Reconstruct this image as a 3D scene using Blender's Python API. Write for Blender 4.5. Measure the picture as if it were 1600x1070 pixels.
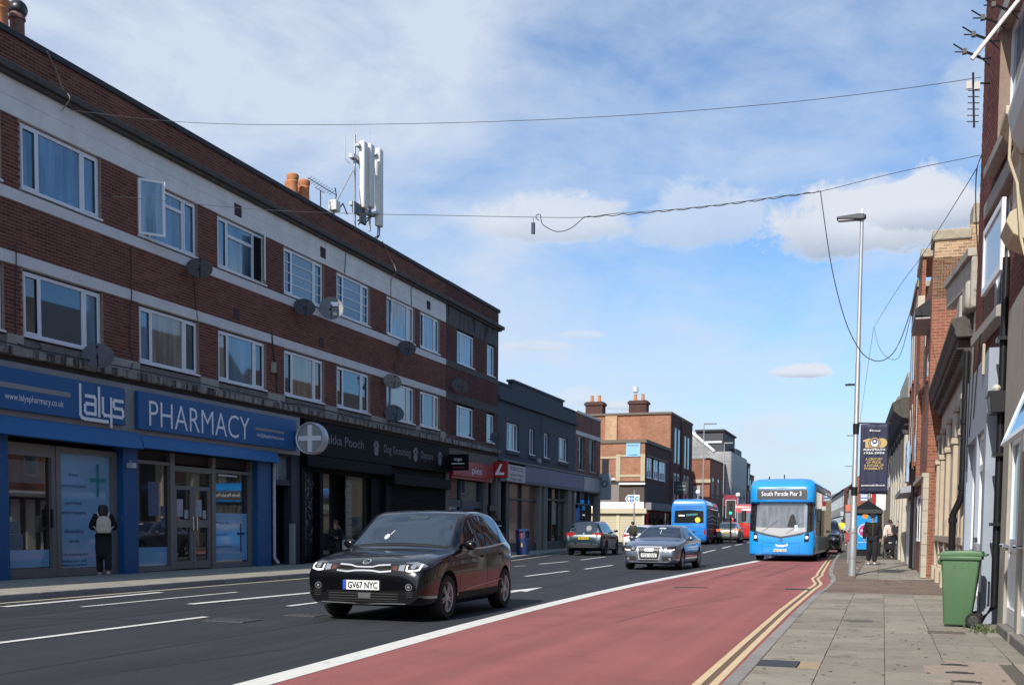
import bpy, bmesh, math, random
import numpy as np
from mathutils import Vector, Matrix
from mathutils.bvhtree import BVHTree
RAD = math.radians; PI = math.pi
random.seed(11)
S = bpy.context.scene; COL = S.collection
for o in list(bpy.data.objects): bpy.data.objects.remove(o)

# ------------------------------------------------------------------ camera
F_PX = 1650.0
YAW = math.atan(580 / F_PX); PITCH = RAD(3.5); ROLL = RAD(0.5)
fw = Vector((-math.sin(YAW) * math.cos(PITCH), math.cos(YAW) * math.cos(PITCH), -math.sin(PITCH)))
rt = Vector((math.cos(YAW), math.sin(YAW), 0)); up = rt.cross(fw)
r2 = math.cos(ROLL) * rt + math.sin(ROLL) * up; u2 = -math.sin(ROLL) * rt + math.cos(ROLL) * up
cam = bpy.data.cameras.new('camera'); camo = bpy.data.objects.new('camera', cam); COL.objects.link(camo)
camo.matrix_world = Matrix(((r2.x, u2.x, -fw.x, 0), (r2.y, u2.y, -fw.y, 0), (r2.z, u2.z, -fw.z, 1.27), (0, 0, 0, 1)))
cam.sensor_width = 36; cam.sensor_fit = 'HORIZONTAL'; cam.lens = 36 * F_PX / 1600
cam.shift_x = 0.0012; cam.shift_y = 0.2443; cam.clip_start = 0.1; cam.clip_end = 5000
S.camera = camo
# ------------------------------------------------------------------ sun, sky, exposure
SUN_EL, SUN_AZ = RAD(37), RAD(8)
sun = bpy.data.lights.new('sun', 'SUN'); sun.energy = 3.9; sun.angle = RAD(0.53); sun.color = (1, 0.95, 0.88)
suno = bpy.data.objects.new('sun', sun); COL.objects.link(suno); suno.location = (0, 0, 60)
to_sun = Vector((-math.sin(SUN_AZ) * math.cos(SUN_EL), -math.cos(SUN_AZ) * math.cos(SUN_EL), math.sin(SUN_EL)))
suno.rotation_euler = to_sun.to_track_quat('Z', 'Y').to_euler()
S.view_settings.view_transform = 'Standard'; S.view_settings.look = 'None'
S.view_settings.exposure = 0.32; S.view_settings.gamma = 1; S.view_settings.use_curve_mapping = False

def N(t, typ, **kw):
    n = t.nodes.new(typ)
    for k, v in kw.items():
        if k in ('i',):
            for a, b in v.items(): n.inputs[a].default_value = b
        else: setattr(n, k, v)
    return n
def math_(t, op, a, b=None, c=None, clamp=False):
    n = t.nodes.new('ShaderNodeMath'); n.operation = op; n.use_clamp = clamp
    for k, v in enumerate((a, b, c)):
        if v is None: continue
        if hasattr(v, 'links') or hasattr(v, 'is_output'): t.links.new(v, n.inputs[k])
        else: n.inputs[k].default_value = v
    return n.outputs[0]
def mixc(t, fac, a, b, mode='MIX'):
    n = t.nodes.new('ShaderNodeMix'); n.data_type = 'RGBA'; n.blend_type = mode
    for s, v in ((0, fac), (6, a), (7, b)):
        if hasattr(v, 'is_output'): t.links.new(v, n.inputs[s])
        else: n.inputs[s].default_value = v if s == 0 else (tuple(v) + (1,) if len(v) == 3 else v)
    return n.outputs[2]

w = bpy.data.worlds.new('World'); S.world = w; w.use_nodes = True
t = w.node_tree; t.nodes.clear()
sky = N(t, 'ShaderNodeTexSky', sky_type='NISHITA', sun_disc=False)
sky.sun_elevation = SUN_EL; sky.sun_rotation = PI + SUN_AZ; sky.altitude = 20; sky.air_density = 1.0; sky.dust_density = 1.2; sky.ozone_density = 1.6
tc = N(t, 'ShaderNodeTexCoord'); sx = N(t, 'ShaderNodeSeparateXYZ'); t.links.new(tc.outputs['Generated'], sx.inputs[0])
AZ = math_(t, 'ARCTAN2', sx.outputs[0], sx.outputs[1]); EL = math_(t, 'ARCSINE', sx.outputs[2])
pv = N(t, 'ShaderNodeCombineXYZ'); t.links.new(AZ, pv.inputs[0]); t.links.new(EL, pv.inputs[1])
def wnoise(scale, detail, sy=1.0, seed=0.0, rough=.55, dist=0.0):
    mp = N(t, 'ShaderNodeMapping'); t.links.new(pv.outputs[0], mp.inputs[0]); mp.inputs['Scale'].default_value = (1, sy, 1); mp.inputs['Location'].default_value = (seed, seed * .7, seed * .3)
    mp.inputs['Rotation'].default_value = (0, 0, 0.25 if sy > 1.5 else 0)
    n = N(t, 'ShaderNodeTexNoise', i={'Scale': scale, 'Detail': detail, 'Roughness': rough, 'Distortion': dist}); t.links.new(mp.outputs[0], n.inputs['Vector'])
    return n.outputs['Fac']
cl_n = wnoise(24, 9, 1.3, 1.7, .66, .5)
shade_n = wnoise(16, 5, 1.2, 4.1, .6)
# cumulus heaps: azimuth, elevation (degrees), half width, half height, thickness
HEAPS = CLOUD_HEAPS = [(-1.3, 15.0, 5.6, 2.5, 1.0), (1.7, 15.6, 3.6, 2.0, 1.0), (-17.2, 15.7, 4.6, 1.7, .8), (-9.5, 15.6, 3.8, 2.2, .6), (-4.2, 8.1, 1.7, .52, .95), (-4.2, 5.6, 4.2, .75, .3),
    (-18.0, 9.6, 2.0, .42, .5), (-15.6, 6.9, 1.5, .8, .5), (-13.5, 6.5, 1.5, .35, .75), (-15.7, 10.2, 1.6, .3, .45), (5.0, 20.5, 3.4, 2.4, .38), (3.5, 14.0, 2.0, 1.0, .35), (14, 17, 9, 3, .9), (30, 12, 8, 3, .9), (60, 16, 12, 4, .9), (-75, 17, 10, 4, .9), (-120, 14, 14, 4, .9), (150, 15, 14, 5, .9), (100, 12, 10, 3, .9)]
dens = None; bas = None
for (a, e, wa, we, th) in HEAPS:
    da = math_(t, 'DIVIDE', math_(t, 'SUBTRACT', AZ, RAD(a)), RAD(wa)); de = math_(t, 'DIVIDE', math_(t, 'SUBTRACT', EL, RAD(e)), RAD(we))
    de2 = math_(t, 'MULTIPLY', math_(t, 'MINIMUM', de, 0.0), 1.7)          # flatter underside
    dd = math_(t, 'ADD', math_(t, 'MAXIMUM', de, 0.0), de2)
    r = math_(t, 'SQRT', math_(t, 'ADD', math_(t, 'MULTIPLY', da, da), math_(t, 'MULTIPLY', dd, dd)))
    f = math_(t, 'ADD', math_(t, 'MULTIPLY', math_(t, 'SUBTRACT', 1.0, r), 1.5), math_(t, 'MULTIPLY', math_(t, 'SUBTRACT', cl_n, 0.5), 2.1))
    f = math_(t, 'MULTIPLY', math_(t, 'MULTIPLY', f, 2.4, clamp=True), th)
    g = math_(t, 'MULTIPLY', f, math_(t, 'MULTIPLY_ADD', dd, -0.55, 0.1, clamp=True))
    dens = f if dens is None else math_(t, 'MAXIMUM', dens, f); bas = g if bas is None else math_(t, 'MAXIMUM', bas, g)
n1 = wnoise(2.6, 6, 2.4, 0.35, .55, .5); n2 = wnoise(7.5, 6, 2.0, 2.9, .6, .3)
veil = math_(t, 'ADD', math_(t, 'MULTIPLY', n1, 3.4), math_(t, 'MULTIPLY', n2, 1.9))
veil = math_(t, 'SUBTRACT', veil, math_(t, 'MULTIPLY_ADD', AZ, 0.85, 2.42))           # thicker towards the west
veil = math_(t, 'MULTIPLY', math_(t, 'MULTIPLY', math_(t, 'MULTIPLY_ADD', veil, 0.72, 0.17), 1.0, clamp=True), 0.92)
skyb = N(t, 'ShaderNodeVectorMath', operation='SCALE', i={'Scale': 0.125}); t.links.new(sky.outputs[0], skyb.inputs[0])
sky_c = mixc(t, 1.0, skyb.outputs[0], (0.75, 0.935, 1.09), 'MULTIPLY')
c1 = mixc(t, veil, sky_c, (0.545, 0.61, 0.715))
cshade = mixc(t, math_(t, 'ADD', math_(t, 'MULTIPLY', bas, 1.6), math_(t, 'MULTIPLY', math_(t, 'SUBTRACT', shade_n, .5), .9), clamp=True), (0.62, 0.655, 0.71), (0.34, 0.395, 0.49))
c2 = mixc(t, math_(t, 'MULTIPLY', dens, 0.93), c1, cshade)
bg = N(t, 'ShaderNodeBackground', i={'Strength': 1.0}); t.links.new(c2, bg.inputs[0])
bgN = bg
wo = N(t, 'ShaderNodeOutputWorld'); t.links.new(bg.outputs[0], wo.inputs[0])

# ------------------------------------------------------------------ materials
MATS = {}
def new_mat(name):
    m = bpy.data.materials.new(name); m.use_nodes = True; m.node_tree.nodes.clear(); MATS[name] = m; return m, m.node_tree
def mat(name, col, rough=.6, metal=0.0, ns=0, na=.25, bump=0, spec=.5, ns2=0, na2=0, col2=None, objvar=0, coat=0, emit=0, wear=None, stretch=(1, 1, 1)):
    if name in MATS: return MATS[name]
    m, t = new_mat(name)
    p = N(t, 'ShaderNodeBsdfPrincipled', i={'Roughness': rough, 'Metallic': metal, 'Specular IOR Level': spec, 'Coat Weight': coat, 'Coat Roughness': .04})
    o = N(t, 'ShaderNodeOutputMaterial'); t.links.new(p.outputs[0], o.inputs[0])
    p.inputs['Base Color'].default_value = (*col, 1)
    if emit: p.inputs['Emission Color'].default_value = (*col, 1); p.inputs['Emission Strength'].default_value = emit
    c = None
    if ns or ns2 or objvar or wear:
        g = N(t, 'ShaderNodeNewGeometry'); c = col
        mp = N(t, 'ShaderNodeMapping'); t.links.new(g.outputs['Position'], mp.inputs[0]); mp.inputs['Scale'].default_value = stretch
        for (s_, a_, d_) in ((ns, na, 6), (ns2, na2, 3)):
            if not s_: continue
            n = N(t, 'ShaderNodeTexNoise', i={'Scale': s_, 'Detail': d_, 'Roughness': .62}); t.links.new(mp.outputs[0], n.inputs['Vector'])
            k = math_(t, 'MULTIPLY_ADD', n.outputs['Fac'], 2 * a_ * 1.6, 1 - a_ * 1.6)
            if s_ == ns: first = n.outputs['Fac']
            if col2 is not None and s_ == ns: c = mixc(t, math_(t, 'MULTIPLY_ADD', n.outputs['Fac'], 3.2, -1.1, clamp=True), c, col2)
            else:
                v = N(t, 'ShaderNodeCombineXYZ')
                for q in range(3): t.links.new(k, v.inputs[q])
                c = mixc(t, 1.0, c, v.outputs[0], 'MULTIPLY')
        if objvar:
            oi = N(t, 'ShaderNodeObjectInfo'); k = math_(t, 'MULTIPLY_ADD', oi.outputs['Random'], 2 * objvar, 1 - objvar)
            v = N(t, 'ShaderNodeCombineXYZ')
            for q in range(3): t.links.new(k, v.inputs[q])
            c = mixc(t, 1.0, c, v.outputs[0], 'MULTIPLY')
        if wear:                                     # (colour, scale, threshold): chips, stains, streaks
            n = N(t, 'ShaderNodeTexNoise', i={'Scale': wear[1], 'Detail': 8, 'Roughness': .7})
            mp2 = N(t, 'ShaderNodeMapping'); t.links.new(g.outputs['Position'], mp2.inputs[0]); mp2.inputs['Scale'].default_value = wear[3] if len(wear) > 3 else (1, 1, .35); t.links.new(mp2.outputs[0], n.inputs['Vector'])
            c = mixc(t, math_(t, 'MULTIPLY', math_(t, 'SUBTRACT', n.outputs['Fac'], wear[2]), 9, clamp=True), c, wear[0])
        t.links.new(c, p.inputs['Base Color'])
        if bump and ns:
            b = N(t, 'ShaderNodeBump', i={'Strength': bump, 'Distance': .02}); t.links.new(first, b.inputs['Height']); t.links.new(b.outputs[0], p.inputs['Normal'])
    return m
def brickmat(name, cols, mortar=None, scale=(0.225, 0.075), mort=.011, rough=.85):
    """built bricks (mortar None): per-brick colour from attribute 'rnd' + object random; else a masonry texture for far walls"""
    if name in MATS: return MATS[name]
    m, t = new_mat(name)
    p = N(t, 'ShaderNodeBsdfPrincipled', i={'Roughness': rough, 'Specular IOR Level': .25}); o = N(t, 'ShaderNodeOutputMaterial'); t.links.new(p.outputs[0], o.inputs[0])
    g = N(t, 'ShaderNodeNewGeometry')
    n = N(t, 'ShaderNodeTexNoise', i={'Scale': 35, 'Detail': 5}); t.links.new(g.outputs['Position'], n.inputs['Vector'])
    nb = N(t, 'ShaderNodeTexNoise', i={'Scale': .9, 'Detail': 4}); t.links.new(g.outputs['Position'], nb.inputs['Vector'])
    if mortar is None:
        at = N(t, 'ShaderNodeAttribute', attribute_name='rnd'); oi = N(t, 'ShaderNodeObjectInfo')
        f = math_(t, 'FRACT', math_(t, 'ADD', at.outputs['Fac'], oi.outputs['Random']))
        fac = None
    else:
        s = N(t, 'ShaderNodeSeparateXYZ'); t.links.new(g.outputs['Position'], s.inputs[0])
        cb = N(t, 'ShaderNodeCombineXYZ'); t.links.new(math_(t, 'ADD', s.outputs[0], s.outputs[1]), cb.inputs[0]); t.links.new(s.outputs[2], cb.inputs[1])
        bt = N(t, 'ShaderNodeTexBrick', i={'Scale': 1.0, 'Mortar Size': mort, 'Mortar Smooth': .2, 'Brick Width': scale[0], 'Row Height': scale[1], 'Color1': (0, 0, 0, 1), 'Color2': (1, 1, 1, 1), 'Bias': 0}); t.links.new(cb.outputs[0], bt.inputs['Vector'])
        f = bt.outputs['Color']; fac = bt.outputs['Fac']
    rp = N(t, 'ShaderNodeValToRGB'); t.links.new(f, rp.inputs[0]); e = rp.color_ramp.elements
    while len(e) < len(cols): e.new(.5)
    for k, c in enumerate(cols): e[k].position = k / (len(cols) - 1); e[k].color = (*c, 1)
    c = rp.outputs[0]
    if fac is not None: c = mixc(t, fac, c, mortar)
    sm = N(t, 'ShaderNodeMapping', i={'Scale': (1.6, 1.6, .16)}); t.links.new(g.outputs['Position'], sm.inputs[0]); sn_ = N(t, 'ShaderNodeTexNoise', i={'Scale': 1, 'Detail': 5, 'Roughness': .65}); t.links.new(sm.outputs[0], sn_.inputs['Vector'])
    k = math_(t, 'ADD', math_(t, 'MULTIPLY_ADD', n.outputs['Fac'], .7, .05), math_(t, 'ADD', math_(t, 'MULTIPLY', nb.outputs['Fac'], .7), math_(t, 'MULTIPLY', sn_.outputs['Fac'], .5)))
    v = N(t, 'ShaderNodeCombineXYZ')
    for q in range(3): t.links.new(k, v.inputs[q])
    c = mixc(t, 1.0, c, v.outputs[0], 'MULTIPLY'); t.links.new(c, p.inputs['Base Color'])
    b = N(t, 'ShaderNodeBump', i={'Strength': .4, 'Distance': .01}); t.links.new(n.outputs['Fac'], b.inputs['Height']); t.links.new(b.outputs[0], p.inputs['Normal'])
    return m
def glassmat(name, col, refl=.3, rough=.03, folds=0, tint=(1, 1, 1)):
    """opaque-backed pane: what hangs behind the glass, or painted sky blue, as base colour, with the mirror of the street on top"""
    if name in MATS: return MATS[name]
    m, t = new_mat(name)
    d = N(t, 'ShaderNodeBsdfPrincipled', i={'Base Color': (*col, 1), 'Roughness': .7, 'Specular IOR Level': 0})
    if folds:
        g = N(t, 'ShaderNodeNewGeometry'); s = N(t, 'ShaderNodeMapping'); t.links.new(g.outputs['Position'], s.inputs[0]); s.inputs['Scale'].default_value = (folds, folds, folds * .1)
        n = N(t, 'ShaderNodeTexNoise', i={'Scale': 1, 'Detail': 4}); t.links.new(s.outputs[0], n.inputs['Vector'])
        c = mixc(t, math_(t, 'MULTIPLY_ADD', n.outputs['Fac'], 2.6, -.8, clamp=True), tuple(x * .35 for x in col), tuple(min(1, x * 1.5) for x in col)); t.links.new(c, d.inputs['Base Color'])
    gl = N(t, 'ShaderNodeBsdfGlossy', i={'Roughness': rough, 'Color': (*tint, 1)})
    lw = N(t, 'ShaderNodeLayerWeight', i={'Blend': .35})
    k = math_(t, 'MULTIPLY_ADD', lw.outputs['Fresnel'], 1 - refl, refl * .75, clamp=True)
    mx = N(t, 'ShaderNodeMixShader'); t.links.new(k, mx.inputs[0]); t.links.new(d.outputs[0], mx.inputs[1]); t.links.new(gl.outputs[0], mx.inputs[2])
    o = N(t, 'ShaderNodeOutputMaterial'); t.links.new(mx.outputs[0], o.inputs[0])
    return m

# ------------------------------------------------------------------ objects
def tag(o, label=None, cat=None, group=None, kind=None):
    if label: o['label'] = label
    if cat: o['category'] = cat
    if group: o['group'] = group
    if kind: o['kind'] = kind
    return o
def thing(name, label, cat, loc=(0, 0, 0), rz=0, group=None):
    o = bpy.data.objects.new(name, None); COL.objects.link(o); o.empty_display_size = .3
    o.location = loc; o.rotation_euler = (0, 0, rz); return tag(o, label, cat, group)
def root_of(p):
    while p.parent: p = p.parent
    return p
def link(name, me, parent=None, loc=(0, 0, 0), rot=(0, 0, 0)):
    o = bpy.data.objects.new(name, me); COL.objects.link(o); o.parent = parent; o.location = loc; o.rotation_euler = rot; return o
def facade(x, side):            # 'a' along +Y, 'd' outwards from the wall, z
    s = 1 if side > 0 else -1
    return lambda a, d, z: (x + s * d, a, z)
def facing(y):                  # wall facing the camera (-Y): a = x
    return lambda a, d, z: (a, y - d, z)
def slant(p0, p1):              # facade between two plan points, outward = towards -X
    d = (Vector(p1) - Vector(p0)).normalized(); n = Vector((-d.y, d.x))
    if n.x > 0: n = -n
    return lambda a, dd, z: (p0[0] + d.x * a + n.x * dd, p0[1] + d.y * a + n.y * dd, z)
IDT = lambda a, b, c: (a, b, c)
class MB:
    def __init__(s, tf=IDT): s.bm = bmesh.new(); s.tf = tf; s.ly = s.bm.faces.layers.float.new('rnd')
    def v(s, p): return s.bm.verts.new(s.tf(*p))
    def face(s, pts, mi=0, rnd=None):
        f = s.bm.faces.new([s.v(p) for p in pts]); f.material_index = mi
        return f
    def box(s, a0, a1, d0, d1, z0, z1, mi=0, rnd=None, skip=()):
        P = [s.v(p) for p in ((a0, d0, z0), (a1, d0, z0), (a1, d1, z0), (a0, d1, z0), (a0, d0, z1), (a1, d0, z1), (a1, d1, z1), (a0, d1, z1))]
        for k, q in enumerate(((0, 1, 2, 3), (4, 5, 6, 7), (0, 1, 5, 4), (1, 2, 6, 5), (2, 3, 7, 6), (3, 0, 4, 7))):
            if k in skip: continue
            f = s.bm.faces.new([P[i] for i in q]); f.material_index = mi
            if rnd is not None: f[s.ly] = rnd
        return s
    def prism(s, poly, e0, e1, axis='z', mi=0):
        def P(p, e): return {'z': (p[0], p[1], e), 'd': (p[0], e, p[1]), 'a': (e, p[0], p[1])}[axis]
        A = [s.v(P(p, e0)) for p in poly]; B = [s.v(P(p, e1)) for p in poly]
        fs = [s.bm.faces.new(A), s.bm.faces.new(B)] + [s.bm.faces.new((A[i], A[(i + 1) % len(A)], B[(i + 1) % len(A)], B[i])) for i in range(len(A))]
        for f in fs: f.material_index = mi
        return s
    def tube(s, pts, r, n=8, cap=True, mi=0, r1=None):
        pts = [Vector(s.tf(*p)) for p in pts]; rings = []
        for i, p in enumerate(pts):
            d = (pts[min(i + 1, len(pts) - 1)] - pts[max(i - 1, 0)]).normalized()
            a = d.cross(Vector((0, 0, 1)) if abs(d.z) < .9 else Vector((1, 0, 0))).normalized(); b = d.cross(a)
            rr = r if r1 is None else r + (r1 - r) * i / (len(pts) - 1)
            rings.append([s.bm.verts.new(p + rr * (a * math.cos(2 * PI * k / n) + b * math.sin(2 * PI * k / n))) for k in range(n)])
        for A, B in zip(rings, rings[1:]):
            for k in range(n): s.bm.faces.new((A[k], A[(k + 1) % n], B[(k + 1) % n], B[k])).material_index = mi
        if cap and n > 2:
            s.bm.faces.new(rings[0]).material_index = mi; s.bm.faces.new(rings[-1][::-1]).material_index = mi
        return s
    def lathe(s, prof, c=(0, 0, 0), n=20, axis='z', cap=True, mi=0, sx=1, sy=1):
        rings = []
        for (r, h) in prof:
            ring = []
            for k in range(n):
                ca, sa = r * math.cos(2 * PI * k / n) * sx, r * math.sin(2 * PI * k / n) * sy
                p = {'z': (ca, sa, h), 'x': (h, ca, sa), 'y': (ca, h, sa)}[axis]
                ring.append(s.v((c[0] + p[0], c[1] + p[1], c[2] + p[2])))
            rings.append(ring)
        for A, B in zip(rings, rings[1:]):
            for k in range(n): s.bm.faces.new((A[k], A[(k + 1) % n], B[(k + 1) % n], B[k])).material_index = mi
        if cap:
            s.bm.faces.new(rings[0]).material_index = mi; s.bm.faces.new(rings[-1][::-1]).material_index = mi
        return s
    def ball(s, c, r, n=10, sc=(1, 1, 1), mi=0):
        m = n // 2 + 1
        return s.lathe([(max(1e-4, r * math.sin(PI * i / m)) , -r * math.cos(PI * i / m) * sc[2]) for i in range(m + 1)], c, n, sx=sc[0], sy=sc[1], mi=mi, cap=False)
    def done(s, name, mats, parent=None, smooth=False, bevel=0, kind=None, label=None, local=False, seg=1, angle=40):
        if parent and not local:
            off = root_of(parent).location
            for v in s.bm.verts: v.co -= off
        bmesh.ops.recalc_face_normals(s.bm, faces=s.bm.faces)
        if bevel:
            es = [e for e in s.bm.edges if len(e.link_faces) == 2 and e.calc_face_angle(0) > .6]
            bmesh.ops.bevel(s.bm, geom=es, offset=bevel, segments=seg, affect='EDGES', profile=.5, clamp_overlap=True)
        me = bpy.data.meshes.new(name); s.bm.to_mesh(me); s.bm.free()
        for m in (mats if isinstance(mats, (list, tuple)) else [mats]): me.materials.append(m)
        if smooth:
            me.polygons.foreach_set('use_smooth', [True] * len(me.polygons))
            if angle < 180: me.set_sharp_from_angle(angle=RAD(angle))
        o = link(name, me, parent)
        return tag(o, label, kind=kind)
def text(s, m, parent, o, width=None, height=.1, xd=(1, 0, 0), yd=(0, 0, 1), name='lettering', align='LEFT', extrude=.0, local=False, bold=0, font_shear=0):
    """lettering as thin real letters. o = left (or centre) end of the baseline, height = capital height"""
    cu = bpy.data.curves.new('t', 'FONT'); cu.body = s; cu.size = 1; cu.extrude = extrude / max(height, .01) * .7; cu.offset = bold; cu.shear = font_shear; cu.resolution_u = 3
    ob = bpy.data.objects.new('t', cu); COL.objects.link(ob); bpy.context.view_layer.update()
    me = bpy.data.meshes.new_from_object(ob.evaluated_get(bpy.context.evaluated_depsgraph_get())); bpy.data.objects.remove(ob)
    co = np.empty(len(me.vertices) * 3); me.vertices.foreach_get('co', co); co = co.reshape(-1, 3)
    x0, x1 = co[:, 0].min(), co[:, 0].max(); sy = height / .69; sxx = sy if width is None else width / (x1 - x0)
    X = (co[:, 0] - x0) * sxx - ((x1 - x0) * sxx / 2 if align == 'CENTER' else 0)
    xd, yd = np.array(xd, float), np.array(yd, float); zd = np.cross(xd, yd)
    w_ = np.array(o, float) + X[:, None] * xd + (co[:, 1] * sy)[:, None] * yd + (co[:, 2] * sy)[:, None] * zd
    if parent and not local: w_ -= np.array(root_of(parent).location)
    me.vertices.foreach_set('co', w_.ravel()); me.materials.clear(); me.materials.append(m); me.update()
    return link(name, me, parent)
def strokes(lines, width, m, parent, name, tf, d=.006, local=False):
    """thin flat print made of strokes: lines = lists of (a, z)"""
    b = MB(tf)
    for ln in lines:
        for p, q in zip(ln, ln[1:]):
            dx, dz = q[0] - p[0], q[1] - p[1]; L = math.hypot(dx, dz) or 1e-6; nx, nz = -dz / L * width / 2, dx / L * width / 2; ex, ez = dx / L * width / 2, dz / L * width / 2
            b.face([(p[0] - ex + nx, d, p[1] - ez + nz), (q[0] + ex + nx, d, q[1] + ez + nz), (q[0] + ex - nx, d, q[1] + ez - nz), (p[0] - ex - nx, d, p[1] - ez - nz)]); d += .0006
    return b.done(name, m, parent, local=local)
def copy_tree(o, parent=None):
    c = o.copy(); COL.objects.link(c); c.parent = parent
    for ch in o.children: copy_tree(ch, c)
    return c
def ribbon(pts, wd, z, name, m, parent=None, kind=None, zf=None):
    b = MB(); L = []
    for i, p in enumerate(pts):
        q0, q1 = pts[max(i - 1, 0)], pts[min(i + 1, len(pts) - 1)]; d = Vector((q1[0] - q0[0], q1[1] - q0[1])).normalized()
        zz = z + (zf(p[1]) if zf else 0)
        L.append((b.v((p[0] - d.y * wd / 2, p[1] + d.x * wd / 2, zz)), b.v((p[0] + d.y * wd / 2, p[1] - d.x * wd / 2, zz))))
    for A, B in zip(L, L[1:]): b.bm.faces.new((A[0], B[0], B[1], A[1]))
    return b.done(name, m, parent, kind=kind)
def wire(pts, r, name, m, label=None, cat=None, group=None, parent=None, n=5, smooth_n=6):
    """a hanging cable through the points (Catmull-Rom)"""
    P = [np.array(p, float) for p in pts]; out = []
    for i in range(len(P) - 1):
        p0, p1, p2, p3 = P[max(i - 1, 0)], P[i], P[i + 1], P[min(i + 2, len(P) - 1)]
        for k in range(smooth_n):
            u = k / smooth_n; out.append(.5 * ((2 * p1) + (p2 - p0) * u + (2 * p0 - 5 * p1 + 4 * p2 - p3) * u * u + (3 * p1 - p0 - 3 * p2 + p3) * u ** 3))
    out.append(P[-1])
    o = MB().tube([tuple(p) for p in out], r, n).done(name, m, parent, smooth=True)
    return tag(o, label, cat, group)
def zr(y): return max(0.0, .0075 * (y - 50))     # the street climbs slightly in the distance
# ------------------------------------------------------------------ shared materials
WHITE = mat('upvc_white', (.74, .75, .76), .35, ns=6, na=.06)
GREYW = mat('weathered_white_render', (.74, .71, .66), .9, ns=1.6, na=.16, bump=.25, ns2=9, na2=.06, wear=((.16, .145, .12), 1.3, .62, (1, 1, .25)))
BAND = mat('painted_band', (.66, .64, .61), .85, ns=2.2, na=.12, bump=.2, ns2=14, na2=.05)
CONC = mat('old_concrete', (.20, .185, .165), .95, ns=3, na=.3, bump=.5, ns2=14, na2=.12, wear=((.06, .055, .05), 2.2, .56))
LEDGE = mat('stained_ledge', (.27, .26, .235), .95, ns=2, na=.3, bump=.5, wear=((.035, .033, .03), 5.5, .47, (1, 1, .12)))
DARKCAP = mat('dark_coping', (.035, .037, .042), .8, ns=4, na=.3, bump=.3)
BRK = brickmat('plum_brick', [(.11, .034, .022), (.155, .05, .032), (.185, .064, .040), (.125, .042, .03), (.20, .076, .048)])
MORTAR = mat('buff_mortar', (.27, .20, .16), .95, ns=12, na=.2, bump=.3)
BRKT = brickmat('plum_brickwork', [(.125, .042, .028), (.175, .062, .042), (.14, .05, .038), (.20, .078, .05)], mortar=(.26, .19, .155))
BRKD = brickmat('dark_brickwork', [(.075, .03, .027), (.10, .038, .032), (.065, .03, .028)], mortar=(.09, .065, .055))
BRKO = brickmat('orange_brickwork', [(.30, .105, .055), (.36, .14, .075), (.24, .082, .048), (.40, .185, .10)], mortar=(.36, .25, .17))
BRKR = brickmat('red_brickwork', [(.23, .075, .045), (.28, .10, .06), (.19, .066, .042), (.31, .12, .075)], mortar=(.29, .19, .135), mort=.009)
BRKY = brickmat('weathered_yellow_brickwork', [(.36, .20, .10), (.44, .27, .14), (.27, .15, .09), (.5, .34, .19)], mortar=(.42, .35, .26))
BLUE = mat('shop_blue', (.003, .095, .275), .45, ns=3, na=.12)
BLUEP = mat('chipped_blue_paint', (.003, .080, .235), .45, ns=3, na=.12, wear=((.45, .5, .55), 9, .64, (1, 1, .5)))
BLUE2 = mat('shutter_blue', (.005, .118, .32), .5, ns=2, na=.1)
ALU = mat('grey_aluminium', (.20, .19, .18), .5, .25, ns=5, na=.12)
FRAMEG = mat('sign_frame_grey', (.27, .27, .27), .5, .2, ns=4, na=.12)
LETW = mat('white_lettering', (.80, .82, .85), .5)
BLACKP = mat('black_paint', (.012, .013, .016), .5, ns=4, na=.25, spec=.2)
WARMGL = glassmat('warm_curtained_glass', (.15, .13, .10), .13, .03, folds=7); BLINDGL = glassmat('roller_blind_glass', (.25, .26, .27), .12, .03); DEEPGL = glassmat('deep_dark_glass', (.012, .014, .018), .14, .02)
NIGHT = mat('dark_interior', (.012, .011, .011), .9)
IRON = mat('black_iron_pipe', (.012, .012, .014), .35, ns=9, na=.3)
GALV = mat('galvanised_steel', (.42, .44, .46), .45, .5, ns=5, na=.12, ns2=30, na2=.05)
CHROME = mat('chrome', (.75, .76, .78), .08, 1.0)
RUB = mat('tyre_rubber', (.012, .012, .012), .8, ns=30, na=.2)
SKYGL = glassmat('curtained_glass', (.095, .155, .21), .15, .03, folds=5, tint=(.62, .83, 1))  # blue tint puts the sky's colour into the reflections of these panes
SKYGL2 = glassmat('plain_dark_glass', (.035, .038, .042), .16, .02, tint=(.62, .82, 1))
SKYGL3 = glassmat('net_curtain_glass', (.19, .235, .28), .13, .04, folds=9, tint=(.7, .86, 1))
SHOPGL = glassmat('shop_glass', (.018, .017, .016), .16, .02)
CARGL = glassmat('car_glass', (.010, .014, .019), .13, .02, tint=(.66, .82, 1))
POSTER = glassmat('blue_window_print', (.20, .40, .60), .04, .05)
TERRA = mat('terracotta', (.50, .20, .085), .75, ns=7, na=.2, bump=.2)

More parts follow.
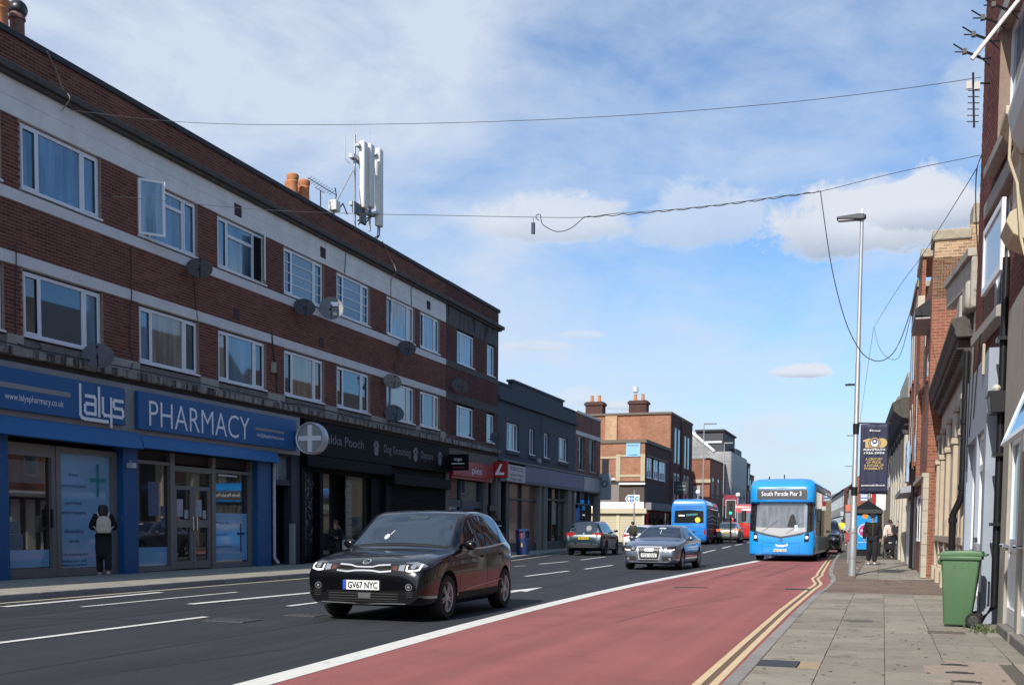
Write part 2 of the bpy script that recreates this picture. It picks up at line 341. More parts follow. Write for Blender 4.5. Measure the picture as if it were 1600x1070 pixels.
# ------------------------------------------------------------------ ground, road
ground_m = mat('ground_dirt', (.12, .115, .11), .95, ns=2, na=.2)
b = MB(); b.face([(-900, -300, -.35), (900, -300, -.35), (900, 2500, -.35), (-900, 2500, -.35)]); b.done('ground', ground_m, kind='structure')
def asphalt(name, c, wear):
    m, t = new_mat(name)
    p = N(t, 'ShaderNodeBsdfPrincipled', i={'Roughness': .82, 'Specular IOR Level': .35}); o = N(t, 'ShaderNodeOutputMaterial'); t.links.new(p.outputs[0], o.inputs[0])
    g = N(t, 'ShaderNodeNewGeometry')
    fine = N(t, 'ShaderNodeTexNoise', i={'Scale': 95, 'Detail': 4, 'Roughness': .7}); big = N(t, 'ShaderNodeTexNoise', i={'Scale': .55, 'Detail': 5}); vor = N(t, 'ShaderNodeTexVoronoi', i={'Scale': 120})
    st = N(t, 'ShaderNodeMapping', i={'Scale': (1.9, .06, 1)}); t.links.new(g.outputs['Position'], st.inputs[0]); lane = N(t, 'ShaderNodeTexNoise', i={'Scale': 1, 'Detail': 3}); t.links.new(st.outputs[0], lane.inputs['Vector'])
    for n in (fine, big, vor): t.links.new(g.outputs['Position'], n.inputs['Vector'])
    k = math_(t, 'ADD', math_(t, 'MULTIPLY_ADD', big.outputs['Fac'], .5, .52), math_(t, 'MULTIPLY_ADD', fine.outputs['Fac'], .7, -.35))
    k = math_(t, 'ADD', k, math_(t, 'MULTIPLY_ADD', lane.outputs['Fac'], .75, -.37))
    k = math_(t, 'ADD', k, math_(t, 'MULTIPLY_ADD', vor.outputs['Distance'], .4, -.12))
    bl = N(t, 'ShaderNodeTexNoise', i={'Scale': 1.3, 'Detail': 8, 'Roughness': .7}); t.links.new(g.outputs['Position'], bl.inputs['Vector'])
    k = math_(t, 'SUBTRACT', k, math_(t, 'MULTIPLY', math_(t, 'MULTIPLY', math_(t, 'SUBTRACT', bl.outputs['Fac'], .56), 7, clamp=True), .17))
    v = N(t, 'ShaderNodeCombineXYZ')
    for q in range(3): t.links.new(k, v.inputs[q])
    c_ = mixc(t, 1.0, c, v.outputs[0], 'MULTIPLY')
    wn = N(t, 'ShaderNodeTexNoise', i={'Scale': 1.6, 'Detail': 9, 'Roughness': .75}); t.links.new(st.outputs[0], wn.inputs['Vector'])
    c_ = mixc(t, math_(t, 'MULTIPLY', math_(t, 'SUBTRACT', wn.outputs['Fac'], .49), 4.0, clamp=True), c_, wear); t.links.new(c_, p.inputs['Base Color'])
    b = N(t, 'ShaderNodeBump', i={'Strength': .45, 'Distance': .008}); t.links.new(vor.outputs['Distance'], b.inputs['Height']); t.links.new(b.outputs[0], p.inputs['Normal'])
    return m
ASPH = asphalt('asphalt', (.041, .043, .051), (.055, .056, .062)); RED = asphalt('red_bus_lane', (.37, .125, .118), (.275, .108, .10))
LINE = mat('road_paint_white', (.72, .71, .66), .75, ns=7, na=.1, ns2=60, na2=.08, wear=((.22, .22, .23), 9, .60, (1, .35, 1)))
YEL = mat('road_paint_cream_yellow', (.66, .50, .30), .75, ns=6, na=.12, ns2=60, na2=.08, wear=((.32, .17, .13), 9, .61, (1, .4, 1)))
def RK(y): return float(np.interp(y, [0, 6, 12, 17, 24.5, 26.8, 27.8, 30, 33, 45, 52, 80, 120, 200, 300], [-1.08, -1.12, -1.17, -1.2, -1.17, -1.17, -1.22, -1.38, -1.52, -1.9, -2.05, -2.9, -4.3, -8.6, -15]))
def LK(y): return float(np.interp(y, [0, 18, 30, 37, 40, 48, 53, 65, 90, 120, 200, 300], [-13.5, -13.55, -13.6, -13.8, -14.1, -15.2, -15.85, -16.1, -16.0, -17.5, -23, -32]))
ys = list(np.arange(-12, 60, 2.0)) + list(np.arange(60, 300, 6.0)) + [300]
def sheet(name, m, xl, xr, y0, y1, z, kind='structure'):
    b = MB(); Y = [y0] + [y for y in ys if y0 < y < y1] + [y1]; L = [(b.v((xl(y), y, z + zr(y))), b.v((xr(y), y, z + zr(y)))) for y in Y]
    for A, B in zip(L, L[1:]): b.bm.faces.new((A[0], B[0], B[1], A[1]))
    return b.done(name, m, kind=kind)
road = sheet('road', ASPH, lambda y: LK(y) - (.3 if not 66 < y < 77 else 14), lambda y: RK(y) + .3, -140, 300, 0)
b = MB(); b.box(-60, -16, 66.2, 77.4, -.3, .002); b.done('side_road', ASPH, kind='structure')
WLX = [(-4.25, -8), (-4.5, 3), (-4.72, 7.24), (-5.02, 12), (-5.2, 16), (-5.3, 20), (-5.32, 24.2), (-5.22, 31), (-5.02, 39), (-4.9, 43), (-4.95, 52), (-5.4, 70), (-6.2, 95)]
WL = lambda y: float(np.interp(y, [p[1] for p in WLX], [p[0] for p in WLX]))
bus_lane = sheet('bus_lane', RED, WL, lambda y: RK(y) + .1, -140, 95, .004)
wl = ribbon([(WL(y), y) for y in [-8, -4, 0] + list(np.arange(2, 96, 1.5))], .27, .008, 'bus_lane_line', LINE, kind='structure', zf=zr)
def yoff(y): return RK(y) + float(np.interp(y, [0, 8, 24, 26, 27.5, 29, 31, 60], [-.13, -.13, -.2, -.18, -.27, -.3, -.17, -.14]))
for k, off in enumerate((0, -.135)):
    ribbon([(yoff(y) + off, y) for y in [-8, -4] + list(np.arange(0, 62, .75))], .07, .008, 'yellow_line', YEL, kind='structure', zf=zr)
ribbon([(yoff(y) - .0675, y) for y in [-8, -4] + list(np.arange(0, 62, .75))], .06, .0065, 'gutter_dirt', mat('gutter_dirt', (.16, .10, .07), .9, ns=9, na=.3), kind='structure', zf=zr)
ribbon([(LK(y) + .28, y) for y in np.arange(4, 64, 1.5)], .12, .005, 'yellow_line', mat('faded_cream_paint', (.50, .44, .32), .8, ns=7, na=.12), kind='structure', zf=zr)
for (x0, y0, x1, y1, wd) in [(-8.83, 3.5, -8.85, 12.4, .12), (-8.88, 14.6, -8.9, 22.5, .12), (-8.9, 26.5, -8.88, 30.5, .13), (-8.85, 32.2, -8.92, 36.1, .13), (-9.3, 40.8, -9.3, 45, .13), (-9.1, 49, -9.0, 54, .13), (-9.0, 56.3, -9.35, 63, .14), (-9.5, 67, -9.8, 73, .14), (-9.9, 76, -10.1, 82, .14), (-10.2, 86, -10.6, 93, .14),
      (-12.65, 12.6, -12.85, 16.6, .17), (-11.6, 13.1, -11.64, 17.3, .09), (-10.5, 14.3, -10.2, 19.5, .17), (-11.6, 20.5, -11.55, 26, .1), (-11.55, 33.2, -11.45, 34, .1), (-11.55, 35.9, -11.5, 39.4, .12), (-11.6, 41.6, -11.95, 47, .12), (-12.4, 53, -12.6, 58, .12), (-11.55, 28, -11.55, 31.5, .1)]:
    ribbon([(x0, y0), ((x0 + x1) / 2, (y0 + y1) / 2), (x1, y1)], wd, .0085, 'lane_marking', LINE, kind='structure', zf=zr)
b = MB()                                                   # arrow head of the turning marking behind the hatchback
b.prism([(-7.02, 17.0), (-6.9, 17.0), (-6.86, 20.2), (-6.72, 20.1), (-6.9, 21.7), (-7.12, 20.1), (-7.0, 20.2)], .004, .009)
b.done('arrow_marking', LINE, kind='structure')
# manhole and gully covers
GRID = mat('cast_iron_cover', (.05, .05, .05), .6, .3, ns=20, na=.3)
def cover(name, cx, cy, sx, sy, z, label, n=5, m=GRID, rot=0):
    b = MB(); c, s_ = math.cos(rot), math.sin(rot); b.tf = lambda x, y, zz: (cx + c * x - s_ * y, cy + s_ * x + c * y, zz)
    b.box(-sx / 2, sx / 2, -sy / 2, sy / 2, z, z + .006)
    for k in range(n):
        x = -sx / 2 + sx * (k + .5) / n; b.box(x - sx / n * .28, x + sx / n * .28, -sy * .42, sy * .42, z + .006, z + .011)
    return tag(b.done(name, m), label, 'drain cover')
cover('gully_grate', -1.72, 23.6, .5, .42, .006, 'black gully grate in the red lane near the yellow lines', 6)
cover('gully_grate', -3.95, 23.2, .75, .14, .006, 'thin dark slot cover in the middle of the red lane', 5, rot=.05)
cover('manhole_cover', -8.2, 12.1, .62, .5, .003, 'worn manhole cover in the dark tarmac left of the black hatchback', 6, mat('worn_cover', (.085, .085, .09), .7, ns=20, na=.3))
cover('manhole_cover', -7.75, 13.2, .5, .35, .003, 'worn manhole cover half beside the black hatchback bumper', 5, MATS['worn_cover'])

# ------------------------------------------------------------------ pavements
SLAB = mat('paving_slab', (.265, .236, .192), .9, ns=3.2, na=.2, bump=.22, ns2=38, na2=.17, objvar=.15, wear=((.135, .118, .095), 2.2, .57, (1, 1, 1)))
SLABJ = mat('pavement_joint', (.105, .097, .08), .95, ns=9, na=.3)
KERB = mat('granite_kerb', (.26, .25, .235), .9, ns=6, na=.18, bump=.25, ns2=60, na2=.14, objvar=.14)
PAVER = brickmat('brown_pavers', [(.17, .13, .105), (.205, .155, .125), (.15, .115, .095), (.23, .172, .14)])
PADM = mat('pink_concrete_panel', (.32, .255, .215), .95, ns=9, na=.1, bump=.4, ns2=70, na2=.22)
PADY = mat('sandy_concrete', (.36, .28, .18), .95, ns=9, na=.14, bump=.3, ns2=70, na2=.16)
BX = 1.6
pav = sheet('pavement', SLABJ, lambda y: RK(y) + .13, lambda y: 3.0, -140, 110, .094)
def kerbs(parent, f, sgn, y0, y1, bw=.14):
    y = y0; base = None
    while y < y1:
        L = .9; ya, yb = y + .004, y + L - .004
        x0, x1 = f(ya), f(yb); zt = .11 + zr(y)
        if sgn > 0 and 21.5 < y < 26: zt = .045 + random.uniform(0, .004)
        b = MB(); P = [b.v(p) for p in ((x0, ya, -.1), (x0 + sgn * bw, ya, -.1), (x1 + sgn * bw, yb, -.1), (x1, yb, -.1), (x0 + sgn * .012, ya, zt), (x0 + sgn * bw, ya, zt), (x1 + sgn * bw, yb, zt), (x1 + sgn * .012, yb, zt))]
        for q in ((4, 5, 6, 7), (0, 1, 5, 4), (2, 3, 7, 6), (3, 0, 4, 7), (1, 2, 6, 5)): b.bm.faces.new([P[i] for i in q])
        b.done('kerb_stone', KERB, parent, bevel=.008)
        y += L
kerbs(pav, RK, 1, 2, 62)
cols_ = [None, -.48, .045, .54, 1.12, BX + .05]
slabs = 0
special = [(-.86, 9.25, -.5, 9.75), (.2, 7.0, .9, 10.3)]
def slab(x0, x1, y0, y1, m=SLAB, name='paving_slab'):
    b = MB(); z = .11 + random.uniform(-.0025, .0025); tl = random.uniform(-.003, .003); g = random.uniform(.002, .005)
    xa, xb = (x0 if callable(x0) else (lambda y: x0)), x1
    P = [b.v(p) for p in ((xa(y0) + g, y0 + g, z), (xb - g, y0 + g, z + tl), (xb - g, y1 - g, z), (xa(y1) + g, y1 - g, z - tl), (xa(y0) + g, y0 + g, .08), (xb - g, y0 + g, .08), (xb - g, y1 - g, .08), (xa(y1) + g, y1 - g, .08))]
    for q in ((0, 1, 2, 3), (0, 1, 5, 4), (1, 2, 6, 5), (2, 3, 7, 6), (3, 0, 4, 7)): b.bm.faces.new([P[i] for i in q])
    return b.done(name, m, pav)
for ci in range(5):
    y = 3.0 + ci * .21
    while y < 20.9:
        L = random.choice([.45, .6, .6, .75, .9, .9]) if ci < 3 else random.choice([.6, .75, .9])
        y1 = min(y + L, 20.9)
        if 20.9 - y1 < .25: y1 = 20.9
        x0 = (lambda yy: RK(yy) + .145) if ci == 0 else cols_[ci]; x1 = cols_[ci + 1]
        if ci == 0 and y < 9.2 < y1: slab(x0, x1, y, 9.24); slab(-.66, x1, 9.25, 9.72, PADY); slab(x0, -.665, 9.25, 9.72, GRID, 'drain_grate'); y = 9.73; continue
        if ci in (3,) and y1 > 7.0 and y < 10.3:
            if y < 7.0: slab(x0, x1, y, 7.0)
            if y < 10.3: slab(.36, 1.0, 7.0, 8.6, PADM, 'concrete_panel'); slab(.36, 1.0, 8.61, 10.3, PADM, 'concrete_panel')
            y = 10.3; continue
        slab(x0, x1, y, y1); y = y1
for ci, (x0, x1) in enumerate([(-.62, -.1), (-.1, .45), (.45, 1.0), (1.0, 1.6)]):
    y = 27.2 + ci * .25
    while y < 46:
        L = random.choice([.75, .9, 1.1]); slab(x0, x1, y, y + L); y += L
b = MB(); y = 20.95; r = 0                                  # brown brick crossing and the strip along the kerb
while y < 27.0:
    x = RK(y) + .15 + (0 if r % 2 else -.1)
    while x < 1.6:
        b.box(max(x, RK(y) + .15) + .004, min(x + .2, 1.6) - .004, y + .004, y + .098, .085, .108 + random.uniform(-.002, .002), rnd=random.random(), skip=(0,)); x += .2
    y += .102; r += 1
y = 27.2; r = 0
while y < 46:
    x = RK(y) + .15 + (0 if r % 2 else -.1)
    while x < -.64:
        b.box(max(x, RK(y) + .15) + .004, min(x + .2, -.63) - .004, y + .004, y + .098, .085, .108 + random.uniform(-.002, .002), rnd=random.random(), skip=(0,)); x += .2
    y += .102; r += 1
b.done('paver', PAVER, pav, kind='stuff')
cover('service_cover', -.28, 14.4, .36, .2, .111, 'small grey service cover in the flags by the kerb', 3, mat('service_cover', (.12, .12, .115), .7, ns=20, na=.3))
cover('service_cover', .72, 13.1, .4, .3, .111, 'square service cover in the flags beside the green bin', 4, mat('rusty_cover', (.13, .10, .085), .7, ns=20, na=.3))
for k in range(3):
    cover('slot_cover', .62 + .01 * k, 9.95 - .55 * k, .22, .03, .112, ['far', 'middle', 'near'][k] + ' dark slot in the pinkish concrete panel on the pavement', 1, GRID)
b = MB(); b.box(-.9, -.72, 35.0, 35.6, .11, .115); tag(b.done('service_cover', mat('pale_cover', (.5, .5, .47), .8)), 'pale service cover by the kerb behind the lamp post', 'drain cover')
gm = MB(); random.seed(21)
for k in range(260):
    x, y = random.uniform(-.95, 1.15), 5 + 15.5 * random.random() ** .8; r = random.uniform(.008, .02)
    gm.face([(x + r * math.cos(q * 1.05) * random.uniform(.8, 1.2), y + r * math.sin(q * 1.05), .1145 + k * .000004) for q in range(6)])
tag(gm.done('chewing_gum_spots', mat('trodden_gum', (.10, .095, .085), .8, ns=3, na=.3)), kind='stuff')
random.seed(12)
# left pavement
LSLAB = brickmat('left_paving', [(.21, .20, .18), (.25, .24, .215), (.19, .18, .165)], mortar=(.10, .095, .085), scale=(.75, .6))
m, t2 = new_mat('left_pavement_flags')
p = N(t2, 'ShaderNodeBsdfPrincipled', i={'Roughness': .9, 'Specular IOR Level': .3}); o_ = N(t2, 'ShaderNodeOutputMaterial'); t2.links.new(p.outputs[0], o_.inputs[0]); g = N(t2, 'ShaderNodeNewGeometry')
bt = N(t2, 'ShaderNodeTexBrick', i={'Scale': 1, 'Mortar Size': .008, 'Brick Width': .9, 'Row Height': .6, 'Color1': (.34, .315, .26, 1), 'Color2': (.40, .37, .30, 1), 'Mortar': (.16, .15, .13, 1)}); t2.links.new(g.outputs['Position'], bt.inputs['Vector'])
nn = N(t2, 'ShaderNodeTexNoise', i={'Scale': 3, 'Detail': 6}); t2.links.new(g.outputs['Position'], nn.inputs['Vector'])
t2.links.new(mixc(t2, math_(t2, 'MULTIPLY_ADD', nn.outputs['Fac'], 1.6, -.5, clamp=True), bt.outputs['Color'], mixc(t2, 1, bt.outputs['Color'], (.62, .6, .58), 'MULTIPLY')), p.inputs['Base Color'])
TAR = mat('fresh_tar', (.033, .034, .038), .55, ns=9, na=.25); REDD = mat('worn_red_seam', (.17, .075, .07), .8, ns=9, na=.3)
for k, (pts, w_, m_) in enumerate([([(-3.4, 14), (-3.2, 17), (-2.7, 19.5), (-2.5, 21)], .03, REDD), ([(-4.6, 24.5), (-3.6, 25.2), (-2.6, 25.1), (-1.9, 25.6)], .035, REDD), ([(-3.0, 30), (-2.9, 36), (-2.95, 42)], .12, REDD), ([(-4.2, 28), (-4.15, 34), (-4.2, 42)], .12, REDD), ([(-7.0, 2), (-7.05, 12), (-7.1, 30)], .035, TAR), ([(-9.9, 9), (-9.8, 16), (-10.0, 24)], .03, TAR), ([(-11.0, 11.2), (-10.2, 11.6), (-9.2, 11.5), (-8.9, 11.7)], .03, TAR), ([(-6.2, 7.5), (-5.8, 9.6), (-6.1, 11), (-5.6, 12)], .022, TAR)]):
    ribbon(pts, w_, .0062 if m_ is REDD else .0022, 'tarmac_seam', m_, kind='structure', zf=zr)
MB().prism([(-12.3, 8), (-11.3, 8), (-11.15, 11.6), (-11.3, 13.1), (-11.9, 12.4), (-12.4, 11.0)], -.01, .0016).done('dark_road_patch', mat('dark_road_sheet', (.024, .025, .030), .8, ns=30, na=.2, bump=.3), kind='structure')  # thin sheet, darker than the asphalt around it
lpav = sheet('pavement_across', m, lambda y: -18.2, lambda y: LK(y) - .13, -140, 66, .108)
kerbs(lpav, LK, -1, 8, 62)
lp2 = sheet('pavement_across_far', m, lambda y: LK(y) - 8, lambda y: LK(y), 77.6, 300, .11)
rp2 = sheet('pavement_far', m, RK, lambda y: RK(y) + 12, 110, 300, .11)
# ------------------------------------------------------------------ helpers for built facades
def bricks(tf, rects, parent_wall, m=BRK, single=None, L=.225, H=.075, j=.0145, d0=-.006, d1=.0015, maxn=300):
    """rects: (a0, a1, z0, z1) fields of stretcher bond. `single(a, z)` picks the bricks that show largest: objects of their own"""
    B = []
    for (a0, a1, z0, z1) in rects:
        nrow = max(1, round((z1 - z0) / H)); h = (z1 - z0) / nrow
        for r in range(nrow):
            a = a0 - (L / 2 if r % 2 else 0)
            while a < a1:
                xa, xb = max(a, a0), min(a + L, a1)
                if xb - xa > .05: B.append((xa + j / 2, xb - j / 2, z0 + r * h + j / 2, z0 + (r + 1) * h - j / 2, (xb - xa) > L - .001))
                a += L
    full = sorted([q for q in B if q[4] and single and single(q)], key=lambda q: q[0])[:maxn]; fs = set(full)
    mb = MB(tf)
    for q in B:
        if q in fs: continue
        e = random.uniform(-.001, .0015); mb.box(q[0], q[1], d0, d1 + e, q[2], q[3], rnd=random.random(), skip=(2,))
    o = mb.done('brickwork', m, parent_wall, kind='stuff')
    if full:
        q0 = full[0]; hb, hz = (q0[1] - q0[0]) / 2, (q0[3] - q0[2]) / 2
        ce = Vector(tf(0, 0, 0)); sb = MB(lambda a, d, z: tuple(Vector(tf(a, d, z)) - ce)); sb.box(-hb, hb, d0, d1, -hz, hz, skip=(2,))
        me = None; off = root_of(parent_wall).location
        for q in full:
            if me is None: ob = sb.done('brick', m, parent_wall, local=True); me = ob.data
            else: ob = link('brick', me, parent_wall)
            ob.location = Vector(tf((q[0] + q[1]) / 2, random.uniform(-.001, .0015), (q[2] + q[3]) / 2)) - off
def window(parent, tf, a0, a1, z0, z1, splits=(.2, .8), bars=0, transom=None, rec=.07, fr=.068, glass=SKYGL, frame=WHITE, skip=(), sill=True, depth=.06, name='window', casement=True, glasses=None):
    b = MB(tf); D0, D1 = -rec - depth, -rec
    b.box(a0, a0 + fr, D0, D1, z0, z1); b.box(a1 - fr, a1, D0, D1, z0, z1); b.box(a0 + fr, a1 - fr, D0, D1, z1 - fr, z1); b.box(a0 + fr, a1 - fr, D0, D1, z0, z0 + fr)
    xs = [a0 + fr] + [a0 + s * (a1 - a0) for s in splits] + [a1 - fr]
    for s in xs[1:-1]: b.box(s - fr * .55, s + fr * .55, D0, D1 - .001, z0 + fr, z1 - fr)
    cells = []
    for i in range(len(xs) - 1):
        l, r_ = xs[i] + (fr * .55 if i else 0), xs[i + 1] - (fr * .55 if i < len(xs) - 2 else 0)
        if casement and i != 1 and i not in skip and len(xs) > 2:      # the opening light's own sash, proud of the frame
            c = fr * .62
            b.box(l - .004, l + c, D1, D1 + .014, z0 + fr * .8, z1 - fr * .8); b.box(r_ - c, r_ + .004, D1, D1 + .014, z0 + fr * .8, z1 - fr * .8)
            b.box(l + c, r_ - c, D1, D1 + .014, z1 - fr * .8 - c, z1 - fr * .8); b.box(l + c, r_ - c, D1, D1 + .014, z0 + fr * .8, z0 + fr * .8 + c)
        if transom and i == transom[0]:
            zt = z0 + (z1 - z0) * transom[1]; b.box(l, r_, D0, D1 + .006, zt - fr * .6, zt + fr * .6)
            cells += [(l, r_, z0 + fr, zt - fr * .6, i), (l, r_, zt + fr * .6, z1 - fr, i)]
        else: cells.append((l, r_, z0 + fr, z1 - fr, i))
        for k in range(bars): zz = z0 + fr + (z1 - z0 - 2 * fr) * (k + 1) / (bars + 1); b.box(l, r_, D0 + .01, D1 - .01, zz - .013, zz + .013)
    if sill: b.box(a0 - .02, a1 + .02, -rec - .02, .045, z0 - .045, z0 - .001)
    o = b.done(name, frame, parent)
    for (l, r_, za, zb_, i) in cells:
        if i in skip: g = NIGHT
        else: g = glasses[i % len(glasses)] if glasses else glass
        MB(tf).box(l, r_, D0 + .02, D0 + .03, za, zb_).done('pane', g, o)
    return o
def open_sash(parent, tf, hinge, w_, z0, z1, ang, rec=.04, fr=.055, glass=SKYGL):
    """side-hung casement standing open: hinge at a=hinge, swings outwards; w_<0 opens towards -a"""
    c, s_ = math.cos(RAD(ang)), math.sin(RAD(ang)); sg = 1 if w_ > 0 else -1
    T = lambda a, d, z: tf(hinge + sg * (a * c - d * s_ * 0) , -rec + a * s_ + d, z)
    b = MB(T); W = abs(w_)
    for q in ((0, fr, z0, z1), (W - fr, W, z0, z1), (fr, W - fr, z0, z0 + fr), (fr, W - fr, z1 - fr, z1)): b.box(q[0], q[1], 0, .05, q[2], q[3])
    o = b.done('open_casement', WHITE, parent); MB(T).box(fr, W - fr, .02, .03, z0 + fr, z1 - fr).done('pane', glass, o); return o

# ================================================================== the long three-storey brick terrace
TL = facade(-17.0, 1)
terrace = thing('brick_terrace', 'long three storey dark brick terrace with pale bands above the blue pharmacy', 'building', (-17, 20, .11))
core = MB().box(-27, -17.26, -60, 40.1, 4.6, 11.0).box(-27, -17.9, -60, 40.1, -.2, 4.6).box(-27, -17.3, 40.0, 46.3, 4.6, 11).box(-27, -17.9, 40.1, 46.3, -.2, 4.6).done('core_wall', mat('flat_roof_felt', (.06, .06, .062), .95, ns=2), terrace)
WIN = [(14.72, 17.13), (17.63, 20.03), (21.27, 23.63), (24.48, 26.83), (27.80, 30.2), (31.02, 33.4), (34.70, 37.12), (37.62, 39.53)]
WIN2 = [(4.7, 7.1), (8.0, 10.4), (11.3, 13.7)]                     # the terrace goes on beyond the left edge of the picture
def gaps(a0, a1): 
    e = [a0]
    for l, r_ in sorted(WIN + WIN2): e += [l, r_]
    e.append(a1); return [(e[i], e[i + 1]) for i in range(0, len(e), 2) if e[i + 1] - e[i] > .02]
A0, A1 = -60, 40.12
wall = MB(TL)
wall.box(A0, A1, -.26, -.003, 10.55, 11.16); wall.box(A0, A1, -.26, -.003, 6.84, 7.87)
for (l, r_) in gaps(A0, A1): wall.box(l, r_, -.26, -.003, 8.12, 9.58); wall.box(l, r_, -.26, -.003, 5.12, 6.58)
wallo = wall.done('wall', MORTAR, terrace)
V0 = 15.2
fields = [(V0, A1, 10.56, 11.16), (V0, A1, 6.845, 7.865)] + [(max(l, V0), r_, 8.125, 9.575) for l, r_ in gaps(A0, A1) if r_ > V0] + [(max(l, V0), r_, 5.125, 6.575) for l, r_ in gaps(A0, A1) if r_ > V0]
bricks(TL, fields, wallo, single=lambda q: q[0] > 16.9 and q[0] < 21.6 and q[2] < 10)
MB(TL).box(A0, A1, -.3, .045, 11.165, 11.30).done('coping', DARKCAP, terrace, bevel=.01)
MB(TL).box(A0, A1, -.26, .20, 10.40, 10.545).box(A0, A1, -.26, .12, 10.32, 10.399).done('string_course', mat('string_course_stone', (.075, .068, .062), .9, ns=3, na=.3, bump=.4, wear=((.22, .20, .17), 4, .66)), terrace, bevel=.012)
MB(TL).box(A0, A1, -.26, .006, 9.585, 9.94).box(A0, A1, -.26, -.012, 9.94, 9.95).box(A0, A1, -.26, .0, 9.95, 10.318).done('render_band', GREYW, terrace)
MB(TL).box(A0, A1, -.27, .022, 7.875, 8.115).done('render_band', BAND, terrace, bevel=.006)
MB(TL).box(A0, A1, -.27, .022, 6.585, 6.835).done('render_band', BAND, terrace, bevel=.006)
sb = MB(TL); sb.box(A0, A1, -.26, .0, 4.9, 5.115); sb.done('sill_band', CONC, terrace)
for l, r_ in gaps(A0, A1):
    if r_ - l < 3: MB(TL).box(l + .04, r_ - .04, -.1, .05, 4.88, 5.16).done('pier_cap', mat('pale_pier_cap', (.36, .34, .29), .9, ns=5, na=.2, wear=((.1, .09, .08), 4, .6)), terrace, bevel=.01)
MB(TL).box(A0, 46.3, -.3, .24, 4.70, 4.875).done('ledge', LEDGE, terrace, bevel=.02)
MB(TL).box(A0, 46.3, -.3, .10, 4.585, 4.70).done('ledge_soffit', mat('painted_soffit_shade', (.045, .042, .04), .9, ns=4), terrace)  # ledge underside; the shadow below it is put into the dark colour
for i, (l, r_) in enumerate(WIN):
    kw = {}
    if i == 2: kw = dict(transom=(1, .74), skip=(0,))
    if i == 3: kw = dict(transom=(1, .70), skip=(2,))
    if i in (4, 5): kw = dict(bars=3, glass=glassmat('painted_sky_glass', (.065, .135, .24), .10, .02, tint=(.5, .78, 1)))  # reflected blue sky painted into the base colour and tint
    if i in (6, 7): kw = dict(glasses=[[SKYGL, SKYGL3, BLINDGL], [SKYGL2, SKYGL3, SKYGL]][i - 6])
    window(terrace, TL, l + .02, r_ - .02, 8.2, 9.55, splits=(.22, .77), **kw)
    kw = dict(glasses=[[SKYGL2, SKYGL2, SKYGL], [DEEPGL, SKYGL2, SKYGL], [SKYGL, WARMGL, SKYGL2], [WARMGL, SKYGL, SKYGL2], [SKYGL2, WARMGL, DEEPGL], [DEEPGL, SKYGL2, SKYGL2], [SKYGL3, BLINDGL, SKYGL3], [SKYGL3, SKYGL2, BLINDGL]][i])
    window(terrace, TL, l + .02, r_ - .02, 5.2, 6.53, splits=(.22, .77), **kw)
for l, r_ in WIN2:
    for z0, z1 in ((8.2, 9.55), (5.2, 6.53)): window(terrace, TL, l + .02, r_ - .02, z0, z1, splits=(.22, .77))
l, r_ = WIN[2]; open_sash(terrace, TL, l + .03, .62, 8.22, 9.53, 40, glass=SKYGL3)
l, r_ = WIN[3]; open_sash(terrace, TL, r_ - .03, -.52, 8.22, 9.53, 33)
for a in (25.27, 29.95, 38.2): MB(TL).box(a, a + .33, -.1, .016, 9.76, 10.08).done('air_brick', mat('air_brick', (.07, .03, .03), .9), terrace)
for a in (25.2, 29.9, 35.2): MB(TL).box(a, a + .25, -.1, .012, 6.95, 7.25).done('air_brick', MATS['air_brick'], terrace)
# chimney pots behind the parapet
def pot(parent, x, y, z0, h, r, cowl=False):
    b = MB().lathe([(r * 1.1, z0), (r * 1.05, z0 + h * .1), (r * .95, z0 + h * .72), (r * 1.02, z0 + h * .74), (r * 1.02, z0 + h * .78), (r * .95, z0 + h * .8), (r * 1.15, z0 + h * .88), (r * 1.18, z0 + h * .97), (r, z0 + h), (r * .75, z0 + h), (r * .75, z0 + h * .8)], (x, y, 0), 18, cap=False)
    return b.done('chimney_pot', TERRA, parent, smooth=True)
stack = thing('chimney_stack', 'chimney with terracotta pots beside the roof aerial of the dark brick terrace', 'chimney', (-18.2, 30.75, 11))
MB().box(-18.75, -17.95, 30.0, 31.5, 10.9, 11.55).done('stack', BRKT, stack)
for k, (x, y) in enumerate([(-18.2, 30.32), (-18.5, 30.7), (-18.15, 30.95), (-18.4, 31.28)]): pot(stack, x, y, 11.55, .98 - .06 * (k % 2), .17)
stack2 = thing('chimney_stack', 'chimney with an orange pot and a cowled pot at the top left corner', 'chimney', (-18.2, 18.7, 11))
MB().box(-18.7, -17.8, 17.6, 19.3, 10.9, 11.6).done('stack', BRKT, stack2)
pot(stack2, -18.2, 18.35, 11.6, .88, .19)
b = MB().lathe([(.16, 11.6), (.15, 12.25), (.18, 12.27), (.17, 12.35), (.13, 12.42)], (-18.2, 18.86, 0), 16)
b.done('chimney_pot', mat('brown_pot', (.16, .085, .07), .7, ns=9, na=.25), stack2, smooth=True)
b = MB(); b.lathe([(.13, -.17), (.175, -.13), (.19, 0), (.17, .12), (.12, .17)], (-18.2, 18.88, 12.5), 16, axis='x'); b.lathe([(.105, .171), (.10, .175)], (-18.2, 18.88, 12.5), 16, axis='x'); b.lathe([(.13, 12.28), (.15, 12.48)], (-18.2, 18.87, 0), 14)
b.done('chimney_cowl', IRON, stack2, smooth=True)

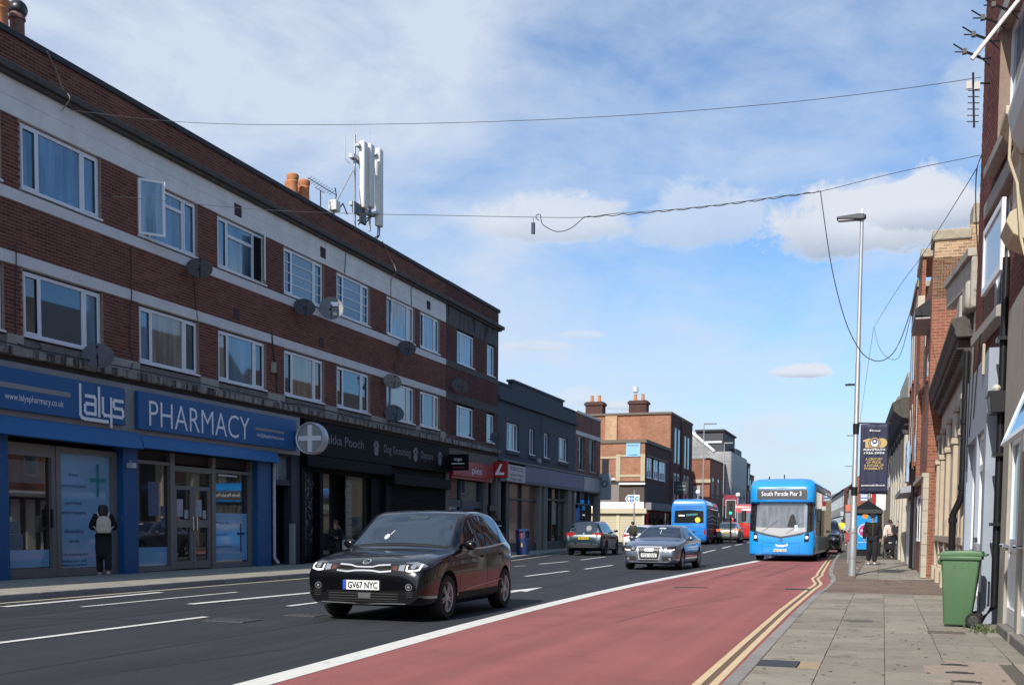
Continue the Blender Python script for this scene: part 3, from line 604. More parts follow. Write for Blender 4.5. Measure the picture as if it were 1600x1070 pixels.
# ------------------------------------------------------------------ the darker end house of the row
endh = thing('brick_end_house', 'sooty three storey end house with grey bands next to the slate blue shop', 'building', (-17, 43, .11))
E0, E1 = 40.14, 46.3
b = MB(TL)
for z0, z1 in ((10.55, 11.16), (6.84, 7.87)): b.box(E0, E1, -.28, -.003, z0, z1)
EW = [(41.33, 43.3), (44.88, 45.88)]
eg = [(E0, EW[0][0]), (EW[0][1], EW[1][0]), (EW[1][1], E1)]
for l, r_ in eg: b.box(l, r_, -.28, -.003, 8.12, 9.56); b.box(l, r_, -.28, -.003, 5.12, 6.5)
b.box(E0, E1, -.28, -.012, 4.88, 5.12)
wo2 = b.done('wall', mat('dark_mortar', (.13, .095, .078), .95, ns=8, na=.2), endh)
bricks(TL, [(E0, E1, 10.56, 11.16), (E0, E1, 6.845, 7.865)] + [(l, r_, 8.125, 9.55) for l, r_ in eg] + [(l, r_, 5.125, 6.5) for l, r_ in eg], wo2, m=brickmat('sooty_brick', [(.085, .032, .026), (.115, .042, .033), (.095, .037, .032), (.14, .055, .042)]), single=None)
MB().box(-27, -17.0, 46.3, 46.34, -.2, 11.16).done('gable_wall', BRKD, endh)
MB(TL).box(E0, E1 + .16, -.3, .05, 11.165, 11.30).done('coping', DARKCAP, endh)
MB(TL).box(E0, E1 + .3, -.28, .22, 10.40, 10.545).box(E0, E1 + .2, -.28, .12, 10.32, 10.4).done('string_course', MATS['string_course_stone'], endh, bevel=.012)
SOOT = mat('soot_streaked_cement', (.10, .098, .092), .95, ns=3, na=.2, bump=.3, wear=((.012, .012, .012), 3.2, .50, (1, 1, .16)))
MB(TL).box(E0, E1, -.28, .0, 9.57, 10.318).done('cement_band', SOOT, endh)
GRB = mat('dull_cement_band', (.095, .088, .08), .95, ns=3, na=.25, bump=.3)
MB(TL).box(E0, E1, -.28, .02, 7.875, 8.115).done('cement_band', GRB, endh); MB(TL).box(E0, E1, -.28, .02, 6.51, 6.835).done('cement_band', GRB, endh)
for (l, r_), sp in zip(EW, ((.3,), ())):
    window(endh, TL, l, r_, 8.17, 9.5, splits=sp, casement=False, glass=SKYGL3); window(endh, TL, l, r_, 5.16, 6.42, splits=sp, casement=False, glasses=[SKYGL3, SKYGL2])

# ================================================================== shop fronts
def sign_text(s, parent, a, z, w_, h, m=LETW, tf_x=-16.76, **k): return text(s, m, parent, (tf_x, a, z), width=w_, height=h, xd=(0, 1, 0), **k)
# --- pharmacy, logo unit
ph1 = thing('pharmacy_shopfront', 'blue pharmacy shopfront with the white logo sign at the far left', 'shopfront', (-17, 18, .11))
MB(TL).box(10, 20.84, -.2, .12, 3.46, 4.58).done('sign_frame', FRAMEG, ph1, bevel=.01)
MB(TL).box(10, 20.46, .121, .235, 3.585, 4.43).done('fascia_sign', BLUE, ph1, bevel=.012)
MB(TL).prism([(.0, 3.455), (.17, 3.455), (.30, 3.08), (.0, 3.08)], 10, 21.02, axis='a').done('shutter_box', BLUE2, ph1)
MB(TL).box(14, 18.68, .236, .24, 4.02, 4.12).done('grey_stripe', FRAMEG, ph1)
sign_text('www.lalyspharmacy.co.uk', ph1, 16.86, 3.79, 1.62, .13)
LX = -16.758
z0, h = 3.86, .34
def stroke_logo():
    L = []
    a = 18.98; zt = 4.38
    L.append([(a, zt), (a, 3.74), (a + .05, 3.68), (a + .14, 3.66), (a + .86, 3.66)])                       # long l with its tail
    q = a + .14; L.append([(q + .04, 4.17), (q + .30, 4.17), (q + .33, 4.12), (q + .33, 3.79), (q + .05, 3.79), (q + .0, 3.84), (q, 3.95), (q + .05, 4.0), (q + .33, 4.0)])   # a
    q = a + .585; L.append([(q, 4.38), (q, 3.77)])                                                        # l
    q = a + .705; L.append([(q, 4.17), (q, 3.86), (q + .05, 3.80), (q + .27, 3.80)]); L.append([(q + .27, 4.19), (q + .27, 3.57)])  # y
    q = a + 1.06; L.append([(q + .30, 4.17), (q + .04, 4.17), (q, 4.12), (q, 4.04), (q + .04, 3.99), (q + .27, 3.99), (q + .31, 3.94), (q + .31, 3.85), (q + .27, 3.80), (q - .01, 3.80)])  # s
    return [[(p[0], p[1] - .05) for p in ln] for ln in L]
strokes(stroke_logo(), .075, LETW, ph1, 'logo', TL, d=.242)
for (l, r_) in ((16.75, 17.14), (20.62, 21.14)):
    MB(TL).box(l, r_, -.3, .02, .1, 3.2).done('pilaster', BLUEP, ph1, bevel=.008)
MB(TL).box(13, 17.0, -.3, -.22, .1, 3.1).done('wall_panel', ALU, ph1)
b = MB(TL)
for a in (17.15, 18.52): b.box(a, a + .12, -.28, -.16, .12, 2.98)
b.box(17.27, 18.52, -.28, -.16, 2.72, 2.98); b.box(17.27, 18.52, -.28, -.16, .12, .32); b.box(18.64, 18.74, -.28, -.14, .12, 2.98)
dr = b.done('door', ALU, ph1)
MB(TL).box(17.27, 18.52, -.27, -.25, .32, 2.72).done('pane', SHOPGL, dr); MB(TL).box(17.29, 18.5, -.249, -.245, .34, .72).done('blue_film', POSTER, dr); MB(TL).box(17.3, 18.42, -.249, -.245, 2.14, 2.62).done('notice', glassmat('pale_notice', (.14, .15, .15), .1), dr)
MB(TL).box(18.46, 18.5, -.16, -.11, 1.2, 1.6).done('handle', IRON, dr)
b = MB(TL); b.box(18.74, 20.62, -.28, -.16, 2.86, 2.98); b.box(18.74, 20.62, -.28, -.16, .12, .3); b.box(20.46, 20.62, -.28, -.16, .3, 2.86); b.box(18.74, 18.8, -.28, -.16, .3, 2.86)
sw = b.done('shop_window', ALU, ph1); MB(TL).box(18.8, 20.46, -.27, -.25, .3, 2.86).done('window_print', POSTER, sw)
DKB = mat('navy_print', (.012, .04, .14), .5)
for s, z, w_ in (('free', 2.35, .3), ('prescriptions', 2.1, .8), ('private', 1.72, .5), ('prescriptions', 1.5, .78), ('disability', 1.08, .62), ('aids', .86, .32), ('free prescription', .55 + .02, .85), ('collection and', .42, .75), ('delivery service', .33, .8)):
    text(s, DKB, sw, (-17 - .244, 19.27, z), width=w_, height=.085 if z > .6 else .06, xd=(0, 1, 0), align='CENTER')
TEAL = mat('teal_print', (.01, .22, .25), .5)
strokes([[(20.05, 1.95), (20.05, 2.62)], [(19.84, 2.29), (20.26, 2.29)]], .09, TEAL, sw, 'cross_emblem', TL, d=-.243)
b = MB(TL); b.lathe([(.3, -.246), (.3, -.2455)], (20.05, 0, 2.29), 28, axis='y'); b.done('emblem_disc', mat('pale_blue_disc', (.16, .34, .5), .5), sw)
MB(TL).box(17.3, 17.75, -.244, -.24, .72, 1.05).box(17.3, 17.66, -.244, -.24, 1.06, 1.32).done('window_display', mat('stacked_boxes', (.12, .17, .21), .7, ns=9, na=.3), dr)
for a, z in ((20.78, 2.98), (20.85, 2.86)): pass
b = MB(TL); b.box(20.72, 20.86, .03, .2, 2.62, 2.74); b.tube([(20.8, .02, 2.68), (20.8, .1, 2.8)], .015, 6); tag(b.done('security_camera', mat('camera_shell', (.5, .5, .5), .4)), 'small white security camera on the blue pillar beside the logo sign', 'camera')
# --- pharmacy, main unit
ph2 = thing('pharmacy_shopfront', 'blue pharmacy shopfront with the big white PHARMACY sign and double doors', 'shopfront', (-17, 25, .11))
MB(TL).box(20.845, 28.5, -.2, .12, 3.43, 4.58).done('sign_frame', FRAMEG, ph2, bevel=.01)
MB(TL).box(20.92, 28.1, .121, .235, 3.55, 4.45).done('fascia_sign', BLUE, ph2, bevel=.012)
MB(TL).prism([(.0, 3.425), (.17, 3.425), (.30, 3.12), (.0, 3.12)], 21.05, 27.1, axis='a').done('shutter_box', BLUE2, ph2)
sign_text('PHARMACY', ph2, 21.30, 3.66, 4.28, .62, bold=-.008)
MB(TL).box(25.9, 27.4, .236, .24, 3.98, 4.05).done('grey_stripe', FRAMEG, ph2)
sign_text('info@lalyspharmacy.co.uk', ph2, 25.95, 3.8, 1.42, .1)
b = MB(TL)
for a0, a1, z0, z1 in ((21.14, 21.26, .12, 3.1), (22.6, 22.78, .12, 3.1), (24.38, 24.54, .12, 3.1), (26.2, 26.32, .12, 3.1), (21.26, 22.6, 2.78, 2.86), (22.78, 24.38, 2.66, 2.8), (24.54, 26.2, 2.72, 2.8), (21.26, 22.6, .12, .24), (24.54, 26.2, .12, .26)):
    b.box(a0, a1, -.3, -.16, z0, z1)
sf = b.done('shop_window', ALU, ph2)
MB(TL).box(21.2, 26.3, -.34, -.31, 2.86, 3.12).done('header_panel', mat('brown_header', (.035, .03, .028), .6), ph2)
for a0, a1, z0, z1 in ((21.26, 22.6, .24, 2.78), (24.54, 26.2, .26, 2.72)): MB(TL).box(a0, a1, -.28, -.26, z0, z1).done('pane', SHOPGL, sf)
MB(TL).box(21.28, 22.58, -.259, -.255, .26, .72).done('blue_film', POSTER, sf); MB(TL).box(24.58, 26.16, -.259, -.255, .3, 1.62).done('window_print', POSTER, sf)
for z, w_, s in ((1.32, .6, 'Please ask'), (1.0, .55, 'inside for'), (.66, .75, 'more health advice')): text(s, DKB, sf, (-17.253, 24.68, z), width=w_, height=.07, xd=(0, 1, 0))
strokes([[(25.85, .55), (25.85, 1.3)], [(25.7, 1.05), (26.0, 1.05)]], .07, DKB, sf, 'emblem', TL, d=-.252)
MB(TL).box(24.8, 25.7, -.258, -.254, 2.64, 2.68).done('light_strip', LETW, sf)
for (a0, a1, h0) in ((22.80, 23.58, 23.5), (23.6, 24.36, 23.66)):
    b = MB(TL); f = .1
    b.box(a0, a0 + f, -.29, -.2, .14, 2.3); b.box(a1 - f, a1, -.29, -.2, .14, 2.3); b.box(a0 + f, a1 - f, -.29, -.2, 2.2, 2.3); b.box(a0 + f, a1 - f, -.29, -.2, .14, .34); b.box(a0 + f, a1 - f, -.29, -.2, 1.22, 1.42)
    d_ = b.done('door', ALU, ph2); MB(TL).box(a0 + f, a1 - f, -.27, -.25, .34, 1.22).done('pane', SHOPGL, d_); MB(TL).box(a0 + f, a1 - f, -.27, -.25, 1.42, 2.2).done('pane', SHOPGL, d_)
    MB(TL).box(h0, h0 + .045, -.2, -.14, 1.15, 1.5).done('handle', CHROME, d_)
    nb = MB(TL); nb.box(a0 + .16, a0 + .42, -.248, -.245, 1.5, 1.95); nb.box(a1 - .3, a1 - .14, -.248, -.245, 1.45, 1.68); nb.done('notice', mat('paper_notice', (.35, .38, .42), .6, ns=11, na=.35), d_)
MB(TL).box(22.78, 24.38, -.28, -.26, 2.3, 2.66).done('pane', SHOPGL, sf)
nb = MB(TL)
for a, z, ww, hh in ((21.95, 1.55, .35, 1.0), (22.35, 1.3, .2, .3), (22.35, 1.65, .2, .26)): nb.box(a, a + ww, -.33, -.3, z, z + hh)
MB(TL).box(21.85, 22.25, -.258, -.255, 1.5, 2.35).box(22.33, 22.5, -.258, -.255, 1.2, 1.45).box(22.33, 22.5, -.258, -.255, 1.5, 1.75).done('notice', mat('faded_poster', (.07, .10, .18), .6, ns=8, na=.5), sf); nb.bm.free()
MB(TL).box(26.32, 27.02, -.3, .02, .1, 3.2).done('pilaster', BLUEP, ph2, bevel=.008)
tag(MB().tube([(-16.94, 27.12, 3.3), (-16.94, 27.12, .35), (-16.8, 27.12, .18)], .045, 8).done('drainpipe', mat('pale_pipe', (.42, .44, .47), .5, ns=6), smooth=True), 'pale drainpipe at the right edge of the PHARMACY shopfront', 'drainpipe')
# --- flat entrance between the shops
fe = thing('flat_entrance', 'dark doorway to the flats between the pharmacy and the black dog groomer', 'doorway', (-17, 27.8, .11))
NAVY = mat('faded_navy_paint', (.028, .036, .055), .6, ns=5, na=.25)
b = MB(TL); b.box(27.2, 27.3, -.3, -.02, .1, 3.45); b.box(28.22, 28.72, -.3, -.02, .1, 3.45); b.box(27.3, 28.22, -.3, -.05, 2.5, 2.66); b.box(27.3, 28.22, -.3, -.05, 3.36, 3.45); fr_ = b.done('door_frame', NAVY, fe)
MB(TL).box(27.3, 28.22, -.24, -.2, 2.66, 3.36).done('fanlight', SKYGL3, fe)
MB(TL).box(27.3, 28.22, -.85, -.8, .1, 2.5).done('door', mat('brown_door', (.022, .011, .008), .5, ns=4), fe)
MB(TL).box(28.2, 28.3, -.1, .06, .12, 1.35).done('white_board', mat('dirty_white_board', (.3, .3, .3), .7), fe)
# --- dog groomer
dg = thing('groomer_shopfront', 'black dog groomer shopfront with one roller shutter down', 'shopfront', (-17, 34, .11))
BLK = mat('black_fascia', (.004, .005, .008), .6, ns=3, na=.3, spec=.12); SHUT = mat('black_shutter', (.006, .0065, .008), .6, spec=.12)
MB(TL).box(28.74, 40.2, -.2, .14, 3.5, 4.56).done('fascia_sign', BLK, dg, bevel=.012)
SILV = mat('dull_silver_lettering', (.17, .175, .185), .6)
def gtext(s, a, z, w_, h): return text(s, SILV, dg, (-16.854, a, z), width=w_, height=h, xd=(0, 1, 0), bold=.004)
gtext('The Pukka Pooch', 28.75, 3.93, 3.9, .3); gtext('Dog Grooming', 34.2, 3.93, 2.25, .28); gtext('Daycare', 37.4, 3.93, 1.15, .27)
for a in (33.6, 36.9, 39.25):
    b = MB(TL)
    for (da, z, r) in ((0, 3.93, .17), (-.14, 4.13, .075), (-.05, 4.22, .08), (.06, 4.22, .08), (.15, 4.13, .075)): b.lathe([(r, .1405), (r, .146)], (a + da, 0, z), 12, axis='y')
    b.done('paw_print', SILV, dg)
MB(TL).box(28.8, 34.72, -.1, .2, 3.12, 3.48).done('shutter_box', BLK, dg, bevel=.02); MB(TL).box(34.9, 40.2, -.1, .24, 2.82, 3.22).done('shutter_box', SHUT, dg, bevel=.02)
for k in range(32): MB(TL).prism([(-.05, .0), (-.012, .02), (-.012, .065), (-.05, .083)], 34.95, 40.15, axis='a').done('shutter_slat', SHUT, dg).location.z += .12 + k * .0845
MB(TL).box(34.9, 40.2, -.2, -.05, 2.7, 3.5).box(34.6, 34.95, -.3, .03, .1, 3.2).box(28.74, 28.95, -.3, .03, .1, 3.2).box(29.95, 30.15, -.3, -.02, .1, 3.0).box(33.7, 34.6, -.3, -.1, .1, 3.1).box(28.95, 34.6, -.4, -.1, 3.0, 3.2).done('shop_frame', BLK, dg)
sw = MB(TL).box(28.95, 33.7, -.32, -.2, .1, .35).done('shop_window', BLK, dg)
GRAF = glassmat('printed_black_glass', (.06, .065, .065), .16, .03, folds=2.4)
MB(TL).box(28.95, 29.95, -.3, -.28, .35, 3.0).done('pane', GRAF, sw); MB(TL).box(30.15, 31.0, -.3, -.28, .35, 3.0).done('pane', GRAF, sw); MB(TL).box(32.1, 33.7, -.3, -.28, .35, 3.0).done('pane', glassmat('leafy_print', (.045, .055, .04), .14, .03, folds=3.5), sw)
MB(TL).box(31.0, 32.1, -1.3, -1.25, .1, 3).done('back_wall', NIGHT, dg)
cb_ = MB(TL)
for k in range(9): cb_.box(32.15, 32.55, -.276, -.27, .9 + k * .22, 1.1 + k * .22)
cb_.done('wall_tile', mat('cream_tile', (.24, .21, .15), .5), sw)
random.seed(5)
gl_ = []
for k in range(60):
    a, z = 29.05 + random.random() * .8, .6 + random.random() * 2.1; gl_.append([(a, z), (a + random.uniform(-.12, .12), z + random.uniform(.03, .16)), (a + random.uniform(-.1, .1), z + random.uniform(.0, .2))])
strokes(gl_, .03, mat('scribble_print', (.16, .18, .2), .6), sw, 'window_print', TL, d=-.27)
MB(TL).box(40.2, 40.45, -.2, .03, .1, 4.5).done('pilaster', mat('grey_stone', (.16, .155, .15), .9, ns=4), dg)
# --- takeaway under the end house
rd = thing('takeaway_shopfront', 'small takeaway shopfront with red fascia under the sooty end house', 'shopfront', (-17, 43.5, .11))
REDS = mat('red_sign', (.36, .018, .022), .4, ns=2, na=.06)
MB(TL).box(40.45, 46.25, -.2, .04, 4.12, 4.58).done('stone_frieze', mat('tired_stone', (.17, .15, .13), .9, ns=4, na=.3), rd)
MB(TL).box(40.6, 45.4, -.1, .16, 3.45, 4.1).done('fascia_sign', REDS, rd, bevel=.01); text('pies', LETW, rd, (-16.835, 42.75, 3.62), width=1.15, height=.3, xd=(0, 1, 0))
MB(TL).box(40.6, 45.4, -.15, .1, 3.34, 3.44).done('cornice', REDS, rd)
b = MB(TL)
for a0, a1, z0, z1 in ((40.45, 40.6, .1, 3.4), (44.55, 44.75, .1, 3.4), (42.1, 42.2, .1, 3.3), (40.6, 44.55, 2.15, 2.45), (40.6, 44.55, .1, .9)): b.box(a0, a1, -.25, -.1, z0, z1)
sw = b.done('shop_window', mat('slate_paint', (.07, .08, .09), .6), rd)
MB(TL).box(40.6, 44.55, -.22, -.2, .9, 2.15).done('pane', SHOPGL, sw); MB(TL).box(41.7, 44.55, -.22, -.2, 2.45, 3.3).done('pane', SKYGL2, sw); MB(TL).box(40.6, 41.7, -.22, -.15, 2.45, 3.34).done('brick_panel', BRKT, sw)
MB(TL).box(40.75, 41.9, -.19, -.185, 1.55, 2.05).box(42.3, 43.1, -.19, -.185, 1.5, 2.0).done('poster', mat('blue_menu_poster', (.05, .14, .26), .5, ns=9, na=.5), sw)
for a in (44.75, 46.0): MB(TL).box(a, a + .25, -.2, .05, .1, 4.1).done('pilaster', MATS['grey_stone'], rd)
MB(TL).box(45.0, 46.0, -.5, -.45, .1, 3.4).done('door', mat('drab_door', (.09, .085, .08), .7), rd); MB(TL).box(44.9, 46.1, .0, .18, 2.05, 2.3).done('letter_box', IRON, rd)

# ------------------------------------------------------------------ hanging signs
sg = thing('pharmacy_cross_sign', 'round grey pharmacy cross sign projecting over the dark doorway', 'sign', (-16.2, 28.2, 3.9))
FS = lambda a, d, z: (a, 28.08 - d, z)
def disc(r, d0, d1, m, name, c=(-16.25, 3.9)):
    return MB(FS).lathe([(r, d0), (r, d1)], (c[0], 0, c[1]), 36, axis='y').done(name, m, sg, smooth=True)
ob = MB(FS).lathe([(.40, -.2), (.47, -.2), (.485, -.12), (.485, .10), (.46, .13), (.43, .12), (.425, .08)], (-16.25, 0, 3.9), 40, axis='y', cap=False).done('sign_rim', mat('silver_rim', (.5, .51, .53), .35, .3), sg, smooth=True, angle=50)
disc(.43, -.19, .07, mat('grey_acrylic', (.30, .30, .305), .4, ns=3), 'sign_face')
MB(FS).box(-16.32, -16.18, .07, .105, 3.5, 4.3).box(-16.64, -16.32, .07, .105, 3.83, 3.97).box(-16.18, -15.86, .07, .105, 3.83, 3.97).done('cross', mat('white_acrylic', (.76, .77, .79), .4), sg)
MB().tube([(-16.9, 28.12, 4.12), (-16.68, 28.12, 4.12)], .025, 6).tube([(-16.9, 28.12, 3.68), (-16.68, 28.12, 3.68)], .025, 6).done('bracket', GALV, sg)
sg2 = thing('black_hanging_sign', 'small black projecting sign at the left end of the red fascia', 'sign', (-16.6, 40.5, 4))
F2 = lambda a, d, z: (a, 40.4 - d, z)
MB(F2).box(-16.95, -16.08, -.06, .06, 3.62, 4.28).done('sign_board', BLK, sg2, bevel=.01)
text('mgo', LETW, sg2, (-16.52, 40.33, 4.02), width=.34, height=.13, align='CENTER'); text('takeaway', mat('red_lettering', (.3, .04, .04), .5), sg2, (-16.52, 40.33, 3.72), width=.5, height=.07, align='CENTER')
MB(F2).box(-16.8, -16.24, .061, .064, 3.88, 3.91).done('sign_rule', LETW, sg2)
sg3 = thing('red_hanging_sign', 'square red projecting sign with a white letter L beside the slate blue shop', 'sign', (-16.5, 45.8, 4))
F3 = lambda a, d, z: (a, 45.75 - d, z)
MB(F3).box(-17.0, -16.27, -.08, .08, 3.56, 4.3).done('sign_board', REDS, sg3, bevel=.02)
MB(F3).prism([(-16.62, 4.2), (-16.52, 4.2), (-16.68, 3.82), (-16.42, 3.8), (-16.42, 3.7), (-16.86, 3.7), (-16.86, 3.76)], .081, .09, axis='d').done('emblem', LETW, sg3)

# ------------------------------------------------------------------ satellite dishes, mast, aerial, loose cables
DISHG = mat('dish_grey', (.10, .10, .105), .6, ns=8, na=.25, wear=((.05, .045, .04), 6, .6))
def dish(pos, az, el, r, label, m=DISHG, lab=False, wall=-17.0):
    d = thing('satellite_dish', label, 'satellite dish', pos, group='satellite dishes on the brick terrace')
    Rm = Matrix.Rotation(az, 3, 'Z') @ Matrix.Rotation(-el, 3, 'X')
    T = lambda x, y, z: tuple(Rm @ Vector((x, y, z)))                        # bowl opens along local -Y
    prof = [(r * k / 5, .16 * r * (1 - (k / 5) ** 2) * 1.0) for k in range(6)]
    b = MB(T); prof2 = [(r, 0), (r * 1.02, .005)] + [(r * k / 5, .012 + .16 * r * (1 - (k / 5) ** 2)) for k in range(5, 0, -1)]
    b.lathe([(max(q[0], 1e-3), q[1]) for q in prof] + prof2, (0, 0, 0), 24, axis='y', cap=True, sx=1)
    b.done('bowl', m, d, smooth=True, local=True)
    MB(T).tube([(0, .02, -r * .9), (0, -.42 * r / .4, -r * .75), (0, -.5 * r / .4, -r * .35)], .014, 6).ball((0, -.5 * r / .4, -r * .3), .04, 8).done('feed_arm', IRON, d, local=True)
    MB().tube([(0, 0, -.02), (-.1, .02, -.05), (wall - pos[0] + .01, .02, -.06)], .02, 6).tube([tuple(T(0, .1, 0)), (-.1, .02, -.05)], .02, 6).done('bracket', IRON, d, local=True)
    if lab:
        MB(T).box(-.02, .2, -.006, -.002, .06, .2).done('label', LETW, d, local=True); MB(T).box(.05, .17, -.006, -.002, -.24, -.14).done('label', mat('pale_label', (.5, .5, .4), .5), d, local=True)
    return d
SE = RAD(-28)                                                             # they all face the same satellite
DS = [((-16.62, 23.15, 7.82), .32, 'brown satellite dish between the open window and the next window, upper floor', mat('rusty_dish', (.075, .058, .05), .65, ns=7, na=.35)),
      ((-16.62, 19.4, 5.03), .34, 'large grey satellite dish just above the blue logo sign', DISHG),
      ((-16.62, 28.35, 7.86), .32, 'dark satellite dish left of the paler dish with a label', mat('dark_dish', (.05, .046, .045), .6, ns=7, na=.3)),
      ((-16.62, 35.6, 7.82), .33, 'dark dish below the right hand upper windows of the terrace', MATS['dark_dish']),
      ((-16.62, 34.4, 6.45), .32, 'tan satellite dish over the lower window, higher of two dishes', mat('tan_dish', (.17, .14, .115), .65, ns=7, na=.3)),
      ((-16.62, 34.55, 5.35), .35, 'slate satellite dish in front of the lower window, lower of two dishes', mat('slate_dish', (.07, .08, .085), .55, ns=5, na=.2)),
      ((-16.62, 40.75, 7.12), .36, 'rust brown satellite dish at the seam of the sooty end house', MATS['rusty_dish'])]
for p_, r, lb, mm in DS: dish(p_, RAD(38), RAD(30), r, lb, mm)
dish((-16.55, 29.85, 8.12), RAD(28), RAD(12), .37, 'round grey satellite dish with a white label facing the street', mat('pale_dish', (.15, .155, .155), .5, ns=4, na=.2), lab=True)
dish((-16.6, 45.1, 5.35), RAD(35), RAD(30), .3, 'small black dish in front of the narrow end house window', MATS['dark_dish'])
mast = thing('phone_mast', 'rooftop phone mast with tall white panel antennas on the brick terrace', 'antenna mast', (-18, 34.6, 11))
for (y, z0, z1, r, x) in ((34.25, 11.1, 15.1, .05, -18.05), (35.5, 12.1, 15.2, .05, -18.1)): MB().tube([(x, y, z0), (x, y, z1)], r, 10).done('pole', GALV, mast, smooth=True)
PAN = mat('antenna_radome', (.66, .64, .60), .5, ns=5, na=.06)
for (x, y, z0, z1) in ((-17.85, 34.55, 12.6, 14.95), (-17.8, 34.98, 12.75, 15.0), (-17.85, 35.78, 12.3, 15.1)):
    MB().box(x - .11, x + .11, y - .17, y + .17, z0, z1).done('antenna', PAN, mast, bevel=.06, seg=3, smooth=True)
    MB().tube([(x, y - .08, z0), (x, y - .1, z0 - .35), (x - .05, y - .35, z0 - .5)], .025, 6).tube([(x, y + .05, z0), (x, y + .03, z0 - .3), (x - .05, y - .3, z0 - .62)], .025, 6).done('feeder_cable', IRON, mast, smooth=True)
for q in ((-18.15, -17.95, 34.0, 35.65, 14.25, 14.4), (-18.15, -17.95, 34.0, 35.65, 12.62, 12.74), (-18.05, -17.8, 35.45, 35.75, 14.8, 14.86), (-18.05, -17.8, 35.45, 35.75, 12.7, 12.78), (-18.0, -17.85, 34.2, 34.6, 14.7, 14.78)): MB().box(*q).done('crossbar', GALV, mast)
MB().tube([(-18.05, 34.25, 14.0), (-18.6, 33.2, 11.9)], .03, 6).tube([(-18.05, 34.2, 14.0), (-17.7, 33.5, 11.2)], .025, 6).tube([(-18.05, 33.9, 14.0), (-18.05, 33.55, 14.05), (-18.05, 33.55, 14.9)], .012, 5).tube([(-18.05, 34.25, 15.0), (-18.05, 34.25, 15.75)], .012, 5).tube([(-18.1, 35.5, 15.2), (-18.1, 35.5, 16.0)], .012, 5).done('stay', GALV, mast)
MB().box(-17.95, -17.85, 33.85, 34.4, 12.3, 12.7).box(-17.8, -17.7, 34.1, 34.5, 12.0, 12.35).done('radio_unit', IRON, mast, bevel=.02)
MB().box(-18.2, -17.9, 32.62, 32.95, 12.05, 12.4).done('equipment_box', PAN, mast, bevel=.02); MB().tube([(-18.05, 32.95, 12.1), (-18, 33.3, 12.45), (-18.05, 33.7, 12.2)], .025, 6).tube([(-18.05, 32.7, 12.1), (-17.95, 32.75, 11.2)], .03, 6).done('stay', IRON, mast)
MB().box(-17.7, -17.6, 30.2, 34.4, 11.28, 11.34).box(-17.5, -17.42, 31.3, 33.9, 11.36, 11.40).done('cable_tray', GALV, mast)
yagi = thing('roof_aerial', 'television aerial behind the parapet beside the terracotta pots', 'aerial', (-18.2, 32, 11))
b = MB(); b.tube([(-18.2, 32.1, 11.0), (-18.2, 32.1, 12.55)], .02, 6); b.tube([(-18.2, 31.3, 12.72), (-18.2, 33.15, 12.72)], .014, 5); b.tube([(-18.2, 31.75, 12.55), (-18.2, 32.35, 12.55)], .012, 5)
for k in range(10): b.tube([(-18.32, 31.35 + k * .17, 12.66), (-18.08, 31.35 + k * .17, 12.78)], .009, 4)
b.tube([(-18.2, 33.1, 12.95), (-18.2, 33.2, 12.72), (-18.2, 33.1, 12.45)], .02, 5).done('aerial_rods', IRON, yagi)
BUFF = mat('buff_cable', (.30, .25, .19), .8); DKC = mat('dark_cable', (.02, .02, .02), .6)
for k, (pts, r, m_, lb) in enumerate([
    ([(-16.93, 18.35, 11.22), (-16.93, 18.6, 10.95), (-16.9, 18.75, 10.62), (-16.75, 18.8, 10.4), (-16.97, 18.78, 10.15)], .012, BUFF, 'pale loose cable hanging over the parapet at the far left'),
    ([(-16.93, 34.2, 11.32), (-16.93, 34.8, 10.9), (-16.78, 35.0, 10.45), (-16.97, 35.0, 10.1), (-16.97, 35.0, 9.0)], .016, BUFF, 'pale cable coming down over the parapet below the phone mast'),
    ([(-16.93, 36.4, 11.25), (-16.78, 36.7, 10.5), (-16.97, 36.72, 10.2), (-16.97, 36.75, 9.6)], .014, DKC, 'dark cable over the parapet right of the phone mast'),
    ([(-16.97, 31.6, 10.3), (-16.97, 31.5, 9.6), ], .012, DKC, 'short cable on the pale band above the gridded window'),
    ([(-16.98, 21.0, 7.85), (-16.97, 20.98, 6.9), (-16.95, 20.95, 6.6), (-16.98, 20.9, 5.6), (-16.98, 21.0, 5.15), (-16.72, 20.6, 4.9)], .013, DKC, 'dark cable down the brick pier above the PHARMACY sign'),
    ([(-16.98, 17.45, 7.0), (-16.95, 17.42, 6.7), (-16.98, 17.4, 5.2), (-16.9, 17.5, 4.95), (-16.8, 17.9, 4.95), (-16.98, 18.0, 5.1)], .012, DKC, 'looped cable on the first brick pier at the far left'),
    ([(-16.98, 27.1, 6.9), (-16.95, 27.1, 6.5), (-16.97, 27.3, 5.9), (-16.97, 27.5, 5.0), (-16.74, 28.6, 4.95), (-16.74, 32.5, 4.92), (-16.74, 36, 4.92), (-16.74, 39, 4.93)], .022, DKC, 'thick black cable running along the stained ledge'),
    ([(-16.98, 23.4, 7.7), (-16.98, 23.5, 6.9), (-16.95, 23.52, 6.6)], .01, DKC, 'thin cable below the brown satellite dish'),
    ([(-16.74, 14, 4.93), (-16.74, 18, 4.9), (-16.74, 22, 4.93), (-16.74, 27, 4.9)], .014, DKC, 'thin cable lying along the ledge above the pharmacy signs')]):
    wire(pts, r, 'cable', m_, lb, 'cable', 'loose cables on the brick terrace')
b = MB(TL); b.box(27.05, 27.25, .0, .08, 5.75, 6.05); tag(b.done('junction_box', mat('beige_box', (.3, .27, .22), .7), bevel=.01), 'small beige junction box on the brick pier above the dark doorway', 'junction box')

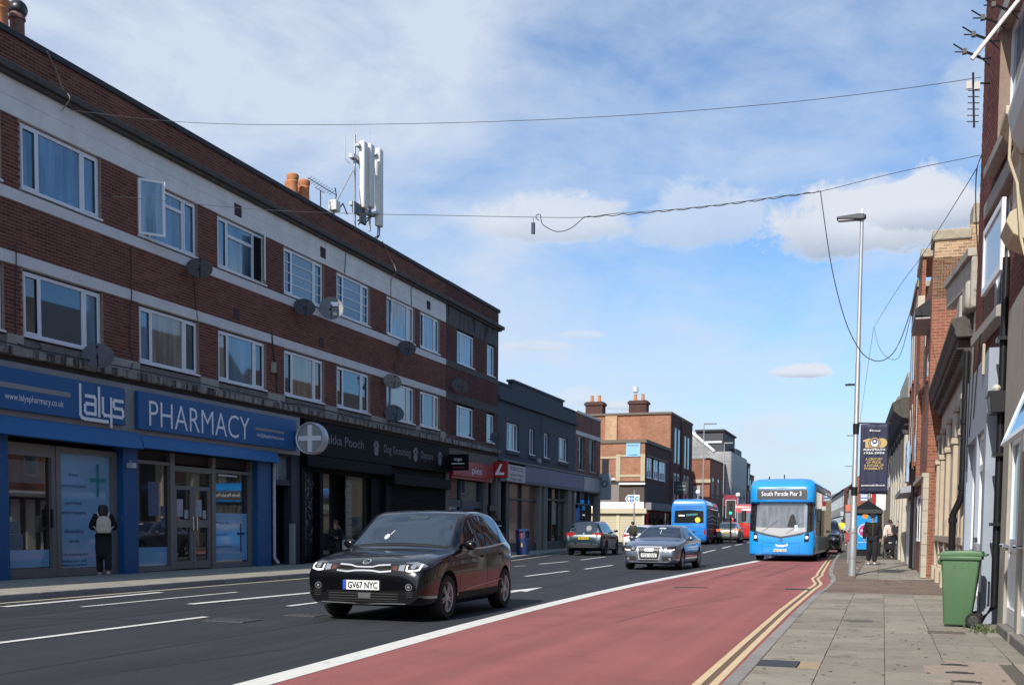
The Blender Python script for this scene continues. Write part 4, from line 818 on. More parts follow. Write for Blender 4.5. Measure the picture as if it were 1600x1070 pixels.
# ================================================================== slate blue shop with stepped parapet
sb_ = thing('slate_blue_shop', 'slate blue two storey shop with a stepped parapet', 'building', (-17, 53, .11))
SLATE = mat('slate_blue_render', (.050, .068, .085), .8, ns=3, na=.14, ns2=20, na2=.06)
TS = facade(-17.0, 1)
W2 = [(47.6, 49.38), (51.0, 51.85), (53.45, 54.35), (56.1, 57.9)]
e = [46.36] + [q for p_ in W2 for q in p_] + [59.48]
b = MB(TS)
for i in range(0, len(e), 2): b.box(e[i], e[i + 1], -.25, 0, 5.0, 6.34)
b.box(46.36, 59.48, -.25, 0, 6.34, 7.98); b.box(46.36, 59.48, -.25, 0, 4.5, 5.0)
b.prism([(48.4, 7.98), (48.4, 8.28), (56.9, 8.3), (56.9, 7.98)], -.25, .0, axis='d')
b.prism([(48.4, 8.28), (52.6, 8.85), (56.9, 8.28)], -.25, .0, axis='d') if False else None
b.box(46.36, 59.48, -6, -.26, 4.4, 7.9); b.box(46.36, 59.48, -6, -.9, -.2, 4.4)
b.done('wall', SLATE, sb_)
MB(TS).box(46.36, 59.48, 0, .16, 7.22, 7.36).box(46.36, 59.48, 0, .09, 7.36, 7.46).done('cornice', SLATE, sb_, bevel=.015)
MB(TS).box(48.3, 57.0, -.3, .06, 8.3, 8.4).box(46.36, 48.3, -.3, .05, 7.98, 8.06).box(57.0, 59.48, -.3, .05, 7.98, 8.06).done('coping', SLATE, sb_)
for i, (l, r_) in enumerate(W2):
    window(sb_, TS, l, r_, 5.02, 6.32, splits=((.33, .67) if r_ - l > 1.2 else (.5,)), casement=False, glasses=[SKYGL3, SKYGL2, SKYGL3], rec=.1)
    MB(TS).box(l - .12, r_ + .12, 0, .1, 4.82, 4.97).done('window_sill', SLATE, sb_)
b = MB(TS); b.tube([(52.7, .02, 6.2), (52.7, .08, 6.2), (52.7, .08, 7.2)], .02, 6); b.done('pipe', SLATE, sb_)
tes = thing('convenience_shopfront', 'mini supermarket shopfront with a plain blue grey fascia below the slate blue wall', 'shopfront', (-17, 56, .11))
FASB = mat('faded_blue_fascia', (.10, .115, .20), .5, ns=1.1, na=.12, wear=((.16, .17, .24), 3, .58, (1, 1, .1)))
for k in range(9): a = 49.95 + k * 1.21; MB(TS).box(a + .006, a + 1.204, -.1, .16, 3.6, 4.4).done('fascia_panel', FASB, tes)
MB(TS).box(46.36, 65.25, -.1, .22, 4.41, 4.5).done('fascia_trim', mat('grey_trim', (.13, .14, .15), .6), tes)
MB(TS).box(46.4, 65.25, -.2, .14, 3.48, 3.59).done('fascia_trim', MATS['grey_trim'], tes)
PALE = mat('off_white_sign', (.50, .49, .46), .5, ns=3, na=.06)
MB(TS).box(47.2, 49.9, -.1, .18, 3.5, 4.3).done('shop_sign', PALE, tes, bevel=.01)
TX = mat('navy_lettering', (.035, .035, .06), .5)
for s, z, w_, h in (('TESCO', 4.03, 1.85, .18), ('express', 3.79, 1.8, .13), ('free cash', 3.58, 1.7, .12)): text(s, TX, tes, (-16.815, 48.55, z), width=w_, height=h, xd=(0, 1, 0), align='CENTER', bold=.012)
MB(TS).box(60.85, 64.4, -.1, .18, 3.55, 4.38).done('shop_sign', mat('silver_sign', (.34, .36, .37), .4, ns=2), tes)
STN = mat('shop_pier_stone', (.20, .19, .165), .9, ns=4, na=.2)
for l, r_ in ((46.4, 46.75), (52.6, 53.1), (53.5, 54.1), (58.0, 58.75), (59.2, 59.5), (64.6, 65.25)): MB(TS).box(l, r_, -.3, .04, .1, 3.5).done('pier', STN, tes, bevel=.012)
PHOTO = glassmat('food_photo_vinyl', (.20, .085, .06), .06, .2, folds=1.6)
sw = MB(TS).box(47.9, 52.6, -.3, -.12, .1, .55).box(50.2, 50.32, -.28, -.12, .55, 3.48).box(47.9, 48.4, -.3, -.12, .1, 3.48).box(48.4, 52.6, -.27, -.11, 2.66, 2.74).done('shop_window', mat('charcoal_frame', (.03, .033, .038), .5), tes)
MB(TS).box(48.4, 50.2, -.26, -.24, .55, 3.48).done('window_print', PHOTO, sw); MB(TS).box(50.32, 52.6, -.26, -.24, .55, 3.48).done('window_print', PHOTO, sw)
MB(TS).box(46.75, 47.9, -.5, -.4, .1, 3.48).done('door', mat('navy_door', (.02, .03, .07), .5), tes)
sw = MB(TS).box(54.1, 58.0, -.3, -.12, .1, .6).box(54.1, 58.0, -.3, -.12, 2.8, 2.9).box(55.3, 55.42, -.3, -.12, .6, 3.48).box(56.6, 56.72, -.3, -.12, .6, 3.48).done('shop_window', MATS['charcoal_frame'], tes)
for l, r_ in ((54.1, 55.3), (55.42, 56.6), (56.72, 58.0)): MB(TS).box(l, r_, -.26, -.24, .6, 2.8).done('pane', SHOPGL, sw); MB(TS).box(l, r_, -.26, -.24, 2.9, 3.48).done('pane', SKYGL2, sw)
MB(TS).box(55.5, 56.5, -.235, -.23, 1.5, 2.7).done('poster', mat('green_white_poster', (.22, .27, .24), .5, ns=3, na=.6), sw)
MB(TS).box(56.75, 57.4, -.235, -.23, .9, 2.6).done('poster', mat('dark_green_poster', (.02, .09, .05), .5, ns=3, na=.5), sw)
sw = MB(TS).box(59.5, 64.6, -.3, -.12, 2.7, 2.8).box(61.0, 61.1, -.3, -.12, 2.8, 3.48).box(62.8, 62.9, -.3, -.12, 2.8, 3.48).box(61.5, 61.6, -.3, -.12, .1, 2.7).done('shop_window', MATS['charcoal_frame'], tes)
MB(TS).box(59.5, 64.6, -.26, -.24, 2.8, 3.48).done('pane', SKYGL2, sw); MB(TS).box(61.6, 64.6, -.4, -.38, .1, 2.7).done('pane', SHOPGL, sw)
MB(TS).box(59.6, 61.4, -.25, -.2, .4, 2.5).done('poster', mat('bright_blue_poster', (.015, .13, .42), .5, ns=4, na=.4), sw)
alarm = MB(TS).lathe([(.14, .0), (.14, .12), (.1, .16)], (52.4, 0, 4.75), 12, axis='y').done('alarm_box', mat('alarm_box', (.3, .31, .32), .5)); tag(alarm, 'pale alarm lamp on the slate blue wall above the fascia', 'alarm')
# ------------------------------------------------------------------ brick neighbour
bn = thing('brick_shop_house', 'red brick two storey end house with dark windows right of the slate blue shop', 'building', (-17, 62, .11))
W3 = [(60.0, 61.5), (62.6, 64.1)]
b = MB(TS); e = [59.5, 60.0, 61.5, 62.6, 64.1, 65.2]
for i in range(0, 6, 2): b.box(e[i], e[i + 1], -.25, 0, 4.7, 6.75)
b.box(59.5, 65.2, -.25, 0, 7.0, 8.0); b.box(59.5, 65.2, -.25, 0, 4.5, 4.7); b.box(59.5, 65.2, -9, -.25, 4.4, 7.9); b.box(59.5, 65.2, -9, -.6, -.2, 4.4)
b.done('wall', BRKT, bn)
MB(TS).box(59.5, 65.22, -.25, .03, 6.76, 6.99).done('lintel_band', BAND, bn); MB(TS).box(59.5, 65.25, -.3, .05, 8.0, 8.14).done('coping', BAND, bn)
for l, r_ in W3: window(bn, TS, l, r_, 4.75, 6.74, splits=(.5,), casement=False, transom=(0, .6), glass=SKYGL2, frame=mat('grey_frame', (.32, .33, .35), .5), rec=.12)
hs = thing('grey_hanging_sign', 'grey projecting shop sign with a dark round emblem at the brick house corner', 'sign', (-16.6, 65.0, 4))
F4 = lambda a, d, z: (a, 64.9 - d, z)
MB(F4).box(-17, -16.2, -.08, .08, 3.1, 4.75).done('sign_board', mat('grey_sign', (.24, .28, .30), .5), hs, bevel=.02); MB(F4).lathe([(.22, .081), (.22, .09)], (-16.6, 0, 4.1), 18, axis='y').done('emblem', mat('dark_teal', (.02, .07, .08), .5), hs); MB(F4).lathe([(.13, .091), (.13, .095)], (-16.6, 0, 4.1), 18, axis='y').done('emblem_centre', MATS['grey_sign'], hs)
# ================================================================== right hand side: cream building beside the camera
TR = facade(1.3, -1)
cr = thing('cream_building', 'cream painted building at the right edge with a moulded bracket and white doors', 'building', (1.3, 10, .11))
CREAM = mat('cream_paint', (.52, .45, .32), .75, ns=4, na=.1, ns2=25, na2=.05, wear=((.26, .22, .17), 3, .66))
DIRTYC = mat('grubby_cream_render', (.36, .335, .28), .9, ns=2.5, na=.14, bump=.2, ns2=20, na2=.07, wear=((.17, .155, .13), 2, .6, (1, 1, .25)))
DA, DB_ = 12.35, 13.45
TR = facade(1.34, -1)
b = MB(TR); b.box(-4, DA - 1.9, -.3, 0, -.2, 3.9); b.box(DA - .25, DA, -.3, 0, -.2, 3.9); b.box(DB_, 14.05, -.3, 0, -.2, 3.9); b.box(DA - 1.9, DA - .25, -.3, 0, 2.55, 3.9); b.box(DA, DB_, -.3, 0, 2.35, 3.9); b.box(-4, 14.05, -8, -.31, -.2, 3.9)
b.done('wall', DIRTYC, cr)
MB().box(2.1, 10, -60, 6.9, -.2, 9.5).done('unseen_brick_block', BRKR, cr)  # unseen mass behind the camera, added for dark reflections in the car
MB(TR).box(-60, -4, -8, 0, -.2, 3.9).done('shop_wall', DIRTYC, cr)
for (a0, a1, zt) in ((DA, DB_, 2.35), (DA - 1.9, DA - .25, 2.55)):
    b = MB(TR)
    for q in ((a0, a0 + .09, .22, zt), (a1 - .09, a1, .22, zt), (a0 + .09, a1 - .09, zt - .09, zt), (a0 + .09, a1 - .09, .22, .42), (a0 + .09, a1 - .09, 1.05, 1.2)): b.box(q[0], q[1], -.1, -.03, q[2], q[3])
    d_ = b.done('door', WHITE, cr, bevel=.006); MB(TR).box(a0 + .09, a1 - .09, -.08, -.06, .42, 1.05).done('door_panel', WHITE, d_); MB(TR).box(a0 + .09, a1 - .09, -.08, -.06, 1.2, zt - .09).done('pane', SKYGL2, d_)
    MB(TR).tube([(a1 - .05, -.03, 1.12), (a1 - .05, .03, 1.12)], .015, 6).ball((a1 - .05, .045, 1.12), .03, 8).done('handle', CHROME, d_)
    MB(TR).box(a0 - .05, a1 + .05, -.3, .06, .1, .215).done('doorstep', CONC, d_, bevel=.01)
# moulded bracket carrying the bay above the shop
TBR = (lambda a, d, z: (1.60 - d, a - .15, z + .72)); A0_, A1_ = 12.95, 13.6
prof = [(.0, 3.72), (.22, 3.70), (.36, 3.78), (.44, 3.92), (.40, 4.02), (.32, 4.06), (.32, 4.60), (.38, 4.66), (.38, 4.74), (.33, 4.76), (.33, 4.92), (.38, 4.96), (.42, 4.98), (.43, 5.03), (.48, 5.06), (.48, 5.15), (.0, 5.15)]
MB(TBR).prism(prof, A0_, A1_, axis='a').done('bracket', CREAM, cr, bevel=.008)
MB(TBR).prism([(0, 4.55), (.32, 4.62), (.42, 4.8), (.46, 5.0), (.46, 5.06), (0, 5.2)], 6, A0_ - .02, axis='a').done('bay_cornice', mat('white_soffit', (.6, .6, .58), .6), cr)
MB(TBR).box(6, A0_ - .02, -.1, .18, 3.9, 4.55).done('bay_wall', CREAM, cr)
MB(TBR).box(6, A0_ + .2, -.3, .21, 3.78, 3.9).done('bay_sill', CREAM, cr)
MB().tube([(1.17, 12.75, 5.65), (1.17, 12.8, 5.3), (1.25, 12.7, 5.0), (1.3, 12.65, 4.4), (1.34, 12.55, 4.2)], .016, 7).done('cable_conduit', CREAM, cr, smooth=True)
# top-hung window standing open near the door
ow = thing('open_window', 'white top hung window standing open above the cream doors', 'window', (1.34, 11, 2.5))
TH = lambda a, u, w_: (1.335 - u * math.sin(RAD(20)) - w_ * math.cos(RAD(21)), a - .35, 2.70 - u * math.cos(RAD(21)) + w_ * math.sin(RAD(21)) * .6)
b = MB(TH); U = .62
for q in ((9.2, 9.27, 0, U), (11.93, 12.0, 0, U), (9.27, 11.93, 0, .07), (9.27, 11.93, U - .07, U)): b.box(q[0], q[1], q[2], q[3], 0, .05)
b.done('sash', WHITE, ow, bevel=.006); MB(TH).box(9.27, 11.93, .07, U - .07, .02, .03).done('pane', SKYGL, ow)
MB(TR).box(9.1, 12.05, .001, .012, 2.1, 2.8).done('window_frame', WHITE, ow)
MB(TR).box(6, 9.3, .001, .12, .0, .62).done('low_brick_plinth', BRKR, cr)

# ================================================================== brick house with painted ground floor
bh = thing('brick_house', 'dark red brick house with pale blue grey ground floor beside the green bin', 'building', (1.3, 17, .11))
B0, B1 = 14.75, 18.35
TW = slant((1.90, 6.9), (1.275, 18.3)); wy = lambda y: (y - 6.9) / math.cos(math.atan2(1.90 - 1.275, 18.3 - 6.9)); E1_ = wy(18.3)
W1 = (wy(15.3), wy(17.45), 4.3, 5.92); WU = (wy(14.4), wy(16.7), 6.55, 8.3)
def holed(b, a0, a1, z0, z1, holes, d0, d1):
    zs = sorted({z0, z1} | {h for q in holes for h in (q[2], q[3])})
    for za, zb_ in zip(zs, zs[1:]):
        cur = a0
        for q in sorted(holes):
            if q[2] < zb_ - 1e-6 and q[3] > za + 1e-6: b.box(cur, q[0], d0, d1, za, zb_); cur = q[1]
        b.box(cur, a1, d0, d1, za, zb_)
b = MB(TW); holed(b, 0, E1_, 3.62, 12, [W1, WU], -.3, -.003); b.box(0, E1_, -8, -.31, 3.0, 11.8); b.box(wy(14.3), E1_, -8, -.31, -.2, 3.0)
wl_ = b.done('wall', MORTAR, bh)
RB = brickmat('red_brick', [(.13, .04, .034), (.165, .055, .042), (.115, .04, .036), (.19, .07, .05)])
fl = []; zs = [3.63, W1[2], W1[3], WU[2], WU[3], 11.9]; BL0 = wy(12.0)
for za, zb_, h in ((zs[0], zs[1], None), (zs[1], zs[2], W1), (zs[2], zs[3], None), (zs[3], zs[4], WU), (zs[4], zs[5], None)):
    if h: fl += [(BL0, h[0], za, zb_), (h[1], E1_, za, zb_)]
    else: fl.append((BL0, E1_, za, zb_))
bricks(TW, fl, wl_, m=RB, single=lambda q: 4.6 < q[2] < 8.6 and q[0] < wy(16.0), maxn=250)
STONE = mat('grey_sill_stone', (.33, .31, .28), .9, ns=4, na=.2, bump=.3, wear=((.14, .13, .12), 3, .6))
for W in (W1, WU):
    window(bh, TW, W[0], W[1], W[2], W[3], splits=(.5,), rec=.14, glass=SKYGL3, casement=False, sill=False)
    MB(TW).prism([(-.1, W[2] - .004), (.15, W[2] - .1), (.15, W[2] - .24), (-.1, W[2] - .24)], W[0] - .12, W[1] + .12, axis='a').done('window_sill', STONE, bh, bevel=.008)
    MB(TW).box(W[0] - .12, W[1] + .12, -.1, .03, W[3] + .004, W[3] + .22).done('lintel', STONE, bh)
# the opened casement of the first floor window, standing almost parallel to the wall
TO = lambda a, d, z: TW(W1[1] - .3 - a * math.cos(RAD(9)), .03 + d, z)
b = MB(TO)
for q in ((0, .09, 4.72, 5.66), (1.61, 1.7, 4.72, 5.66), (.09, 1.61, 4.72, 4.81), (.09, 1.61, 5.57, 5.66)): b.box(q[0], q[1], 0, .05, q[2], q[3])
oc = b.done('open_casement', WHITE, bh); MB(TO).box(.09, 1.61, .02, .03, 4.81, 5.57).done('pane', mat('frosted_pane', (.34, .38, .42), .12, ns=1.5, na=.2, stretch=(9, 9, .4)), oc)
PB = mat('blue_grey_render', (.30, .345, .41), .85, ns=2.5, na=.1, bump=.15, ns2=18, na2=.05, wear=((.13, .135, .15), 2.2, .63, (1, 1, .3)))
GW, GD = (16.35, 18.0, .95, 2.62), (15.1, 16.15, .22, 2.62)
TR = facade(1.3, -1); b = MB(TR); holed(b, B0, B1 + .02, -.2, 3.6, [GW, GD], -.3, .1); gf = b.done('painted_ground_floor', PB, bh)
TG = facade(1.2, -1)
window(bh, TG, GW[0], GW[1], GW[2], GW[3], splits=(.33, .66), rec=.09, glass=SKYGL, casement=False, sill=False)
MB(TG).prism([(-.12, .945), (.13, .9), (.13, .74), (.0, .70), (-.12, .70)], GW[0] - .12, GW[1] + .1, axis='a').done('window_sill', STONE, bh, bevel=.01)
b = MB(TG); a0, a1 = GD[0], GD[1]
for q in ((a0, a0 + .08, .22, 2.62), (a1 - .08, a1, .22, 2.62), (a0 + .08, a1 - .08, 2.1, 2.2), (a0 + .08, a1 - .08, 2.54, 2.62), (a0 + .08, a1 - .08, .22, .4), (a0 + .08, a1 - .08, 1.0, 1.12), (a0 + .47, a0 + .57, .4, 1.0)): b.box(q[0], q[1], -.12, -.04, q[2], q[3])
d_ = b.done('door', WHITE, bh, bevel=.006); MB(TG).box(a0 + .08, a1 - .08, -.1, -.08, 1.12, 2.1).done('pane', SKYGL3, d_); MB(TG).box(a0 + .08, a1 - .08, -.1, -.08, 2.2, 2.54).done('pane', SKYGL, d_); MB(TG).box(a0 + .08, a1 - .08, -.1, -.07, .4, 1.0).done('door_panel', WHITE, d_)
MB(TG).box(a1 - .12, a1 - .08, -.04, .02, 1.0, 1.2).done('handle', CHROME, d_); MB(TG).box(a0 - .05, a1 + .05, -.12, .1, .1, .215).done('doorstep', WHITE, d_, bevel=.008)
MB(TG).box(B0, GD[0] - .06, 0, .015, .08, .5).box(GD[1] + .06, B1, 0, .015, .08, .5).done('plinth', mat('dark_plinth', (.12, .125, .13), .9, ns=4), bh)
MB(TG).box(15.35, 15.47, 0, .03, 3.35, 3.75).done('air_vent', mat('cream_vent', (.42, .36, .26), .7), bh)
cable_l = []
for k, pts in enumerate([[(16.0, .02, 3.98), (16.4, .02, 3.4), (16.7, .02, 2.9)], [(16.9, .02, 3.98), (17.1, .02, 3.3), (17.4, .02, 2.7)], [(17.6, .02, 3.98), (17.75, .02, 3.2), (17.8, .02, 2.2)]]):
    wire([TG(*p) for p in pts], .008, 'cable', DKC, ['nearest', 'middle', 'farthest'][k] + ' thin cable running down the blue grey render', 'cable')
dp = thing('downpipe', 'black cast iron downpipe with a hopper between cream and brick houses', 'drainpipe', (1.2, 14.6, .11))
b = MB(TR); b.tube([(14.3, -.02, 4.6), (14.3, -.02, .35), (14.3, .14, .16)], .045, 10); b.done('pipe', IRON, dp, smooth=True)
MB(TR).prism([(-.12, 2.98), (.15, 2.98), (.15, 2.93), (.13, 2.93), (.11, 2.72), (-.1, 2.72), (-.12, 2.93)], 14.08, 14.5, axis='a').done('hopper', IRON, dp, bevel=.006)
for z in (1.35, 2.2, 3.6): MB(TR).box(14.18, 14.42, -.1, .06, z, z + .04).done('pipe_clip', IRON, dp)
MB(TR).ball((14.2, .05, 3.02), .05, 7).done('bird_mess', mat('chalky_white', (.55, .53, .48), .9), dp)
dp2 = thing('downpipe', 'black downpipe with a swan neck between the blue grey wall and the stone building', 'drainpipe', (1.2, 18.6, .11))
MB(TR).tube([(18.5, .12, 4.15), (18.5, .12, 1.95), (18.5, .14, 1.8), (18.62, .24, 1.55), (18.62, .24, .15)], .055, 10).done('pipe', IRON, dp2, smooth=True)
for z in (1.42, 1.95, 3.0): MB(TR).lathe([(.07, z), (.07, z + .08)], (18.5 if z > 1.5 else 18.62, .12 if z > 1.6 else .24, 0), 10).done('pipe_collar', IRON, dp2)
# ================================================================== classical stone building
TZ = facade(1.28, -1)
sn = thing('stone_building', 'weathered grey stone building with a dentilled cornice between two brick houses', 'building', (1.28, 24, .11))
STN2 = mat('weathered_portland_stone', (.40, .37, .32), .9, ns=2.5, na=.2, bump=.35, ns2=18, na2=.08, wear=((.11, .10, .09), 1.9, .57, (1, 1, .3)))
SOOTS = mat('sooty_stone', (.085, .078, .07), .95, ns=5, na=.35, bump=.5)
CLEANS = mat('cream_stone', (.46, .385, .29), .9, ns=4, na=.14, bump=.2)
Z0, Z1 = 18.42, 28.3
WZ = [(20, 21.2, .95, 2.8), (22.3, 23.5, .95, 2.8), (24.6, 25.8, .95, 2.8), (26.6, 27.8, .3, 2.8)]
b = MB(TZ); holed(b, Z0, Z1, 0, 4.1, WZ, -.4, 0); b.box(Z0, Z1, -9, -.41, -.2, 5.4); b.box(Z0, Z1, -.4, 0, 4.1, 5.2); b.done('wall', STN2, sn)
for q in WZ: window(sn, TZ, *q, splits=(.5,), rec=.2, glass=SKYGL2, casement=False)
for a in (18.75, 19.5, 21.45, 23.75, 26.05, 27.9):
    b = MB(TZ); b.box(a, a + .34, 0, .09, .45, 2.9); b.box(a - .05, a + .39, 0, .14, .1, .45); b.box(a - .04, a + .38, 0, .13, 2.905, 3.02); b.done('pilaster', CLEANS, sn, bevel=.012)
    MB(TZ).box(a + .02, a + .32, 0, .07, 3.03, 3.5).box(a - .02, a + .36, 0, .11, 3.505, 3.62).done('carved_bracket', STN2, sn, bevel=.02)
MB(TZ).box(Z0, Z1, 0, .1, 1.05, 1.2).done('sill_moulding', CLEANS, sn, bevel=.015)
MB(TZ).prism([(0, 4.1), (.09, 4.1), (.12, 4.18), (.12, 4.25), (0, 4.25)], 18.9, Z1, axis='a').done('bed_moulding', SOOTS, sn)
a = 19.0
while a < Z1 - .2:
    MB(TZ).box(a, a + .17, 0, .22, 4.26, 4.43).done('dentil', SOOTS, sn, bevel=.01); a += .33
MB(TZ).prism([(0, 4.44), (.24, 4.44), (.27, 4.5), (.27, 4.56), (.33, 4.66), (.33, 4.72), (0, 4.8)], 18.8, Z1 + .05, axis='a').done('cornice', SOOTS, sn)
MB(TZ).prism([(18.42, 4.81), (18.42, 5.62), (26.2, 6.78), (26.2, 6.3), (20.5, 5.5), (20.5, 4.81)], -.3, .08, axis='d').done('raking_parapet', STN2, sn, bevel=.015)
MB(TZ).prism([(18.42, 5.63), (18.42, 5.75), (26.3, 6.93), (26.3, 6.79)], -.35, .14, axis='d').done('raking_coping', STN2, sn)
MB(TZ).box(18.6, 19.4, 0, .15, 4.83, 5.3).done('scroll_block', STN2, sn, bevel=.07, seg=3); MB(TZ).box(20.4, 21.2, 0, .13, 4.82, 5.45).done('scroll_block', STN2, sn, bevel=.07, seg=3)
b = MB(TZ); b.box(21.3, 28, -.4, -.02, 5.21, 5.5); b.done('blocking_course', STN2, sn)

# ================================================================== red brick building with stepped piers
P0, P1 = (1.04, 28.4), (.86, 42.6)
TB = slant(P0, P1); LB = math.hypot(P1[0] - P0[0], P1[1] - P0[1])
rb = thing('red_brick_building', 'tall red brick building with stone capped piers beside the stone cornice', 'building', (1.2, 35, .11))
def bbox_(b, *q): b.box(*q)
b = MB(TB); b.box(0, LB, -9, 0, -.2, 8.0); b.box(.0, .7, 0, .06, 2.75, 8.0); b.box(5.4, 7.9, 0, .1, 2.75, 9.3); b.box(9.4, LB, 0, .08, 2.75, 9.3); b.done('wall', BRKR, rb)
b = MB(TB); b.box(0, .85, -.75, .04, 7.0, 8.4); b.box(.0, .75, -1.6, -.75, 7.0, 8.75); b.done('chimney_pier', BRKY, rb)
CAP = mat('lichened_cap_stone', (.36, .31, .23), .95, ns=6, na=.3, bump=.4)
b = MB(TB); b.box(-.06, .92, -.8, .1, 8.4, 8.66); b.box(-.05, .85, -1.65, -.8, 8.75, 9.25); b.done('coping', CAP, rb, bevel=.03)
MB(TB).box(5.3, 8.0, -.5, .16, 9.3, 9.55).box(9.3, LB + .1, -.5, .14, 9.3, 9.5).done('coping', CAP, rb, bevel=.02)
MB(TB).box(5.35, 7.95, 0, .2, 7.8, 8.2).box(5.4, 7.9, .0, .15, 7.55, 7.8).done('stone_band', mat('buff_band', (.5, .44, .34), .9, ns=3, na=.14), rb, bevel=.015)
b = MB(TB); b.prism([(0, 6.75), (.42, 6.8), (.42, 6.95), (0, 7.25)], .9, 3.4, axis='a'); b.done('eaves', IRON, rb); MB(TB).box(.9, 3.4, .0, .4, 6.70, 6.74).done('eaves_soffit', mat('grey_soffit', (.4, .39, .37), .8), rb)
def nwin(a0, a1, z0, z1):
    e_ = .1 if 5.4 <= a0 < 7.9 else (.08 if a0 >= 9.4 else 0)
    o = MB(TB).box(a0, a1, -.02, e_ + .015, z0, z1).done('window', mat('cream_window_frame', (.56, .52, .42), .6), rb); MB(TB).box(a0 + .07, a1 - .07, -.01, e_ + .02, z0 + .07, z1 - .07).done('pane', SKYGL, o); MB(TB).box(a0 - .06, a1 + .06, -.02, e_ + .04, z0 - .12, z0 - .005).done('sill', BRKR, o)
for q in ((4.2, 5.0, 5.4, 7.0), (8.2, 9.0, 5.6, 7.4), (10.3, 11.1, 6.4, 8.2), (12.2, 13.0, 6.4, 8.2), (6.2, 7.0, 3.4, 5.4), (8.2, 9.0, 3.4, 5.2), (10.3, 11.1, 3.6, 5.6), (12.2, 13.0, 3.6, 5.6), (1.2, 1.7, 3.2, 4.8), (2.1, 2.6, 5.4, 6.0)): nwin(*q)
ASH = mat('ashlar_base', (.44, .40, .33), .9, ns=3, na=.16, bump=.25)
for r in range(9):
    for c_ in range(2):
        z = .12 + r * .28; MB(TB).box(c_ * .4 + .004, c_ * .4 + .396, 0, .13 + random.uniform(-.004, .004), z + .004, z + .276).done('stone_block', ASH, rb)
b = MB(TB); b.box(0, LB, 0, .16, 2.64, 2.74); b.done('stone_band', ASH, rb)
for (a0, a1) in ((2.0, 2.7), (3.4, 4.1), (4.7, 5.4)):
    o = MB(TB).box(a0, a1, -.02, .05, 1.0, 2.3).done('window', WHITE, rb); MB(TB).box(a0 + .08, a1 - .08, 0, .056, 1.08, 2.22).done('pane', SKYGL2, o)
# white folding doors and canopy
dd = MB(TB)
o = MB(TB).box(6.4, 12.6, -.05, .02, .1, 2.5).done('shop_entrance', mat('dark_entrance', (.05, .05, .052), .7), rb)
for k in range(7): a = 6.5 + k * .86; d_ = MB(TB).box(a, a + .5, .02, .1, .14, 2.35).done('white_shutter_door', mat('door_white', (.62, .62, .6), .5), rb, bevel=.012)
MB(TB).prism([(0, 2.5), (.5, 2.45), (.5, 2.6), (0, 2.75)], 6.2, 13.0, axis='a').done('canopy', mat('grey_canopy', (.34, .36, .4), .6, ns=3), rb)
bs = MB(TB).box(9.6, 11.2, .16, .24, 2.95, 4.3).done('blue_sign', mat('pale_blue_sign', (.34, .46, .6), .4)); tag(bs, 'pale blue projecting sign on the red brick building above the canopy', 'sign')
strokes([[(9.9, z), (10.8, z + .1)] for z in (3.2, 3.5, 3.8, 4.05)], .08, mat('sign_blue_print', (.04, .12, .3), .5), bs, 'sign_print', TB, d=.245)
tag(MB(TB).tube([(5.9, .16, 3.1), (5.9, .16, .15)], .05, 8).ball((5.9, .16, 3.15), .07, 8).done('downpipe', IRON, smooth=True), 'black downpipe on the red brick wall beside the white doors', 'drainpipe')
# ================================================================== second stone building and beyond
Q0, Q1 = (.84, 42.7), (.38, 57.5)
TQ = slant(Q0, Q1); LQ = math.hypot(Q1[0] - Q0[0], Q1[1] - Q0[1])
s2 = thing('stone_bank', 'pale stone building with columns and deep dark eaves behind the pushchair', 'building', (.6, 50, .11))
PST = mat('pale_bank_stone', (.50, .46, .38), .9, ns=3, na=.16, bump=.2, wear=((.2, .18, .15), 2, .62, (1, 1, .3)))
b = MB(TQ); b.box(0, LQ, -8, 0, -.2, 6.0); b.done('wall', PST, s2)
for k in range(6): a = .5 + k * 2.4; MB(TQ).box(a, a + .55, 0, .16, .1, 5.4).done('column', PST, s2, bevel=.03); MB(TQ).box(a - .06, a + .61, 0, .22, 5.0, 5.3).done('capital', SOOTS, s2)
for k in range(5): a = 1.35 + k * 2.4; o = MB(TQ).box(a, a + 1.2, -.02, .03, .9, 4.5).done('window', SOOTS, s2); MB(TQ).box(a + .08, a + 1.12, 0, .035, 1, 4.4).done('pane', SKYGL2, o)
MB(TQ).prism([(0, 5.5), (.3, 5.55), (.6, 5.8), (.66, 6.1), (.3, 6.3), (0, 6.3)], -.1, LQ, axis='a').done('cornice', SOOTS, s2); MB(TQ).box(0, LQ, -.5, .1, 6.3, 7.1).done('parapet', STN2, s2); MB(TQ).box(2.5, 9, -.8, .02, 7.1, 7.6).done('attic_block', STN2, s2)
b = MB(TQ); b.prism([(-1.0, 6.9), (-9, 6.9), (-4.8, 12.4)], -2, LQ, axis='a'); b.box(3.5, 4.6, -5.4, -4.2, 11, 13.6); b.box(11, 12, -5.4, -4.2, 11, 13.4); b.done('slate_roof', mat('grey_slate_roof', (.10, .10, .11), .8, ns=2, na=.2), s2)
ur = MB().lathe([(.2, 7.1), (.16, 7.3), (.3, 7.5), (.36, 7.75), (.28, 7.95), (.06, 8.1)], (.75, 56.5, 0), 14).done('stone_urn', CONC, smooth=True); tag(ur, 'stone ball finial on the roof behind the banner', 'finial')
nb_ = thing('tan_shop', 'tan rendered building with a white billboard behind the bus shelter', 'building', (.3, 66, .11))
TAN = mat('tan_render', (.27, .23, .16), .9, ns=2, na=.2); TT = slant((.36, 58), (.02, 80))
